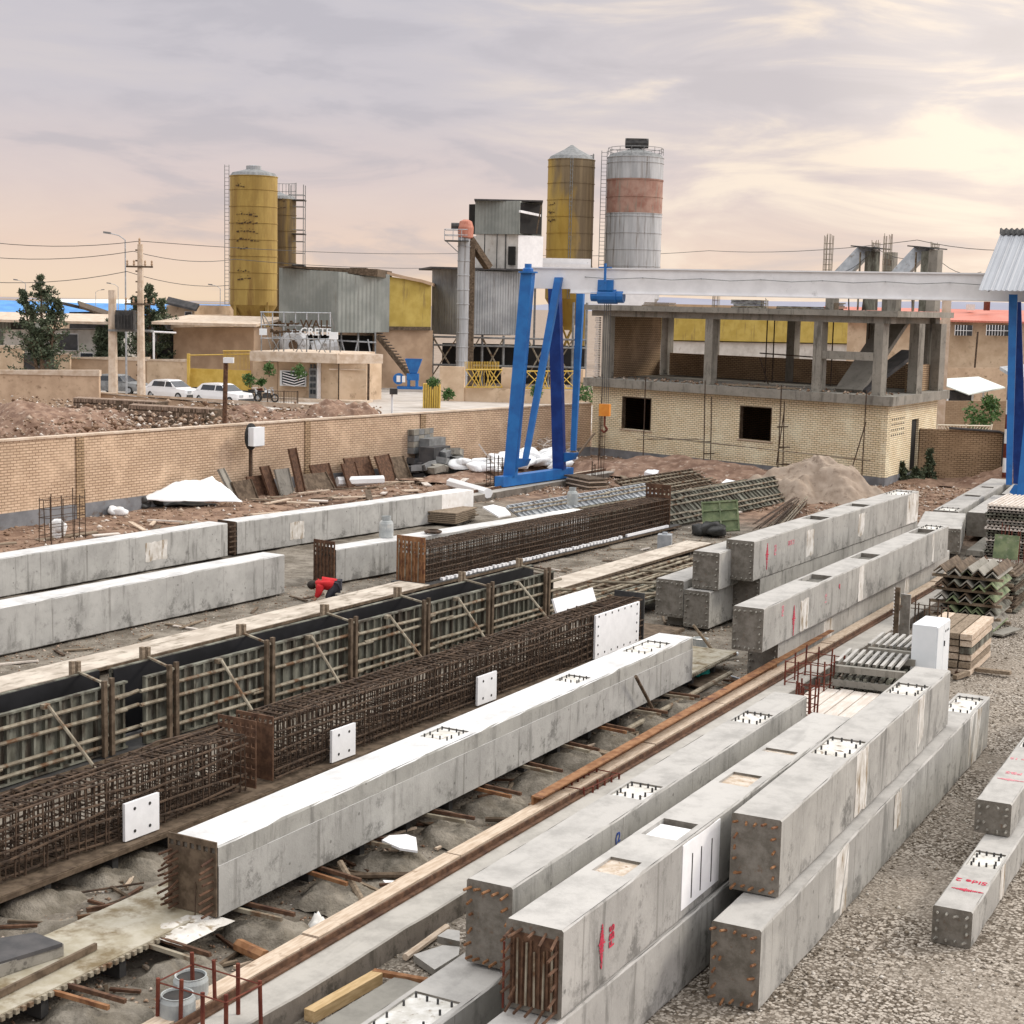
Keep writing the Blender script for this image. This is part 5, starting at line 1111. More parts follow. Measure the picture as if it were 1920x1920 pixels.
zh = zpx(775, 700, 128); MB().add([(.1, -.3, zh), (.65, -.3, zh), (.65, .3, zh), (.1, .3, zh), (-.3, -.6, zh + 1.15), (1.05, -.6, zh + 1.15), (1.05, .6, zh + 1.15), (-.3, .6, zh + 1.15)], [(3, 2, 1, 0), (0, 1, 5, 4), (1, 2, 6, 5), (2, 3, 7, 6), (3, 0, 4, 7)]).build('hopper', 'blue', bm_)
MB().box(-.15, .8, -.4, .4, zh - .55, zh - .01).build('gear_case', 'blue', bm_); MB().box(-.9, 1.1, -.5, .5, zh - 1.25, zh - 1.05).box(-.1, .1, -.4, .4, zh - 1.049, zh - .56).box(.55, .75, -.4, .4, zh - 1.049, zh - .56).build('base', 'blue', bm_)
MB().tube((-.8, -.3, zh - .45), (-.8, .3, zh - .45), .45, 14).build('flywheel', 'blue', bm_); MB().box(-.95, -.65, -.36, -.31, zh - .7, zh - .2).build('guard_label', 'white_paint', bm_); MB().box(-.5, -.25, -.56, -.51, zh - .7, zh - .2).build('guard_label', 'white_paint', bm_)
MB().box(-1.0, 1.3, -.6, .6, 0, zh - 1.26).build('concrete_plinth', 'road', bm_)
# ---------------------------------------------------------------- street side
def sheet(name, pts, z, mat): b = MB(); b.quad(*[(p[0], p[1], z) for p in pts]); return tag(b.build(name, mat), kind='structure')
sheet('road', [xy(-300, 104), xy(470, 104), xy(700, 97), xy(1120, 97), xy(1120, 133), xy(640, 133), xy(470, 128), xy(-300, 134)], .012, 'road')
gh = bt('gatehouse', 'small tan gatehouse with a thick pale flat roof slab', 'gatehouse', 610, 115)
zr0, zr1 = zpx(600, 679, 114), zpx(600, 661, 114)
wl = part(gh, 'wall', 'render_tan', 522, 596, 0, zr0, 114.6, 113.6, 5); part(gh, 'wall', 'render_tan', 596.5, 636, 0, zr0, 113.6, 112.6, 5); part(gh, 'wall', 'render_tan', 636.5, 688, 0, zr0, 112.6, 113.2, 5); part(gh, 'wall', 'render_tan', 474, 521, 0, zr0 - .1, 115.6, 115, 5)
part(gh, 'roof_slab', 'stone_coping', 468, 632, zr0 + .002, zr1, 114, 112, 7); part(gh, 'roof_slab', 'stone_coping', 632.5, 719, zr0 + .002, zr1 - .03, 112, 114, 7)
part(gh, 'step', 'stone_coping', 470, 690, 0, .18, 112, 111.3, 2.4)
wn_ = part(gh, 'window', 'white_steel', 525, 574, zpx(550, 724, 114), zpx(550, 695, 114), 114.2, 113.6, .12); part(wn_, 'pane', 'glass_dark', 529, 571, zpx(550, 721, 114), zpx(550, 697, 114), 114.05, 113.5, .1)
b = MB()
for k in range(5): p, q_ = W(530, 698 + k * 5, 113.8), W(552, 704 + k * 5, 113.6); b.bar(tuple(p), tuple(q_), .06); p, q_ = W(571, 698 + k * 5, 113.4), W(552, 704 + k * 5, 113.6); b.bar(tuple(p), tuple(q_), .06)
b.build('grille', 'white_paint', wn_, True)
dr = part(gh, 'door', 'grey_steel', 580, 594, .2, zpx(585, 690, 113.6), 113.4, 113.3, .12)
b = MB()
for k in range(5):
    for j in (0, 1): fb(b, 582 + j * 6, 586 + j * 6, .5 + k * .45, .8 + k * .45, 113.3, 113.25, .05)
b.build('door_pane', 'glass_dark', dr, True)
part(gh, 'door_post', 'white_paint', 594.5, 597.5, .1, zr0, 113.3, 113.2, .25)
b = MB(); b.tube((*xy(636, 112.2), 0), (*xy(636, 112.2), zr1), .05, 5).tube((*xy(692, 112.6), 0), (*xy(692, 112.6), zr0), .09, 6).build('down_pipe', 'rebar', gh, True)
part(gh, 'ledge', 'stone_coping', 618, 686, zpx(650, 694, 112.4), zpx(650, 692, 112.4), 112.4, 112.9, .1)
# roof sign frame and letters
sg = bt('roof_sign', 'steel lattice frame sign with WALL CRETE letters standing on the gatehouse roof', 'sign', 560, 114.5)
zs0, zs1 = zr1, zpx(560, 584, 114.5); Ds = 114.5
def sp(px, py, D=Ds): return tuple(W(px, py, D))
b = MB()
for px in (490, 511, 532, 554, 575, 597, 619): b.tube(sp(px, 585), sp(px, 640), .045, 4)
for py in (585, 609, 634): b.tube(sp(488, py), sp(621, py + 2), .04, 4)
b.build('front_grid', 'galv', sg, True)
b = MB()
for px in (490, 532, 575, 619): b.tube(sp(px, 636), sp(px, 664), .05, 4).tube(sp(px, 586), sp(px + 20, 662, 117), .04, 4)
for px in (511, 554, 597): b.tube(sp(px, 636), sp(px + 14, 662), .035, 4).tube(sp(px + 14, 636), sp(px, 662), .035, 4)
b.tube(sp(492, 586), sp(521, 634), .035, 4).build('sign_stand', 'grey_steel', sg, True)
mR = Matrix(((rt0[0], up0[0], -fw0[0]), (rt0[1], up0[1], -fw0[1]), (rt0[2], up0[2], -fw0[2]))).to_4x4()
def sign_text(txt, px, py, size, mat, D, par):
    p = Vector(W(px, py, D)) - par.location; m = Matrix.Rotation(-YAW, 4, 'Z') @ Matrix.Translation(p) @ mR
    return text_part('letters', txt, size, mat, par, m, .06)
sign_text('WALL', 592, 608.5, .82, 'ink', Ds - .25, sg); sign_text('CRETE', 592, 622.5, .76, 'white_steel', Ds - .25, sg)
# cursive dark lettering rows of the other language
def cursive(par, px0, px1, py, D, h, mat, seed):
    rr = random.Random(seed); b = MB(); x = px1; s = FPX / D
    while x > px0:
        l = rr.uniform(3, 8); p = [(x, py), (x - l * .3, py + rr.uniform(-1, .5)), (x - l, py)]
        b.path([tuple(W(a, c, D)) for a, c in p], .07, 5)
        if rr.random() < .7: b.tube(tuple(W(x, py, D)), tuple(W(x, py - rr.uniform(2, 5) * h, D)), .06, 5)
        if rr.random() < .6: c = W(x - l / 2, py + rr.choice([-4, 3]), D); b.box(c[0] - .09, c[0] + .09, c[1] - .05, c[1] + .05, c[2] - .07, c[2] + .07)
        x -= l + rr.choice([0, 0, 2.5])
    b.build('letters', mat, par, True)
cursive(sg, 522, 560, 607, Ds - .25, 1., 'ink', 2); cursive(sg, 510, 570, 622, Ds - .25, .8, 'ink', 5)
MB().box(-.25, .25, -.3, 0, 0, .45).build('floodlight', 'white_steel', sg).location = tuple(Matrix.Rotation(-YAW, 3, 'Z') @ (Vector(W(494, 628, 114)) - sg.location))
MB().box(-.3, .3, -.3, 0, 0, .5).build('floodlight', 'white_steel', sg).location = tuple(Matrix.Rotation(-YAW, 3, 'Z') @ (Vector(W(626, 636, 114)) - sg.location))
# ---------------------------------------------------------------- poles and lamps
def cyl_pole(label, px, pytop, D, r0, r1, mat, group=None, name='utility_pole', cat='pole'):
    p = xy(px, D); t = thing(name, label, cat, (p[0], p[1], 0), YAW, group); z = zpx(px, pytop, D); MB().tube((0, 0, 0), (0, 0, z), r0, 8, r1).build('shaft', mat, t); return t, z
t, z = cyl_pole('tall concrete utility pole with two crossarms and insulators', 264, 458, 109, .30, .19, 'stone_coping')
for dz, w in ((1.5, .75), (4.0, .85)):
    a = MB().box(-w * 1.2, w * 1.2, -.3, -.2, z - dz - .06, z - dz + .06).build('crossarm', 'soldier', t)
    for x in (-w * 1.1, w * 1.1, -w * .5, w * .5): MB().lathe([(.03, 0), (.09, .1), (.05, .2), (.08, .3), (0, .4)], (x, -.25, z - dz + .06), 8).build('insulator', 'render_brown', t)
MB().lathe([(.03, 0), (.09, .1), (.05, .2), (.08, .35), (0, .45)], (-.05, 0, z), 8).build('insulator', 'render_brown', t)
b = MB()
for k in range(14): b.box(-.33, -.2, -.05, .05, 1 + k * .7, 1.1 + k * .7)
b.build('climbing_step', 'soldier', t)
t2, z2 = cyl_pole('shorter concrete pole left of the tall one, joined to it by a steel platform', 211, 544, 110, .34, .27, 'stone_coping')
MB().box(-.2, 2.7, -.45, .5, zpx(235, 622, 109.5), zpx(235, 622, 109.5) + .14).build('platform', 'grey_steel', t2)
tr_ = MB().box(-.6, .6, -.5, .5, 0, 1.3); 
for k in range(6): tr_.box(-.62 + k * .22, -.58 + k * .22, -.62, .62, .1, 1.0)
o = tr_.single('transformer', 'dark_steel', 'dark ribbed transformer on the platform between the two concrete poles', 'transformer'); q = xy(236, 109.5); o.location = (q[0], q[1], zpx(235, 622, 109.5) + .15); o.rotation_euler = (0, 0, YAW)
def lamp(label, px, pytop, D, s, side=-1, group='street lamps'):
    t, z = cyl_pole(label, px, pytop, D, .09 * s, .05 * s, 'galv', group, 'street_lamp', 'street lamp')
    b = MB(); b.path([(0, 0, z), (side * .5 * s, 0, z + .35 * s), (side * 1.2 * s, 0, z + .5 * s)], .04 * s, 5).build('arm', 'galv', t)
    MB().hexa([(side * 1.15 * s, -.1, z + .43 * s), (side * 1.75 * s, -.12, z + .50 * s), (side * 1.75 * s, .12, z + .50 * s), (side * 1.15 * s, .1, z + .43 * s), (side * 1.15 * s, -.1, z + .6 * s), (side * 1.75 * s, -.12, z + .66 * s), (side * 1.75 * s, .12, z + .66 * s), (side * 1.15 * s, .1, z + .6 * s)]).build('lamp_head', 'grey_steel', t)
lamp('tall street lamp beside the concrete utility pole', 236, 450, 112, .85)
lamp('distant street lamp left of the tall yellow silo', 413, 541, 190, .8)
lamp('distant street lamp behind the short concrete pole', 222, 538, 200, .8)
lamp('distant street lamp above the pine tree at the far left', 49, 532, 190, .8)
lamp('tiny far street lamp over the blue roofs', 180, 548, 260, .8, 1)
def wire(label, P, r=.02, sag=.4):
    b = MB(); pts = []
    for a, c in zip(P[:-1], P[1:]):
        for k in range(8):
            t = k / 8; q = np.array(a) * (1 - t) + np.array(c) * t; q[2] -= sag * 4 * t * (1 - t); pts.append(tuple(q))
    pts.append(tuple(P[-1])); b.path(pts, r, 4); return b.single('overhead_wire', 'dark_steel', label, 'wire', 'overhead wires')
wire('uppermost overhead wire crossing behind the silos', [W(-60, 449, 111), W(262, 452, 109), W(900, 474, 170), W(1330, 470, 150), W(1720, 450, 110), W(1990, 464, 100)], .022)
wire('middle overhead wire running from the left edge to the utility pole', [W(-60, 478, 111), W(250, 471, 109), W(440, 486, 130), W(900, 500, 170)], .022)
wire('lowest overhead wire left of the utility pole', [W(-60, 526, 111), W(238, 509, 109), W(430, 535, 130)], .022)
wire('wire arcing from the inclined roof forms to the right edge', [W(1555, 508, 66), W(1640, 462, 66), W(1745, 470, 66), W(1840, 510, 66)], .012)
pr_ = xy(421, 68.5); ps = thing('floodlight_pole', 'rusty post with a white floodlight behind the brick wall', 'light pole', (pr_[0], pr_[1], 0), YAW)
MB().tube((-.05, 0, 0), (.06, 0, zpx(425, 672, 68.5)), .10, 8).build('post', 'rust', ps); MB().box(-.0, .42, -.35, -.05, zpx(425, 680, 68.5), zpx(425, 670, 68.5)).build('floodlight', 'white_steel', ps)
pr_ = xy(737, 88); ps = thing('floodlight_pole', 'thin white post with a small dark floodlight on the pavement', 'light pole', (pr_[0], pr_[1], 0), YAW)
MB().tube((0, 0, 0), (0, 0, zpx(735, 738, 88)), .06, 8).build('post', 'white_steel', ps); MB().box(-.12, .3, -.25, 0, zpx(735, 739, 88), zpx(735, 728, 88)).build('floodlight', 'dark_steel', ps)
# ---------------------------------------------------------------- cars
def car(label, px, D, heading, L=4.0, group='white cars parked on the street'):
    p = xy(px, D); t = thing('parked_car', label, 'car', (p[0], p[1], .02), heading, group); w = .80; h = L / 2
    def loft(secs, nm, mat, par=t):
        b = MB(); vs = []; 
        for (y, prof) in secs: vs += [(x, y, z) for x, z in prof]
        n = len(secs[0][1]); fs = [(k * n + i, k * n + (i + 1) % n, (k + 1) * n + (i + 1) % n, (k + 1) * n + i) for k in range(len(secs) - 1) for i in range(n)] + [tuple(range(n)), tuple(range((len(secs) - 1) * n, len(secs) * n))[::-1]]
        return b.add(vs, fs).build(nm, mat, par, smooth=False)
    def sec(z0, z1, wt, wb): return [(-wb, z0), (wb, z0), (wb + .02, (z0 + z1) * .5), (wt, z1 - .04), (wt - .08, z1), (-wt + .08, z1), (-wt, z1 - .04), (-wb - .02, (z0 + z1) * .5)]
    bd = loft([(-h, sec(.35, .72, .62, .68)), (-h + .12, sec(.25, .80, .74, .78)), (-h + .9, sec(.2, .86, .76, .8)), (-.2, sec(.2, .90, .78, .82)), (h - .9, sec(.2, .92, .78, .82)), (h - .1, sec(.28, .88, .74, .78)), (h, sec(.4, .8, .66, .7))], 'body', 'car_white')
    cb = [(-h + 1.0, .87), (-h + 1.75, 1.33), (-h + 2.0, 1.38), (h - 1.0, 1.38), (h - .75, 1.33), (h - .25, .91)]
    b = MB(); vs = []
    for y, z in cb:
        x = .76 - (z - .87) * .32; vs += [(-x, y, z), (x, y, z)]
    n = len(cb); fs = [(2 * i, 2 * i + 1, 2 * i + 3, 2 * i + 2) for i in range(n - 1)] + [tuple(2 * i for i in range(n)), tuple(2 * i + 1 for i in range(n))[::-1], (0, 1, 2 * n - 1, 2 * n - 2)]
    b.add(vs, fs).build('cabin', 'car_white', t)
    for s in (-1, 1):
        for y0, y1, a0, a1 in ((-h + 1.30, -.02, .28, .0), (.08, h - .75, 0, .12)):
            x = lambda z: s * (.765 - (z - .87) * .32 + .008); z0, z1 = .93, 1.27
            MB().quad((x(z0), y0, z0), (x(z0), y1, z0), (x(z1), y1 - a1, z1), (x(z1), y0 + a0, z1)).build('side_window', 'glass_dark', t)
    def glass(y0, z0, y1, z1, nm):
        n_ = .012 if y0 > 0 else -.012
        MB().quad((-(.74 - (z0 - .87) * .32), y0 + n_, z0), ((.74 - (z0 - .87) * .32), y0 + n_, z0), ((.70 - (z1 - .87) * .32), y1 + n_, z1), (-(.70 - (z1 - .87) * .32), y1 + n_, z1)).build(nm, 'glass_dark', t)
    glass(-h + 1.06, .92, -h + 1.68, 1.30, 'windscreen'); glass(h - .3, .96, h - .68, 1.28, 'rear_window')
    for y in (-h + .72, h - .72):
        for s in (-1, 1):
            wh = MB().tube((s * .62, y, .29), (s * .83, y, .29), .29, 18).build('wheel', 'rubber', t); MB().tube((s * .831, y, .29), (s * .838, y, .29), .17, 12).build('rim', 'galv', wh)
    MB().box(-.7, .7, -h - .06, -h + .1, .25, .45).build('bumper', 'dark_steel', t); MB().box(-.7, .7, h - .1, h + .06, .28, .48).build('bumper', 'dark_steel', t)
    for s in (-1, 1): MB().box(s * .45 - .16, s * .45 + .16, -h - .03, -h + .05, .55, .72).build('headlight', 'galv', t); MB().box(s * .55 - .1, s * .55 + .1, h - .05, h + .03, .6, .78).build('tail_light', 'rebar_red', t)
    return t
HD = YAW + R(90 - 40)
car('white hatchback standing next to the tall concrete utility pole', 323, 111, YAW + R(58)); car('white saloon car parked in front of the motorcycles', 418, 107.5, YAW + R(56), 4.2)
c = car('light blue grey car mostly hidden behind the two concrete poles', 222, 117, YAW + R(70), 4.2, None); [setattr(ch.data, 'materials', ch.data.materials) for ch in ()]
for ch in c.children:
    if ch.name.startswith(('body', 'cabin')): ch.data.materials[0] = M['grey_steel']
def moto(label, px, D, rz, mat):
    p = xy(px, D); t = thing('motorcycle', label, 'motorcycle', (p[0], p[1], .02), rz, 'motorcycles parked before the gatehouse')
    for y in (-.62, .62): w_ = MB().lathe([(.20, -.04), (.29, -.04), (.31, 0), (.29, .04), (.20, .04), (.20, -.04)], n=16).build('wheel', 'rubber', t); w_.rotation_euler = (0, R(90), 0); w_.location = (0, y, .3); MB().tube((0, 0, -.03), (0, 0, .03), .08, 8).tube((-.2, 0, 0), (.2, 0, 0), .015, 4).tube((0, -.2, 0), (0, .2, 0), .015, 4).build('hub', 'galv', w_)
    MB().hexa([(-.1, -.3, .65), (.1, -.3, .65), (.1, .15, .68), (-.1, .15, .68), (-.08, -.25, .88), (.08, -.25, .88), (.1, .1, .82), (-.1, .1, .82)]).build('fuel_tank', mat, t)
    MB().box(-.12, .12, .12, .72, .68, .78).build('seat', 'rubber', t); MB().box(-.13, .13, -.2, .25, .28, .6).build('engine', 'dark_steel', t)
    MB().tube((0, -.62, .3), (0, -.38, .95), .035, 6).tube((-.33, -.36, 1.0), (.33, -.36, 1.0), .02, 6).build('fork', 'galv', t); MB().tube((0, -.45, .8), (0, -.53, .8), .09, 10).build('headlight', 'galv', t)
moto('black motorcycle standing behind the white saloon car', 378, 113, YAW + R(70), 'rubber'); moto('dark motorcycle nearest to the white saloon car bonnet', 470, 110, YAW + R(60), 'rubber'); moto('motorcycle with a white tank by the gatehouse window', 500, 110.5, YAW + R(75), 'white_steel'); moto('dark motorcycle in the middle of the row by the gatehouse', 485, 112, YAW + R(110), 'rebar_red')
fr = bt('crate_frame', 'low dark wire mesh crate in front of the gatehouse', 'crate', 530, 106)
for px in (502, 533, 559): MB().tube((*xy(px, 106), 0), (*xy(px, 106), 1.1), .05, 4).build('post', 'rebar', fr, True)
b = MB()
for k in range(12): a = 502 + k * 5; b.tube((*xy(a, 106), .1), (*xy(a, 106), 1.05), .015, 4)
for z in (.1, .55, 1.05): b.tube((*xy(502, 106), z), (*xy(559, 106), z), .03, 4)
b.build('mesh', 'soldier', fr, True)
# ---------------------------------------------------------------- yellow gate, street walls, fences
yg = bt('yellow_gate', 'yellow sheet metal gate with a bar top beside the gatehouse', 'gate', 410, 118)
part(yg, 'sheet', 'yellow_paint', 356, 470, 0, zpx(400, 692, 118), 118.5, 117, .1); part(yg, 'post', 'yellow_paint', 350, 355, 0, zpx(352, 663, 118), 118, 118, .25)
b = MB()
for k in range(20): px = 420 + k * 2.5; b.tube(tuple(W(px, 693, 117.6)), tuple(W(px, 658, 117.6)), .03, 4)
b.tube(tuple(W(356, 666, 118)), tuple(W(470, 664, 117.4)), .04, 4).tube(tuple(W(418, 658, 117.5)), tuple(W(470, 658, 117.5)), .04, 4).build('bars', 'yellow_paint', yg, True)
def fwall(label, px0, px1, pytop, D0, D1, mat, th=.3, z0=0., coping=None, name='garden_wall', cat='wall', pytop1=None, group=None):
    t = bt(name, label, cat, (px0 + px1) / 2, (D0 + D1) / 2, group); z1 = zpx(px0, pytop, D0); z1b = zpx(px1, pytop1 or pytop, D1)
    part(t, 'masonry', mat, px0, px1, z0, z1, D0, D1, th, z1b)
    if coping: part(t, 'coping', coping, px0 - 1, px1 + 1, z1 + .002, z1 + .10, D0 - .06, D1 - .06, th + .12, z1b + .10)
    return t
fwall('rough adobe wall behind the rubble at the far left', -200, 184, 697, 96, 96, 'adobe', .4, coping='stone_coping')
fwall('low brown wall along the street in front of the cars', 180, 640, 738, 97, 90, 'render_brown', .3, coping='stone_coping', pytop1=778)
fwall('low block of tan wall left of the dark gate', -150, 42, 650, 122, 122, 'render_tan', .4, coping='stone_coping')
fwall('narrow tan wall piece right of the dark gate', 100, 130, 665, 122, 122, 'render_tan', .4, coping='stone_coping')
fwall('tan street wall behind the two concrete poles', 131, 275, 672, 123, 121, 'render_brown', .3, coping='stone_coping')
fwall('tan street wall right of the tall pole with a niche', 275, 350, 676, 120, 119, 'render_tan', .3, coping='stone_coping')
dg = bt('dark_gate', 'dark slatted double gate in the left street wall', 'gate', 71, 122); part(dg, 'leaf', 'roof_dark', 43, 70.5, 0, zpx(60, 662, 122), 122.2, 122.2, .1); part(dg, 'leaf', 'roof_dark', 71.5, 99, 0, zpx(60, 662, 122), 122.2, 122.2, .1)
# fence wall in front of the plant
def grille(t, px0, px1, py0, py1, D, mat):
    b = MB(); n = 6
    for py in (py0, py1): b.tube(tuple(W(px0, py, D)), tuple(W(px1, py, D)), .05, 4)
    cx_ = (px0 + px1) / 2
    for k in range(n + 1):
        a = px0 + (px1 - px0) * k / n; b.tube(tuple(W(a, py0, D)), tuple(W(cx_ + (cx_ - a) * .0 + (a - cx_) * .3, py1, D)), .035, 4)
        b.tube(tuple(W(a, py1, D)), tuple(W(cx_ + (a - cx_) * .3, py0, D)), .035, 4)
    b.build('grille', mat, t, True)
fw_ = bt('fence_wall', 'tan front wall with yellow patterned grilles before the plant', 'wall', 940, 116)
part(fw_, 'wall', 'render_tan', 818, 1120, 0, zpx(900, 728, 116), 117, 115, .3)
for a, c in ((826, 872), (942, 985), (1080, 1096)): part(fw_, 'pillar', 'render_tan', a, c, 0, zpx(850, 688, 116), 116.6, 116.4, .6)
grille(fw_, 873, 942, 693, 726, 116.2, 'yellow_paint'); grille(fw_, 986, 1078, 696, 728, 115.6, 'yellow_paint')
b = MB()
for k in range(22): px = 872 + k * 3; b.tube(tuple(W(px, 692, 117)), tuple(W(px, 678, 117)), .03, 4)
b.build('railing', 'yellow_paint', fw_, True)
yb = bt('planter_box', 'slatted yellow planter box with a green shrub', 'planter', 812, 108); 
for k in range(8): part(yb, 'slat', 'yellow_paint', 795 + k * 4.2, 798 + k * 4.2, 0, zpx(812, 720, 108), 108, 108, .8)
part(yb, 'box', 'wood_new', 801, 826, 0, zpx(812, 724, 108), 108.3, 108.3, .7)
# ---------------------------------------------------------------- leaves and trees
def leafmass(b, c, rx, ry, rz_, n, s, shape='ball', rr=None):
    rr = rr or random
    for _ in range(n):
        while True:
            x, y, z = rr.uniform(-1, 1), rr.uniform(-1, 1), rr.uniform(-1, 1)
            if x * x + y * y + z * z <= 1: break
        p = Vector((c[0] + x * rx, c[1] + y * ry, c[2] + z * rz_)); a = Vector((rr.uniform(-1, 1), rr.uniform(-1, 1), rr.uniform(-.6, 1))).normalized() * s * rr.uniform(.6, 1.3); q = Vector((rr.uniform(-1, 1), rr.uniform(-1, 1), rr.uniform(-1, 1))).normalized().cross(a).normalized() * s * .32
        b.add([p - q, p + q, p + a], [(0, 1, 2)])
def pine(label, px, D, pytop, wpx, seed, pybase=690, lean=0.):
    rr = random.Random(seed); p = xy(px, D); h = zpx(px, pytop, D); t = thing('pine_tree', label, 'tree', (p[0], p[1], 0), YAW, 'pine trees by the street'); w = wpx / 2 / FPX * D * 1.35
    tr = MB(); b = MB(); br = MB(); leaders = [(0., h, 1.), (-w * .42, h * rr.uniform(.84, .92), .6), (w * .38, h * rr.uniform(.78, .95), .6)]
    for lx, lh, sc in leaders:
        tr.tube((lx * .1, 0, 0), (lx, 0, lh * .96), .18 * sc + .05, 8, .03); z = lh * (.12 if sc == 1 else .34); k = 0
        while z < lh:
            f = max(0, (z - lh * .2) / (lh * .8)); rad = w * sc * .9 * (1 - f ** 1.3) * rr.uniform(.5, 1.2) + .12
            for _ in range(rr.randint(2, 4)):
                a = rr.uniform(0, 6.28); l = rad * rr.uniform(.5, 1.15); x0 = lx * (.1 + .9 * z / lh); e = Vector((x0 + l * math.cos(a), l * math.sin(a) * .8, z + l * rr.uniform(.2, .8))); st = Vector((x0, 0, z))
                br.tube(tuple(st), tuple(e), .035, 4, .012)
                for q in range(3):
                    c = st.lerp(e, .5 + q * .25); leafmass(b, c, .20 + l * .12, .20 + l * .12, .18 + l * .07, 20, .24, rr=rr)
            z += h * .05
    tr.build('trunk', 'bark', t); br.build('limb', 'bark', t); b.build('crown', 'needle', t); return t
pine('large dark pine tree at the left beyond the street wall', 78, 119, 516, 122, 4); pine('narrow dark pine tree behind the tall utility pole', 281, 126, 534, 96, 9)
pine('small pine tree hidden behind the two concrete poles', 205, 128, 600, 70, 12)
def shrub(label, px, py, D, r, n=120, h=None, z=None, cat='shrub', name='shrub', group=None, pot=False):
    p = xy(px, D); zz = zpx(px, py, D) if z is None else z; t = thing(name, label, cat, (p[0], p[1], max(0, zz - r)), YAW, group); b = MB(); rr = random.Random(px)
    for _ in range(6): leafmass(b, (rr.uniform(-r, r) * .5, rr.uniform(-r, r) * .5, r + rr.uniform(-r, r) * .5), r * .55, r * .55, (h or r) * .55, n // 6, .16 + r * .08, rr=rr)
    b.build('foliage', 'leaf', t); MB().tube((0, 0, 0), (0, 0, r), .04, 5).build('stem', 'bark', t); return t
for px, py, r, lb in ((560, 698, .62, 'round green shrub standing before the gatehouse window'), (505, 693, .5, 'green shrub left of the gatehouse window'), (468, 712, .55, 'green shrub by the end of the yellow gate'), (490, 716, .35, 'small green shrub behind the motorcycles')): shrub(lb, px, py, 111.5, r, 260, group='shrubs by the gatehouse')
for px, py, r, lb in ((813, 716, .5, 'leafy shrub growing out of the yellow planter box'), (843, 738, .5, 'thin shrub right of the yellow planter box'), (1102, 736, .9, 'green bush behind the far gantry legs'), (1012, 733, .6, 'green bush seen between the blue gantry legs')): shrub(lb, px, py, 106, r, 260)
# ---------------------------------------------------------------- houses at the left
def house(label, walls, roof=None, wins=(), name='house', cat='house', group=None, doors=()):
    px0, px1, pyt, D0, D1, mat, dep = walls[0]; t = bt(name, label, cat, (px0 + px1) / 2, (D0 + D1) / 2, group)
    for (a, c, pt, d0, d1, m_, dep) in walls: part(t, 'wall', m_, a, c, 0, zpx(a, pt, d0), d0, d1, dep, zpx(c, pt if not isinstance(pt, tuple) else pt[1], d1))
    if roof:
        for (a, c, y0, y1, d0, d1, m_, dep) in roof:
            za, zc = zpx(a, y0, d0), zpx(c, y1, d1); b = MB(); p, q = xy(a, d0), xy(c, d1); d = (q - p) / np.linalg.norm(q - p); n = np.array([-d[1], d[0]])
            b.hexa([(*p, za - .2), (*q, zc - .2), (*(q + n * dep), zc + .3), (*(p + n * dep), za + .3), (*p, za), (*q, zc), (*(q + n * dep), zc + .5), (*(p + n * dep), za + .5)]); b.build('roof', m_, t, True)
    for (a, c, y0, y1, D) in wins:
        w_ = part(t, 'window', 'white_paint', a - .7, c + .7, zpx(a, y1, D) - .05, zpx(a, y0, D) + .05, D, D, .12); part(w_, 'pane', 'glass_dark', a, c, zpx(a, y1, D), zpx(a, y0, D), D - .04, D - .04, .1)
    return t
house('white walled workshop behind the large pine tree', [(-120, 20, 598, 131, 131, 'clad_grey', 10), (6, 205, 618, 130, 129, 'render_white', 8)], [(-130, 215, 596, 604, 128.5, 127.5, 'stone_coping', 10)], [(108, 145, 626, 656, 128.6), (150, 173, 662, 674, 128.4)])
house('dark low shed with rising sawtooth roofs behind the short pole', [(130, 225, 585, 150, 150, 'roof_dark', 10), (225, 312, 592, 150, 150, 'roof_dark', 8)], [(128, 210, 568, 588, 148, 150, 'roof_dark', 12), (150, 215, 574, 596, 146, 147, 'soldier', 3)], [(160, 198, 592, 598, 149.5)], 'shed', 'shed')
house('tan gabled workshop with a small dark window left of the tall silo', [(312, 365, 572, 152, 151, 'render_tan', 12), (365, 430, 590, 151, 153, 'render_tan', 12)], [(310, 368, 566, 580, 151, 150, 'roof_dark', .6)], [(347, 359, 585, 593, 150.8)], 'workshop', 'workshop')
house('long brown brick building with a pale flat roof before the silos', [(325, 476, 614, 126, 124, 'render_brown', 8)], [(284, 480, 603, 608, 123.5, 122.5, 'stone_coping', 9)], [(292, 310, 622, 650, 126)], 'building', 'building')
house('dark porch end of the brown brick building with a white pipe', [(285, 324, 618, 127, 126.5, 'roof_dark', 6)], None, (), 'porch', 'porch')
MB().tube((*xy(288, 122), 0), (*xy(288, 122), zpx(288, 622, 122)), .08, 6).tube((*xy(288, 122), zpx(288, 622, 122)), (*xy(330, 122), zpx(330, 624, 122)), .08, 6).single('drain_pipe', 'white_paint', 'white pipe bent along the front of the brown brick building', 'pipe')
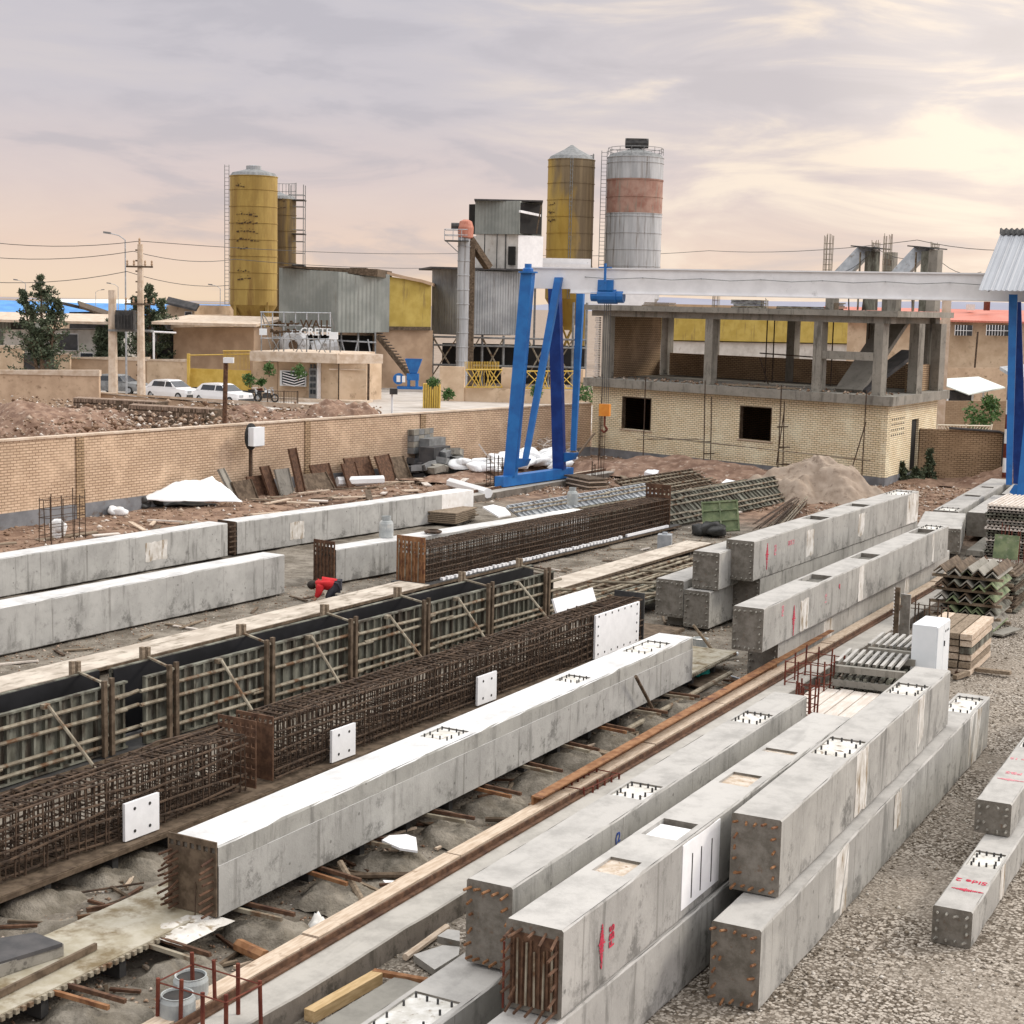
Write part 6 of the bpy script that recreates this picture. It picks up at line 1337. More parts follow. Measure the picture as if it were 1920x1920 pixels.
for i, (a, c, y0, y1, D, m_, lb) in enumerate([(-200, 45, 556, 566, 230, 'roof_blue', 'bright blue shed roof at the far left edge'), (45, 310, 566, 571, 300, 'roof_blue', 'long distant blue shed roof behind the pine tree'), (318, 430, 570, 572, 240, 'roof_blue', 'bright blue shed roof just left of the tall silo'), (210, 318, 562, 563, 380, 'roof_pale', 'long pale distant shed roof above the blue ones'), (55, 215, 560, 561, 400, 'roof_pale', 'pale distant shed roof behind the dark sheds')]):
    t = bt('distant_shed', lb, 'shed', (a + c) / 2, D, 'distant industrial sheds'); zt_ = zpx(a, y0, D); zt2 = zpx(c, y1, D); hgt = 2.2
    part(t, 'wall', 'render_tan' if i != 3 else 'render_white', a, c, 0, zt_ - hgt, D, D, 20, zt2 - hgt)
    p, q = xy(a, D - 1), xy(c, D - 1); n = fw0[:2] * 14; MB().hexa([(*p, zt_ - hgt), (*q, zt2 - hgt), (*(q + n), zt2 - .2), (*(p + n), zt_ - .2), (*p, zt_ - hgt + .15), (*q, zt2 - hgt + .15), (*(q + n), zt2), (*(p + n), zt_)]).build('roof', m_, t, True)
# ---------------------------------------------------------------- right hand background
ybd = bt('yellow_warehouse', 'long yellow warehouse seen through the unfinished frame', 'warehouse', 1440, 190)
part(ybd, 'wall', 'render_white', 1240, 1650, 0, zpx(1440, 643, 190), 188, 192, 10); part(ybd, 'yellow_cladding', 'ocre', 1235, 1655, zpx(1440, 641, 190), zpx(1440, 601, 190), 187.6, 191.6, 10)
part(ybd, 'roof', 'render_brown', 1225, 1520, zpx(1440, 600, 190), zpx(1440, 574, 190), 190, 192, 10)
tb = bt('tan_factory', 'tan brick factory with a red roof and barred windows', 'factory building', 1780, 165)
zr_ = zpx(1800, 604, 163)
part(tb, 'wall', 'render_tan', 1590, 2050, 0, zr_, 166, 158, 14)
p, q = xy(1585, 165), xy(2060, 157); n = fw0[:2] * 12; zt_ = zpx(1800, 583, 170)
MB().hexa([(*p, zr_ + .01), (*q, zr_ + .01), (*(q + n), zt_), (*(p + n), zt_), (*p, zr_ + .2), (*q, zr_ + .2), (*(q + n), zt_ + .2), (*(p + n), zt_ + .2)]).build('roof', 'roof_red', tb, True)
for a, c in ((1758, 1782), (1792, 1824), (1851, 1900)):
    D = 161.3 if a < 1850 else 159.9; y0, y1 = 609, 629
    w_ = part(tb, 'window', 'glass_dark', a, c, zpx(a, y1, D), zpx(a, y0, D), D, D - .4, .2); b = MB(); n_ = int((c - a) / 5)
    for k in range(n_ + 1): px = a + (c - a) * k / n_; fb(b, px - .4, px + .4, zpx(a, y1, D), zpx(a, y0, D), D - .3, D - .3, .1)
    fb(b, a, c, zpx(a, 620, D), zpx(a, 619, D), D - .32, D - .6, .08); b.build('bars', 'white_paint', w_, True)
for px in (1740, 1815): part(tb, 'ridge_vent', 'roof_pale', px, px + 12, zt_ + .1, zt_ + .7, 168, 168, 1)
part(tb, 'ridge_vent', 'rebar_red', 1848, 1855, zt_ + .1, zt_ + 1, 166, 166, 1)
MB().tube((*xy(1832, 158), 0), (*xy(1835, 158), zpx(1835, 622, 158)), .1, 5).build('pipe', 'rebar', tb, True)
ws = bt('sheet_roof_shelter', 'pale flat sheet roof shelter with dark open sides behind the building', 'shelter', 1800, 100)
def zq(px, py, D): return tuple(W(px, py, D))
MB().hexa([zq(1742, 713, 104), zq(1816, 741, 94), zq(1885, 728, 98), zq(1835, 708, 108), zq(1742, 711.5, 104), zq(1816, 739, 94), zq(1885, 726, 98), zq(1835, 706, 108)]).build('roof_sheet', 'roof_pale', ws, True)
part(ws, 'dark_side', 'roof_dark', 1745, 1830, .0, zpx(1800, 738, 97), 98.5, 98.5, 3)
for px in (1785, 1832, 1852): MB().tube((*xy(px, 97), 0), (*xy(px, 97), zpx(px, 733, 97)), .06, 5).build('post', 'white_paint', ws, True)
fwall('pale brick wall below the flat sheet roof', 1640, 1900, 752, 92, 90, 'brick_old', .25)
fwall('rear brick wall before the tan factory', 1560, 1930, 690, 128, 124, 'adobe', .25)
hs = house('small pale house with a grey gable roof at the right edge', [(1925, 2010, 712, 94, 94, 'render_white', 3)], [(1914, 2010, 708, 698, 93.5, 93.5, 'silo_grey', 3.5)], ())
rw = wall('brown brick yard wall right of the unfinished building with a drain pipe', ((-20.6, 68.6), (-16.2, 70.2)), 2.1, .22, 'brick_brown', coping=None)
MB().path([(1.2, -.3, 2.18), (3.3, -.3, 2.1), (3.5, -.3, 2.0), (3.5, -.3, 0)], .06, 6).build('drain_pipe', 'roof_dark', rw)
wall('taller brown brick pier wall next to the right gantry leg', ((-17.1, 69.2), (-14.4, 69.9)), 3.35, .3, 'brick_brown', coping='stone_coping')
cg = bt('cream_fence', 'cream steel fence panels with slanted bars behind the brown wall', 'fence', 1800, 78)
b = MB()
for py in (797, 828): b.tube(zq(1758, py, 78), zq(1860, py + 2, 78), .04, 4)
for k in range(9): a = 1762 + k * 6; b.tube(zq(a, 797, 78), zq(a + 22 if a + 22 < 1812 else 1812, 828, 78), .03, 4)
for k in range(7): a = 1858 - k * 6; b.tube(zq(a, 799, 78), zq(a - 22 if a > 1836 else 1815, 828, 78), .03, 4)
for px in (1758, 1812, 1860): b.tube((*xy(px, 78), 0), zq(px, 795, 78), .05, 4)
b.build('panel', 'gate_white', cg, True)
gc = bt('concrete_posts', 'pale concrete post standing right of the unfinished building', 'post', 1775, 80)
part(gc, 'post', 'stone_coping', 1768, 1782, 0, zpx(1775, 545, 80), 80, 80, .35)
part(gc, 'post_arm', 'stone_coping', 1740, 1768, zpx(1775, 690, 80), zpx(1775, 682, 80), 80, 80, .3)
part(gc, 'post_arm', 'stone_coping', 1735, 1768, zpx(1775, 609, 80), zpx(1775, 600, 80), 80, 80, .3)
for px, py, r_, lb in ((1845, 780, .9, 'green bush on the pale brick wall behind the cream fence'), (1870, 765, .8, 'olive climbing plant at the right behind the fence')): shrub(lb, px, py, 86, r_, 320)
def cypress(label, px, D, pytop, r):
    p = xy(px, D); t = thing('cypress', label, 'tree', (p[0], p[1], 0), YAW, 'dark shrubs by the building corner'); h = zpx(px, pytop, D); b = MB(); rr = random.Random(px)
    for k in range(9): f = k / 8; leafmass(b, (rr.uniform(-.06, .06), rr.uniform(-.06, .06), h * (.1 + .85 * f)), r * (1 - .75 * f), r * (1 - .75 * f), h * .1, 70, .16, rr=rr)
    b.build('crown', 'needle', t); MB().tube((0, 0, 0), (0, 0, h * .8), .05, 5).build('trunk', 'bark', t)
cypress('dark pointed shrub at the doorway of the unfinished building', 1706, 67, 868, .36); cypress('tall thin climbing plant at the rear corner of the unfinished building', 1757, 68, 845, .34); cypress('low dark shrub between the two pointed shrubs', 1735, 67.5, 880, .4)
MB().tube((0, 0, 0), (.35, 0, 1.5), .09, 8).single('white_pipe', 'white_steel', 'short white pipe leaning on the brown brick wall', 'pipe').location = (*xy(1781, 70.5), 0.1)
# ---------------------------------------------------------------- rubble behind the wall
def heap(name, label, cx_, cy_, rx, ry, h, mat, seed=0, n=48, kind=None, cat='heap', rough=.18, peak=1.3):
    t = MB(); V = []; 
    for i in range(n + 1):
        for j in range(n + 1):
            x, y = -1 + 2 * i / n, -1 + 2 * j / n; d = math.hypot(x, y); z = max(0, 1 - d ** peak) if d < 1 else 0
            a = math.atan2(y, x); z = max(0., 1 - (d * (1 + .12 * math.sin(a * 3 + seed) + .08 * math.sin(a * 7 + seed * 2))) ** peak) * h
            z += rough * h * float(fnoise(x * 3 + seed, y * 3, 1.2, seed)) * min(1, z / (h * .25 + 1e-6)) - .03
            V.append((x * rx, y * ry, z))
    t.v = V; t.f = [(i * (n + 1) + j, (i + 1) * (n + 1) + j, (i + 1) * (n + 1) + j + 1, i * (n + 1) + j + 1) for i in range(n) for j in range(n)]
    o = t.build(name, mat, None, smooth=True); o.location = (cx_, cy_, float(gz(cx_, cy_)) if cy_ < 80 and cx_ > -45 else 0); tag(o, label, cat, None, kind); return o
for i, (px, D, rx, ry, h, lb) in enumerate([(60, 80, 6, 4, 1.7, 'reddish rubble heap at the far left behind the brick wall'), (180, 84, 4, 3, 1.1, 'low reddish rubble heap left of the stacked bricks'), (480, 86, 4, 3, 1.3, 'pale broken rubble heap right of the rusty floodlight post'), (640, 84, 3.0, 2.5, 1.9, 'smooth reddish soil heap in front of the gatehouse'), (570, 85, 3.5, 3, 1.35, 'lumpy reddish soil heap in the middle of the rubble')]):
    c = xy(px, D); heap('rubble_heap', lb, c[0], c[1], rx, ry, h, 'redsoil', i + 1, rough=.13, peak=1.7, n=70)
n = 6500; pxs = rng.uniform(-60, 720, n); Ds = rng.uniform(74, 92, n); P = np.array([[*xy(a, d), 0] for a, d in zip(pxs, Ds)]); P[:, 2] = rng.uniform(0, 1.0, n) ** 1.5 * 1.25
stones('broken_rubble', P, rng.uniform(.03, .13, n) * rng.choice([1, 1, 1, 1.8], n), SM2, 'broken bricks and stones scattered behind the brick wall', 'rubble')
for i, (a, c, D, h) in enumerate([(135, 290, 88, 1.5), (240, 395, 84, 1.45)]):
    t = bt('brick_stack', ['long grey stack of hollow bricks behind the wall, left one', 'long grey stack of hollow bricks behind the wall, by the floodlight post'][i], 'bricks', (a + c) / 2, D)
    part(t, 'core', 'soldier', a, c, 0, h - .1, D + .1, D - 2, 1.2); b = MB(); N = 52  # dark core painted as the shade in the gaps between bricks
    for k in range(N):
        for j in range(5):
            px = a + (c - a) * k / N; dd = D - 2 * k / N; fb(b, px, px + (c - a) / N * random.uniform(.62, .86), j * h / 5 + .03, (j + 1) * h / 5 - .05, dd, dd, 1.1, off=random.uniform(-.06, .05))
    b.build('hollow_bricks', 'hollow_brick', t, True)
# ================================================================ YARD OBJECTS
def gzf(x, y): return float(gz(x, y))
heap('sand_pile', 'large grey brown sand pile in front of the unfinished building', -21.2, 57.4, 2.9, 2.7, 2.05, 'sand', 5, n=80, cat='sand pile', rough=.12, peak=1.0)
heap('soil_heap', 'low brown soil heap at the foot of the brown yard wall', -15.6, 67.6, 3.2, 2.0, .75, 'redsoil', 8, cat='soil heap', rough=.3)
heap('soil_heap', 'reddish soil bank between the gantry foot and the unfinished building', -28.5, 61.5, 6.0, 3.0, .55, 'redsoil', 12, cat='soil heap', rough=.3)
heap('soil_heap', 'soil bank along the brick wall behind the white bags', -34.9, 56.5, 2.2, 4.5, .35, 'redsoil', 15, cat='soil heap', rough=.3)
ORD = ['first', 'second', 'third', 'fourth', 'fifth', 'sixth', 'seventh', 'eighth', 'ninth', 'tenth', 'eleventh', 'twelfth']
# slurry mounds and channel pairs along the casting bed
for i in range(12):
    y = 10.6 + i * 1.32; x = -10.95 - .04 * (y - 12) + random.uniform(-.08, .08)
    heap('slurry_mound', 'grey slurry mound beside the fresh beam, %s from the near end' % ORD[i], x, y, .60, .46, .22, 'mound', i * 3 + 1, n=30, cat='mound', rough=.16, peak=3.2)['group'] = 'slurry mounds along the casting bed'
    g_ = thing('channel_pair', 'pair of rusty channels over a mound beside the fresh beam, %s from the near end' % ORD[i], 'channels', (x - .1, y, .24), R(random.uniform(-8, 8)), 'channel pairs along the casting bed')
    MB().box(-.5, .28, -.09, -.05, 0, .045).build('channel', 'rust_lt' if i % 3 == 0 else 'pipe', g_); MB().box(-.5, .32, .10, .14, 0, .045).build('channel', 'rust', g_)
for i, (px, py) in enumerate([(60, 1690), (180, 1640), (250, 1620), (130, 1750), (230, 1735)]):
    p = G(px, py); heap('slurry_mound', 'low grey slurry mound left of the fresh beam end, %s one' % ['leftmost', 'middle upper', 'right upper', 'lowest left', 'lowest right'][i], p[0], p[1], .65, .5, .16, 'mound', i * 5 + 2, n=20, cat='mound', rough=.25, peak=2)['group'] = 'slurry mounds between the beds'
g_ = thing('channel_pair', 'pair of pale channels lying between the casting beds', 'channels', (*G(225, 1725)[:2], .12), R(62)); MB().box(-.5, .35, -.1, -.06, 0, .05).build('channel', 'pipe', g_); MB().box(-.35, .45, .08, .12, 0, .05).build('channel', 'rust', g_)
# poles and pipes lying about, by photographed end points
def lie(name, label, cat, p0, p1, r, mat, z0=.03, z1=.03, group=None, flat=None):
    a, b = G(*p0, z0), G(*p1, z1); m = MB()
    if flat: m.bar(tuple(a), tuple(b), *flat)
    else: m.tube(tuple(a), tuple(b), r, 7)
    return m.single(name, mat, label, cat, group)
lie('pole', 'pale round pole leaning from the casting beam foot onto the mud', 'pole', (638, 1618), (688, 1706), .045, 'wood_old', .28, .05)
lie('pipe', 'short thick orange rusty pipe on the mud by the drums', 'pipe', (447, 1772), (497, 1795), .075, 'rust_lt', .09, .09)
lie('bar', 'thin pale bar lying beside the short orange pipe', 'bar', (445, 1780), (510, 1818), .02, 'wood', .03, .03)
lie('pole', 'long pale pole lying diagonally on the mud beyond the fresh beam', 'pole', (1148, 1383), (1370, 1262), .045, 'pipe', .15, .12)
lie('pole', 'steep brown prop leaning against the fresh beam', 'pole', (1192, 1268), (1232, 1345), .03, 'soldier', .95, .04)
lie('pole', 'dark bar lying across the mud in front of the rail', 'pole', (910, 1536), (1005, 1537), .035, 'soldier', .04, .04)
lie('pole', 'brown bar leaning on the rail edge with its far end on the mud', 'pole', (908, 1590), (958, 1545), .025, 'rebar', .04, .2)
lie('pipe', 'grey brown pipe lying across the mud next to the leaning pale pole', 'pipe', (655, 1642), (790, 1640), .04, 'soldier', .05, .05)
lie('bar', 'long thin rusty bar on the mud left of the fresh beam end', 'bar', (200, 1697), (330, 1652), .018, 'rebar', .03, .08)
lie('bar', 'thin dark cable on the mud below the white boards', 'bar', (140, 1675), (270, 1655), .014, 'rebar', .03, .03)
lie('bar', 'thin rebar on the mud near the rebar starter cluster', 'bar', (1000, 1508), (1075, 1485), .016, 'rebar', .03, .05)
lie('pole', 'dark tie pole crossing the pale long pole', 'pole', (1150, 1345), (1258, 1290), .03, 'wood_old', .05, .05)
lie('board', 'short dark board on the mud by the long pale pole', 'board', (1105, 1405), (1160, 1418), .03, 'wood_old', .04, .04, None, (.16, .04))
lie('board', 'weathered board lying near the far end of the fresh beam', 'board', (1290, 1375), (1345, 1362), .03, 'wood_old', .04, .04, None, (.2, .04))
lie('timber', 'yellow timber beam lying on the gravel at the bottom', 'timber', (580, 1905), (708, 1832), .03, 'wood_new', .06, .06, None, (.13, .12))
lie('channel', 'thin rusty channel crossing the yellow timber end', 'channel', (700, 1822), (820, 1843), .03, 'rust_lt', .10, .08, None, (.07, .05))
lie('pole', 'pale round pole on the gravel right of the rail', 'pole', (760, 1795), (838, 1738), .04, 'wood', .05, .05)
def slabp(name, label, cat, pts, z, th, mat, group=None):
    P = [G(px, py, z) for px, py in pts]; return MB().prism([(p[0], p[1]) for p in P], z - th, z).single(name, mat, label, cat, group)
slabp('concrete_slab', 'grey flat slab lying on the gravel beside the yellow timber', 'slab', [(595, 1920), (690, 1925), (802, 1848), (743, 1830)], .09, .07, 'concrete_old')
slabp('concrete_slab', 'pale slab piece near the plain beam end, upper one', 'slab', [(775, 1790), (815, 1818), (860, 1790), (862, 1775), (830, 1772)], .10, .08, 'concrete')
slabp('concrete_slab', 'small grey slab piece under the plain beam end', 'slab', [(820, 1755), (862, 1765), (862, 1745), (840, 1742)], .16, .08, 'concrete')
slabp('foam_sheet', 'broken white foam sheet lying by the fresh beam foot', 'foam sheet', [(716, 1575), (750, 1590), (783, 1595), (780, 1570), (762, 1564), (730, 1566)], .30, .03, 'foam')
slabp('foam_sheet', 'thin white foam strip on the mud', 'foam sheet', [(718, 1650), (722, 1655), (765, 1658), (763, 1652)], .04, .03, 'foam')
slabp('form_plate', 'dark grey channel form plate lying on the casting bed at the left edge', 'form plate', [(-60, 1822), (-60, 1768), (65, 1748), (117, 1768)], .46, .04, 'roof_dark')
ls = thing('form_plate_edge', 'concrete crusted flange of the form plate at the left edge', 'form plate', (*G(0, 1830, .3)[:2], .3)); a, b_ = G(-60, 1850, .31), G(117, 1790, .31)
MB().bar((a[0], a[1], .37), (b_[0], b_[1], .37), .05, .13).build('flange', 'concrete_old', ls, True); a, b_ = G(-60, 1900, .31), G(180, 1780, .31); MB().bar((a[0], a[1], .345), (b_[0], b_[1], .345), .035, .07).build('angle', 'soldier', ls, True)
p = G(345, 1732, .3); o = heap('cement_spill', 'white cement spill on the casting bed before the rusty end plate', p[0], p[1], .36, .42, .03, 'plaster_worn', 4, n=26, cat='spill', rough=.5, peak=1.6); o.location.z = .305
sl = MB(); rr = random.Random(4)
r_ = heap('pale_rock', 'pale broken rock on the mud in the foreground', *G(597, 1730)[:2], .16, .14, .16, 'plaster', 3, n=10, cat='rock', rough=.3)
# drums
for i, (px, py, hgt) in enumerate([(333, 1952, .46), (358, 1914, .46)]):
    p = G(px, py); o = thing('open_drum', ['front grey drum with an open dark top', 'rear grey drum with an open dark top'][i], 'drum', (p[0], p[1], 0), 0, 'grey drums on the mud')
    MB().lathe([(.165, 0), (.17, .02), (.172, .2), (.176, .21), (.172, .22), (.17, .42), (.150, hgt), (.156, hgt + .012), (.142, hgt + .012), (.138, hgt - .01), (.150, .1), (0, .1)], n=28).build('shell', 'drum', o, smooth=False)
    MB().tube((0, 0, hgt - .02), (0, 0, hgt - .012), .141, 24).build('contents_or_shade', 'hole', o)  # dark disc painted as the shade inside the open drum
# starter bar clusters
def cluster(label, x, y, w, d, h, nx_, ny_, rings, mat='rebar_red', z=0., rz=0, r=.016):
    t = thing('rebar_cluster', label, 'rebar', (x, y, z), rz, 'upright starter bar clusters')
    for i in range(nx_):
        for j in range(ny_):
            if 0 < i < nx_ - 1 and 0 < j < ny_ - 1: continue
            a, b = -w / 2 + w * i / max(1, nx_ - 1), -d / 2 + d * j / max(1, ny_ - 1); MB().tube((a, b, 0), (a + random.uniform(-.03, .03), b + random.uniform(-.03, .03), h * random.uniform(.85, 1.05)), r, 6).build('bar', mat, t)
    for k in range(rings):
        zz = h * (.15 + .7 * k / max(1, rings - 1)); q = [(-w / 2, -d / 2, zz), (w / 2, -d / 2, zz + .01), (w / 2, d / 2, zz), (-w / 2, d / 2, zz)]; MB().path(q + q[:1], .009, 4).build('tie', mat, t)
    return t
cluster('starter bars rising at the bottom edge in front of the drums', -9.75, 10.9, .85, .5, .72, 4, 2, 2, r=.021)
cluster('short bristly starter bars beside the rail in the middle of the yard', -10.35, 19.6, .35, 1.0, .38, 2, 6, 3)
cluster('tall open starter bar cage at the far end of the plain foreground beam', -10.0, 27.6, .75, 1.0, .80, 4, 3, 4)
cluster('narrow ladder like bar cage right of the tall open cage', -9.25, 25.2, .28, .3, .85, 3, 3, 5)
cluster('tall thin starter bars at the left edge near the brick wall', -34.5, 32.4, .5, 1.3, 1.45, 3, 4, 5, 'rebar', r=.014)
cluster('slender starter bars left of the blue gantry foot', -32.1, 52.4, .7, .6, 1.3, 5, 3, 7, 'rebar', r=.014)
cluster('tall rusty bars standing among plates beside the white cabinet', -9.35, 32.0, .9, .5, 1.25, 5, 2, 2, 'rebar')
ps = thing('perforated_posts', 'perforated steel post and pale board standing in the starter bars', 'steel posts', (-9.6, 31.2, 0)); MB().box(-.1, .0, 0, .05, 0, 1.55).build('perforated_post', 'soldier', ps); MB().box(.06, .26, -.1, -.06, 0, 1.45).build('pale_board', 'concrete', ps); MB().box(.35, .95, .0, .4, 0, .75).build('rusty_box', 'rebar', ps)
b = MB()
for k in range(22): b.box(-.115, -.09, -.004, .03, .04 + k * .07, .07 + k * .07)
b.build('slot', 'plaster', ps)
# cabinet
cb = thing('white_cabinet', 'tall white steel cabinet with double doors standing on the gravel', 'cabinet', (-8.36, 28.9, 0), R(3))
MB().box(-.25, .20, 0, 1.0, 0, 1.30).build('carcass', 'white_steel', cb)
d_ = MB().box(.201, .222, .02, .49, .04, 1.28).build('door', 'white_steel', cb); MB().box(.201, .222, .51, .98, .04, 1.28).build('door', 'white_steel', cb)
for y in (.62, .74, .86): MB().tube((.222, y, 1.12), (.228, y, 1.12), .025, 8).build('indicator', 'dark_steel', cb)
MB().box(.222, .24, .53, .56, .85, .95).build('handle', 'dark_steel', cb)
# stacks
def pallet_form(label, x, y, z, rz=0.):
    t = thing('channel_form_pallet', label, 'form stack', (x, y, z), rz, 'stacked channel forms by the rail')
    for k, zz in enumerate((.0, .26, .52)):
        for yy in (-.62, .55): MB().box(-.62 + k * .05, .62 + k * .05, yy, yy + .12, zz, zz + .12).build('channel', 'concrete_old', t); 
        b = MB()
        for i in range(9): b.box(-.55 + i * .135, -.49 + i * .135, -.7 + .1 * k, .75, zz + .125, zz + .18)
        b.build('rib_row', 'concrete' if k == 2 else 'form', t)
    return t
pallet_form('stack of crusted channel forms with ribs beside the rail', -9.15, 28.2, .0, R(8)); t_ = pallet_form('farther ribbed channel form stack in front of the starter bars', -9.0, 29.6, .1, R(6))
t = thing('plank_stack', 'stack of pale long planks lying on the gravel behind the beams', 'planks', (-9.2, 26.2, 0), R(4))
for k in range(3):
    for i in range(5): MB().box(-.6 + i * .24, -.6 + i * .24 + .215, -1.5 + random.uniform(-.05, .05), 1.2 + random.uniform(-.05, .05), .03 + k * .07, .095 + k * .07 + random.uniform(0, .008)).build('plank', 'plank_white', t)
def angle_stack(label, x, y, rz, nx_, layers, w, L):
    t = thing('angle_steel_stack', label, 'steel stack', (x, y, 0), rz)
    z = .08
    for k in range(layers):
        [MB().box(-w / 2 - .1, w / 2 + .1, y_, y_ + .1, z - .06, z).build('spacer_timber', 'wood_old', t) for y_ in (.1, L - .4)]
        for q in range(2):
            for i in range(nx_):
                x0 = -w / 2 + (i + .5) * w / nx_ + random.uniform(-.03, .03); a = w / nx_ * .46; zz = z + q * .075; y0 = random.uniform(-.12, .1); b = MB(); th = .022
                for s in (-1, 1): b.hexa([(x0, y0, zz + a), (x0 + s * a, y0, zz), (x0 + s * a, y0 + L, zz), (x0, y0 + L, zz + a), (x0, y0, zz + a + th * 1.5), (x0 + s * (a + th), y0, zz + th * .6), (x0 + s * (a + th), y0 + L, zz + th * .6), (x0, y0 + L, zz + a + th * 1.5)])
                b.build('angle_bar', random.choice(['form', 'form_green', 'soldier', 'concrete_old']), t)
        z += a + .17
    return t, z
angle_stack('tall stack of mossy zigzag angle steel bars', -9.35, 35.2, R(4), 5, 5, 1.35, 1.8)
wd = thing('timber_stack', 'stack of square timbers behind the white cabinet', 'timber stack', (-8.55, 31.8, 0), R(4))
for k in range(6):
    for i in range(4): MB().box(-.55 + i * .26, -.55 + i * .26 + .23, -.9 + random.uniform(-.1, .1), 1.2 + random.uniform(-.1, .1), .02 + k * .14, .13 + k * .14).build('timber', random.choice(['wood', 'wood_old', 'form']), wd)
def panel_stack(label, x, y, n, w, L, rz=R(4), mats=('form', 'concrete', 'plank_white')):
    t = thing('panel_stack', label, 'panel stack', (x, y, 0), rz, 'stacks of ribbed form panels'); z = .03
    for k in range(n):
        m_ = random.choice(mats); j = random.uniform(-.04, .04); pn = MB().box(-w / 2 + j, w / 2 + j, j, L + j, z, z + .02).build('panel', m_, t); b = MB()
        for i in range(int(w / .12)): b.box(-w / 2 + i * .12 + j, -w / 2 + i * .12 + .06 + j, j + .01, L + j - .01, z + .021, z + .06)
        b.build('ribs', m_, pn); z += .085
panel_stack('tall stack of pale ribbed form panels at the right edge', -11.1, 47.2, 18, 1.9, 3.2); panel_stack('low ribbed panel stack right of the angle steel stack', -9.5, 38.2, 11, 1.1, 2.0, mats=('form', 'soldier'))
gb = MB().box(-.25, .35, 0, .05, 0, .6).single('green_board', 'form_green', 'pale green board leaning on the low ribbed panel stack', 'board'); gb.location = (-9.75, 40.2, 1.0); gb.rotation_euler = (R(-12), 0, 0)
cluster('row of thin red bars standing before the panel stack', -9.9, 43.5, 1.5, .3, 1.45, 8, 2, 1, 'rebar_red', r=.012)
for i, (p0, p1, fl, mat, lb) in enumerate([((1805, 1215), (1838, 1185), (.22, .05), 'wood', 'pale board standing out of the timber stack foot'), ((1830, 1255), (1895, 1262), (.14, .07), 'wood_old', 'grey timber lying on the gravel right of the cabinet'), ((1868, 1190), (1905, 1178), (.3, .04), 'concrete_old', 'grey plank lying behind the gravel right of the angle stack'), ((1795, 1262), (1840, 1235), (.10, .05), 'rust', 'thin rusty angle on the gravel by the cabinet'), ((1790, 1700 - 430), (1815, 1262), (.1, .08), 'wood_old', 'dark timber stub behind the foreground beams')]): lie('plank', lb, 'plank', p0, p1, .03, mat, .06, .08, None, fl)
# between the stacks
lie('white_pipe', 'white plastic pipe lying in front of the middle beam stacks', 'pipe', (1340, 1232), (1382, 1226), .05, 'white_steel', .06, .06)
bk = thing('bucket', 'white bucket under the dark beam stack', 'bucket', (*G(1312, 1230)[:2], 0)); MB().lathe([(.12, 0), (.16, .36), (.17, .37), (.15, .37), (.115, .02), (0, .02)], n=20).build('shell', 'drum', bk); MB().lathe([(0, .33), (.15, .33)], n=16).build('contents_or_shade', 'plaster', bk)
lie('pole', 'brown prop leaning in front of the bucket', 'pole', (1300, 1172), (1352, 1240), .03, 'wood_old', .75, .03); lie('pole', 'grey bar lying before the middle stacks', 'pole', (1310, 1250), (1395, 1275), .02, 'galv', .03, .03)
def lumps(name, label, cat, x, y, n, rx, ry, h, size, mat, seed, z=0., flat=.6):
    rr = random.Random(seed); b = MB(); nu, nv = 14, 9
    for q in range(n):
        a = rr.uniform(0, 6.28); d = math.sqrt(rr.random()); cx0, cy0 = d * rx * math.cos(a), d * ry * math.sin(a); cz = h * max(0, 1 - d) * rr.uniform(.3, 1) + size * flat * .6
        sx, sy, sz = size * rr.uniform(.7, 1.35), size * rr.uniform(.7, 1.2), size * flat * rr.uniform(.7, 1.2); rt = rr.uniform(0, 3.14); tl = rr.uniform(-.5, .5); ph = rr.uniform(0, 6)
        vs = []
        for i in range(nv + 1):
            th = math.pi * i / nv
            for j in range(nu):
                f = 2 * math.pi * j / nu; k = 1 + .12 * math.sin(3 * f + ph) * math.sin(th) + .09 * math.sin(5 * th + f * 2 + ph)
                px, py, pz = math.sin(th) * math.cos(f), math.sin(th) * math.sin(f), math.cos(th); px, py, pz = [math.copysign(abs(v) ** .75, v) for v in (px, py, pz)]
                X_, Y_, Z_ = px * sx * k, py * sy * k, pz * sz * k + px * sx * tl
                vs.append((cx0 + X_ * math.cos(rt) - Y_ * math.sin(rt), cy0 + X_ * math.sin(rt) + Y_ * math.cos(rt), max(0, cz + Z_)))
        b.add(vs, [(i * nu + j, i * nu + (j + 1) % nu, (i + 1) * nu + (j + 1) % nu, (i + 1) * nu + j) for i in range(nv) for j in range(nu)])
    o = b.build(name, mat, None, smooth=True); o.location = (x, y, z); return tag(o, label, cat)
lumps('teal_bag', 'crumpled teal plastic bag at the end of the fresh beam', 'bag', *G(1306, 1268)[:2], 3, .1, .14, .2, .16, 'cyan_bag', 3)
slabp('steel_sheet', 'dark steel sheet on the mud beside the teal bag', 'sheet', [(1290, 1282), (1320, 1290), (1368, 1260), (1340, 1252)], .05, .03, 'soldier')
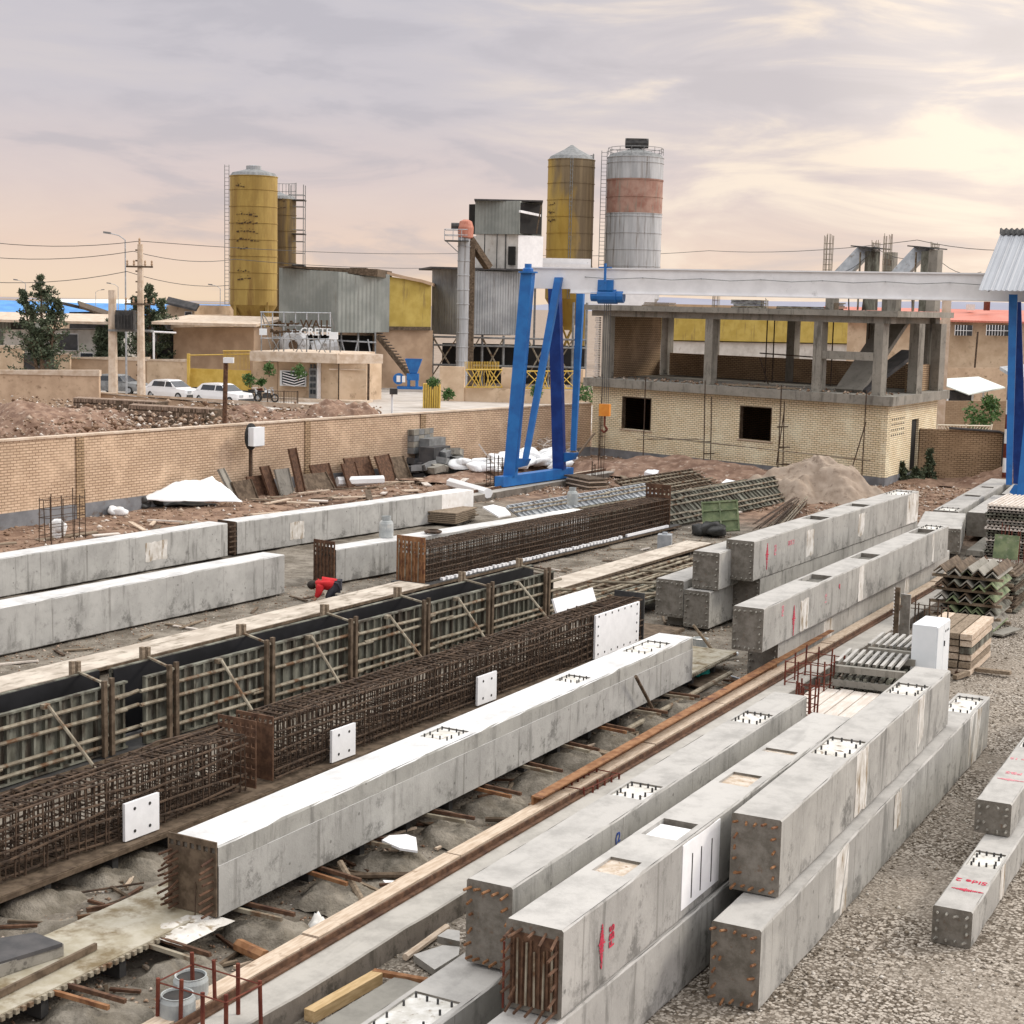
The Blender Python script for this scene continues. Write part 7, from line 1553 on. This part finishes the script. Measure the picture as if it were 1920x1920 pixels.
# gas bottles
def bottle(label, px, py, z, r=.19, h=.62, mat='drum'):
    p = G(px, py, z); t = thing('gas_bottle', label, 'gas bottle', (p[0], p[1], z), 0); MB().lathe([(0, 0), (r, .0), (r, h * .72), (r * .85, h * .86), (r * .35, h * .93), (0, h * .94)], n=22).build('body', mat, t, smooth=False); MB().lathe([(r * .62, h * .88), (r * .66, h * 1.12), (r * .6, h * 1.12), (r * .56, h * .88)], n=18).build('collar', mat, t); MB().tube((0, 0, h * .9), (0, 0, h * 1.05), .03, 8).build('valve', 'dark_steel', t)
bottle('blue grey gas bottle standing on the near end of the long beam', 724, 1007, .87, .19, .50); bottle('blue grey gas bottle standing on the far end of the long beam', 1073, 946, .87, .17, .48); 
cn = thing('container', 'translucent square container beside the pale bed strip', 'container', (*G(1246, 1028)[:2], .0), R(20)); MB().box(-.2, .2, -.2, .2, 0, .42).build('tank', 'galv', cn); MB().tube((0, 0, .42), (0, 0, .48), .08, 10).build('cap', 'galv', cn)
lumps('black_bag', 'black plastic bag next to the mossy green panel', 'bag', *G(1328, 1003)[:2], 7, .55, .35, .3, .3, 'tarp_black', 4)
hp2 = thing('hand_tools_heap', 'dark coil and trowel lying on the long beam behind the far cage', 'tools', (*G(812, 1000, .87)[:2], .87)); MB().lathe([(.16, 0), (.24, .03), (.24, .07), (.16, .1), (.16, 0)], n=18).build('coil', 'rebar', hp2)
# rebar stock
t = thing('rebar_bundle', 'thick bundle of long rusty rebar lying before the sand pile', 'rebar bundle', (-18.6, 46.5, 0), R(14), 'rebar bundles')
for k in range(34): a, c = random.uniform(-.5, .5), random.uniform(0, .35); MB().tube((a, random.uniform(-.4, .2), .05 + c), (a * .6 + random.uniform(-.15, .15), 8 + random.uniform(-.5, .8), .05 + c), .02, 4).build('rebar', 'rebar' if k % 3 else 'pipe', t)
t = thing('rebar_bundle', 'loose fan of rusty rebar right of the thick bundle', 'rebar bundle', (-17.6, 47.5, 0), R(4), 'rebar bundles')
for k in range(22): MB().tube((random.uniform(-.3, .3), 0, .05 + random.random() * .15), (random.uniform(-1.0, .3), 7 + random.uniform(-.5, .8), .06), .018, 4).build('rebar', 'rebar', t)
# by the wall
def cloth(name, label, P, zs_, mat, n=16, seed=0, fold=.06):
    """four ground corners with heights, sagging crumpled sheet"""
    C4 = [np.array([*G(px, py, z)]) for (px, py), z in zip(P, zs_)]; b = MB()
    for i in range(n + 1):
        for j in range(n + 1):
            u, v = i / n, j / n; p = C4[0] * (1 - u) * (1 - v) + C4[1] * u * (1 - v) + C4[2] * u * v + C4[3] * (1 - u) * v
            p = p + np.array([0, 0, fold * float(fnoise(u * 4 + seed, v * 4, 1.1, seed)) + .015]); b.v.append(tuple(p))
    b.f = [(i * (n + 1) + j, (i + 1) * (n + 1) + j, (i + 1) * (n + 1) + j + 1, i * (n + 1) + j + 1) for i in range(n) for j in range(n)]
    o = b.single(name, mat, label, 'sheet', smooth=True); so = o.modifiers.new('thickness', 'SOLIDIFY'); so.thickness = .02; return o
cloth('white_sheet', 'large white sheet draped over material by the brick wall', [(258, 938), (455, 942), (398, 896), (330, 905)], [.30, .22, .95, .8], 'tarp', 18, 2, .04)
cloth('black_sheet', 'crumpled black sheet under the white sheet', [(215, 955), (420, 948), (330, 930), (250, 935)], [.0, .03, .1, .1], 'tarp_black', 18, 5, .08)
lumps('black_bundle', 'black crumpled bundle at the left end of the white sheet', 'bundle', *G(262, 952)[:2], 8, .6, .9, .25, .32, 'tarp_black', 9, flat=.5)
lumps('white_sack', 'small white sack lying left of the black sheet', 'sack', *G(222, 965)[:2], 3, .15, .15, .2, .22, 'tarp', 2)
lumps('white_sack', 'white sack standing behind the starter bars at the left edge', 'sack', *G(112, 1008)[:2], 2, .1, .1, .4, .24, 'tarp', 6, flat=1.)
def lean(label, px, py, w, h, tilt, mat, rz=0., name='leaning_panel', group=None):
    d_ = ray(px, py); q = CP + d_ * (-36.75 / d_[0]); t = thing(name, label, 'panel', (-36.75 + .25 * math.sin(px), q[1], gzf(-36.7, q[1]) - .03), 0, group, Euler((0, -tilt, R(rz)))); MB().box(0, .03, -w / 2, w / 2, 0, h).build('plate', mat, t)
    MB().box(.031, .08, -w / 2, -w / 2 + .04, 0, h).build('edge_rib', mat, t); MB().box(.031, .08, w / 2 - .04, w / 2, 0, h).build('edge_rib', mat, t); return t
LP = [(440, 925, .55, 1.25, 28, 'concrete_old', 20, 'grey crusted panel, leftmost of those leaning at the brick wall'), (465, 922, 1.2, .8, 25, 'soldier', 6, 'wide brown panel leaning beside the grey crusted one'), (495, 918, .8, .8, 20, 'rust', -4, 'rusty panel leaning under the meter post'), (512, 915, .6, 1.15, 22, 'rust', 8, 'narrow rusty panel leaning right of the meter post'), (530, 913, .8, 1.0, 18, 'concrete_old', 0, 'pale grey panel leaning behind the tall rusty one'), (555, 913, .6, 1.65, 14, 'rust', 12, 'tallest rusty panel leaning at the brick wall'), (592, 910, 1.5, .8, 40, 'soldier', -6, 'wide low panel with a grey sheet right of the tallest one'), (620, 903, 1.2, 1.0, 22, 'rust', 0, 'rusty panel behind the wide low one'), (655, 900, 1.0, 1.0, 20, 'rust', 5, 'rusty panel in the middle of the right group'), (690, 897, 1.5, 1.05, 24, 'rust', -5, 'broad rusty panel in the right group'), (725, 895, 1.2, 1.15, 22, 'rust', 8, 'rusty panel second from the right of the leaning row'), (750, 893, .9, 1.0, 30, 'soldier', -8, 'brown panel at the right end of the leaning row')]
for px, py, w, h, a, m_, rz, lb in LP: lean(lb, px, py, w, h, R(a), m_, rz, group='panels leaning against the brick wall')
lie('foam_roll', 'white foam roll lying by the leaning panels', 'roll', (632, 903), (718, 900), .19, 'tarp', .2, .2); lie('foam_roll', 'long white rolled sheet lying left of the blue gantry foot', 'roll', (845, 905), (915, 925), .19, 'tarp', .25, .25)
d_ = ray(470, 818); q_ = CP + d_ * (-37.3 / d_[0])
bx = thing('meter_box', 'light grey electrical box with black surround on a post before the brick wall', 'electrical box', (-37.3, q_[1], 0))
MB().box(-.05, .05, -.05, .05, 0, q_[2] - .4).build('post', 'rebar', bx)
z0_ = q_[2] - .33; MB().lathe([(.0, -.06), (.42, -.06), (.42, 0), (0, 0)], n=28).build('surround', 'rubber', bx)
o = [c for c in bx.children if c.name.startswith('surround')][0]; o.rotation_euler = (0, R(90), 0); o.location = (.06, -.02, z0_ + .32); o.scale = (1.15, .75, 1)
MB().box(.07, .32, -.22, .38, z0_, z0_ + .66).build('box', 'white_steel', bx); MB().box(.07, .3, -.15, .3, z0_ - .03, z0_ - .002).build('box_base', 'grey_steel', bx)
gbk = thing('block_pile', 'pile of dark grey blocks and slabs at the brick wall', 'blocks', (*G(815, 890)[:2], 0), R(5))
for i in range(46):
    x, y = random.uniform(-1.0, 1.1), random.uniform(-1.6, 1.6); z = random.uniform(0, 1.0) * max(0, 1 - abs(y) / 2.2); o = MB().box(-.3, .3, -.22, .22, 0, .25).build('block', random.choice(['grey_steel', 'roof_dark', 'concrete_old']), gbk); o.location = (x, y, z); o.rotation_euler = (random.uniform(-.3, .3), random.uniform(-.3, .3), random.uniform(0, 3))
for k in range(4):
    for j in range(4): MB().box(-.9, -.5, -.9 + j * .45, -.9 + j * .45 + .43, .9 + k * .25, 1.13 + k * .25).build('block', 'concrete_old' if (k + j) % 2 else 'grey_steel', gbk)
for k, (x, y, h_, m_) in enumerate([(-.4, .3, 1.5, 'grey_steel'), (.1, -.2, 1.2, 'roof_dark'), (.3, .6, 1.0, 'grey_steel')]): MB().box(x - .35, x + .35, y - .7, y + .7, 0, h_).build('block', m_, gbk)
for i, (px, py, rx, ry, h, n_, lb) in enumerate([(985, 888, 1.3, 1.6, .6, 26, 'heap of white sacks behind the left gantry legs'), (895, 895, .8, 1.3, .35, 12, 'white sacks between the block pile and the gantry'), (1030, 882, .9, 1.0, .45, 12, 'white sacks between the two gantry legs'), (1062, 893, .25, .6, .1, 2, 'single white sack right of the far gantry leg')]): p = G(px, py); lumps('sack_heap', lb, 'sacks', p[0], p[1], n_, rx, ry, h, .40, 'tarp', i + 21, flat=.45, z=.35)
p = G(1012, 862); t = thing('net_heap', 'tangled heap of pale wire and netting at the brick wall', 'wire heap', (p[0], p[1], 0)); b = MB(); a = np.array([0., 0., .3]); pts = []
for _ in range(420):
    a = a + np.array([random.gauss(0, .35), random.gauss(0, .45), random.gauss(0, .25)]); a[0] = max(-1.1, min(1.1, a[0] * .93)); a[1] = max(-1.6, min(1.6, a[1] * .93)); a[2] = max(.03, min(1.1 - .3 * abs(a[1]), a[2])); pts.append(tuple(a))
b.path(pts, .018, 3)
b.build('tangle', 'plank_white', t)
lie('plank', 'white plank leaning toward the sacks by the wall', 'plank', (898, 833), (925, 870), .03, 'plank_white', 1.4, .6, None, (.15, .05)); lie('pole', 'brown pole leaning at the corner of the unfinished building', 'pole', (1070, 870), (1115, 812), .05, 'wood_old', .2, 1.6)
slabp('foam_sheet', 'curved white sheet lying behind the white wrapped beam end', 'foam sheet', [(905, 950), (935, 968), (958, 964), (948, 952), (925, 946)], .5, .05, 'foam')
bs = thing('board_stack', 'stack of thin pale boards right of the gantry carriage', 'boards', (*G(1100, 915)[:2], 0), R(-30))
for k in range(5): MB().box(-.9 + random.uniform(-.1, .1), .9, -.45, .45 + random.uniform(-.1, .1), .02 + k * .09, .08 + k * .09).build('board', 'wood' if k % 2 else 'soldier', bs)
bs = thing('board_stack', 'stack of dark thin boards behind the left gas bottle', 'boards', (*G(848, 980)[:2], .0), R(10))
for k in range(6): MB().box(-.5 + random.uniform(-.1, .1), .5, -.9, .9 + random.uniform(-.2, .2), .10 + k * .06, .14 + k * .06).build('board', 'wood_old', bs)
MB().box(-.4, .4, -.5, .5, 0, .099).build('block', 'concrete_old', bs)
for i, (px, w_) in enumerate([(1126, .16), (1112, .1)]): p = G(px, 905); t = thing('rebar_post', ['tall slender rebar post beside the board stack', 'short rusty rebar stub beside the board stack'][i], 'rebar', (p[0], p[1], 0)); bars('bars', t, (p[0], p[1]), 0, 3.0 if i == 0 else .9, w_, 2, 6)
# scrap boards scattered near the wall: shared label
SB = []
for i in range(70):
    px, py = (random.uniform(150, 800), 0) if i < 50 else (random.uniform(1080, 1450), 0)
    x = -31.6 - random.random() * 4.2 if i < 50 else -30 + random.random() * 9; y = 30 + random.random() * 24 if i < 50 else 50 + random.random() * 9
    l, w_ = random.uniform(.5, 2.2), random.uniform(.1, .3); m_ = random.choice(['wood', 'wood_old', 'wood_old', 'soldier', 'plank_white'])
    o = MB().box(-w_ / 2, w_ / 2, -l / 2, l / 2, 0, .04).single('scrap_board', m_, 'scrap board lying flat on the brown soil' if i < 50 else 'scrap board lying on the soil before the unfinished building', 'board', 'scrap boards by the wall' if i < 50 else 'scrap boards before the building'); o.location = (x, y, gzf(x, y) + .04 + random.random() * .05); o.rotation_euler = (random.uniform(-.08, .08), random.uniform(-.08, .08), random.gauss(0, .5))
for i in range(110):
    y = random.uniform(10, 28) if i < 80 else random.uniform(10, 14); x = (-9.9 - .05 * y - random.random() * 1.1) if i < 80 else -12.6 - random.random(); l = random.uniform(.15, .9)
    m_ = random.choice(['wood_old', 'soldier', 'rust', 'wood']); o = MB().box(-.02, .02, -l / 2, l / 2, 0, .03).single('scrap_stick', m_, 'small scrap stick lying on the grey mud' + (' beside the rail' if i < 80 else ' left of the fresh beam'), 'stick', 'scrap sticks beside the rail' if i < 80 else 'scrap sticks left of the fresh beam'); o.location = (x, y, gzf(x, y) + .02); o.rotation_euler = (0, random.uniform(-.1, .1), random.uniform(0, 3.1))
for i in range(110):
    y = random.uniform(16, 44); x = random.choice([-19.8 - random.random() * 1.6, -23.3 - random.random() * .5, -15.2 - random.random() * .2, -20.5 - random.random()]); l = random.uniform(.2, .9)
    m_ = random.choice(['wood_old', 'soldier', 'rebar', 'foam', 'plank_white']); o = MB().box(-.03, .03, -l / 2, l / 2, 0, .03).single('scrap_piece', m_, 'scrap strip lying on the ground between the beam rows', 'scrap', 'scrap strips between the beam rows'); o.location = (x, y, gzf(x, y) + .02); o.rotation_euler = (0, random.uniform(-.1, .1), random.uniform(0, 3.1))
for k, (px, py, h) in enumerate([(1270, 862, .4), (1220, 885, .35), (1310, 890, .3), (1400, 880, .4), (1365, 905, .4)]): p = G(px, py); slabp('foam_sheet', ['white round lump of foam on the reddish soil', 'white foam scrap left of the round one', 'white scrap in front of the plinth', 'bluish crumpled sheet at the plinth of the building', 'white scrap near the dark form panel'][k], 'foam sheet', [(px - 12, py), (px + 10, py + 6), (px + 16, py - 3), (px - 3, py - 7)], h, .2, 'foam' if k != 3 else 'galv')
rw_ = thing('striped_pole', 'red and white striped pole beside the right gantry leg', 'pole', (*xy(1901, 66), 0))
for k in range(7): MB().tube((0, 0, k * .6), (0, 0, k * .6 + .599), .1, 10).build('band', 'white_steel' if k % 2 else 'rebar_red', rw_)
n = 16000; y = 9 + 38 * rng.random(n) ** 1.2; x = -9.5 - .05 * y - rng.random(n) * 14
k = (fnoise(x, y, 1.3, 2, 3) > .1); x, y = x[k], y[k]
stones('mud_rubble', np.stack([x, y, gz(x, y) + .006], -1), rng.uniform(.008, .05, len(x)) * rng.choice([1, 1, .6], len(x)), SM2, 'patches of broken cement crumbs on the mud between the beds', 'rubble', .5)
# ================================================================ PERSON
P0 = G(612, 1128); pr = thing('person', 'person in a red jacket and dark trousers kneeling and bending to the ground', 'person', (P0[0], P0[1], 0), YAW)
def skin(nm, V, E, Rr, mat, par, sub=2):
    me = bpy.data.meshes.new(nm); me.from_pydata(V, E, []); me.update(); o = bpy.data.objects.new(nm, me); col.objects.link(o); o.parent = par
    s = o.modifiers.new('skin', 'SKIN'); sv = me.skin_vertices[0].data
    for i, r_ in enumerate(Rr): sv[i].radius = (r_, r_)
    sv[0].use_root = True; s.use_smooth_shade = True; d = o.modifiers.new('sub', 'SUBSURF'); d.levels = sub; d.render_levels = sub; me.materials.append(M[mat]); return o
# local: +x image right, y away; head to the left, hips to the right
bodyV = [(.22, .0, .40), (.05, 0, .44), (-.14, -.02, .45), (-.24, -.02, .41), (-.33, -.03, .36), (-.12, -.20, .42), (-.16, -.24, .22), (-.26, -.22, .05), (-.12, .16, .42), (-.18, .20, .22), (-.30, .18, .05),
         (.22, -.11, .38), (.02, -.14, .10), (.36, -.14, .07), (.46, -.14, .04), (.22, .11, .38), (.02, .14, .10), (.36, .14, .07), (.46, .14, .04), (-.385, -.03, .285)]
bodyE = [(4, 19), (0, 1), (1, 2), (2, 3), (3, 4), (2, 5), (5, 6), (6, 7), (2, 8), (8, 9), (9, 10), (0, 11), (11, 12), (12, 13), (13, 14), (0, 15), (15, 16), (16, 17), (17, 18)]
bR = [.12, .12, .12, .06, .085, .055, .045, .03, .055, .045, .03, .09, .06, .045, .04, .09, .06, .045, .04, .03]
skin('body', bodyV, bodyE, bR, 'skin', pr)
skin('jacket', [bodyV[i] for i in (1, 0, 2, 3, 5, 6, 8, 9)] + [(-.22, -.235, .13), (-.24, .19, .13)], [(0, 1), (0, 2), (2, 3), (2, 4), (4, 5), (5, 8), (2, 6), (6, 7), (7, 9)], [.165, .185, .165, .10, .12, .08, .12, .08, .06, .06], 'jacket', pr)
skin('trousers', [(.24, 0, .37)] + [bodyV[i] for i in (11, 12, 13, 15, 16, 17)], [(0, 1), (1, 2), (2, 3), (0, 4), (4, 5), (5, 6)], [.14, .12, .085, .065, .12, .085, .065], 'trousers', pr)
hb = MB(); nu, nv = 20, 12
for i in range(nv + 1):
    for j in range(nu):
        th, f = math.pi * i / nv, 2 * math.pi * j / nu; k_ = 1 + .04 * math.sin(7 * f + 3 * th) + .03 * math.sin(11 * th + f * 3)
        hb.v.append((-.335 + .118 * k_ * math.sin(th) * math.cos(f), -.025 + .105 * k_ * math.sin(th) * math.sin(f), .395 + .10 * k_ * math.cos(th)))
hb.f = [(i * nu + j, i * nu + (j + 1) % nu, (i + 1) * nu + (j + 1) % nu, (i + 1) * nu + j) for i in range(nv) for j in range(nu)]; hb.build('hair', 'hair', pr, smooth=True)
for s in (-.14, .14): MB().box(.40, .58, s - .045, s + .045, 0.01, .10).build('shoe', 'rubber', pr)
for sy, (hx, hy) in ((-1, (-.26, -.22)), (1, (-.30, .18))):
    for k in range(5): a = R(-30 + 15 * k); MB().tube((hx, hy, .04), (hx - .09 * math.cos(a), hy + .09 * math.sin(a), .015), .009, 5).build('finger', 'skin', pr)
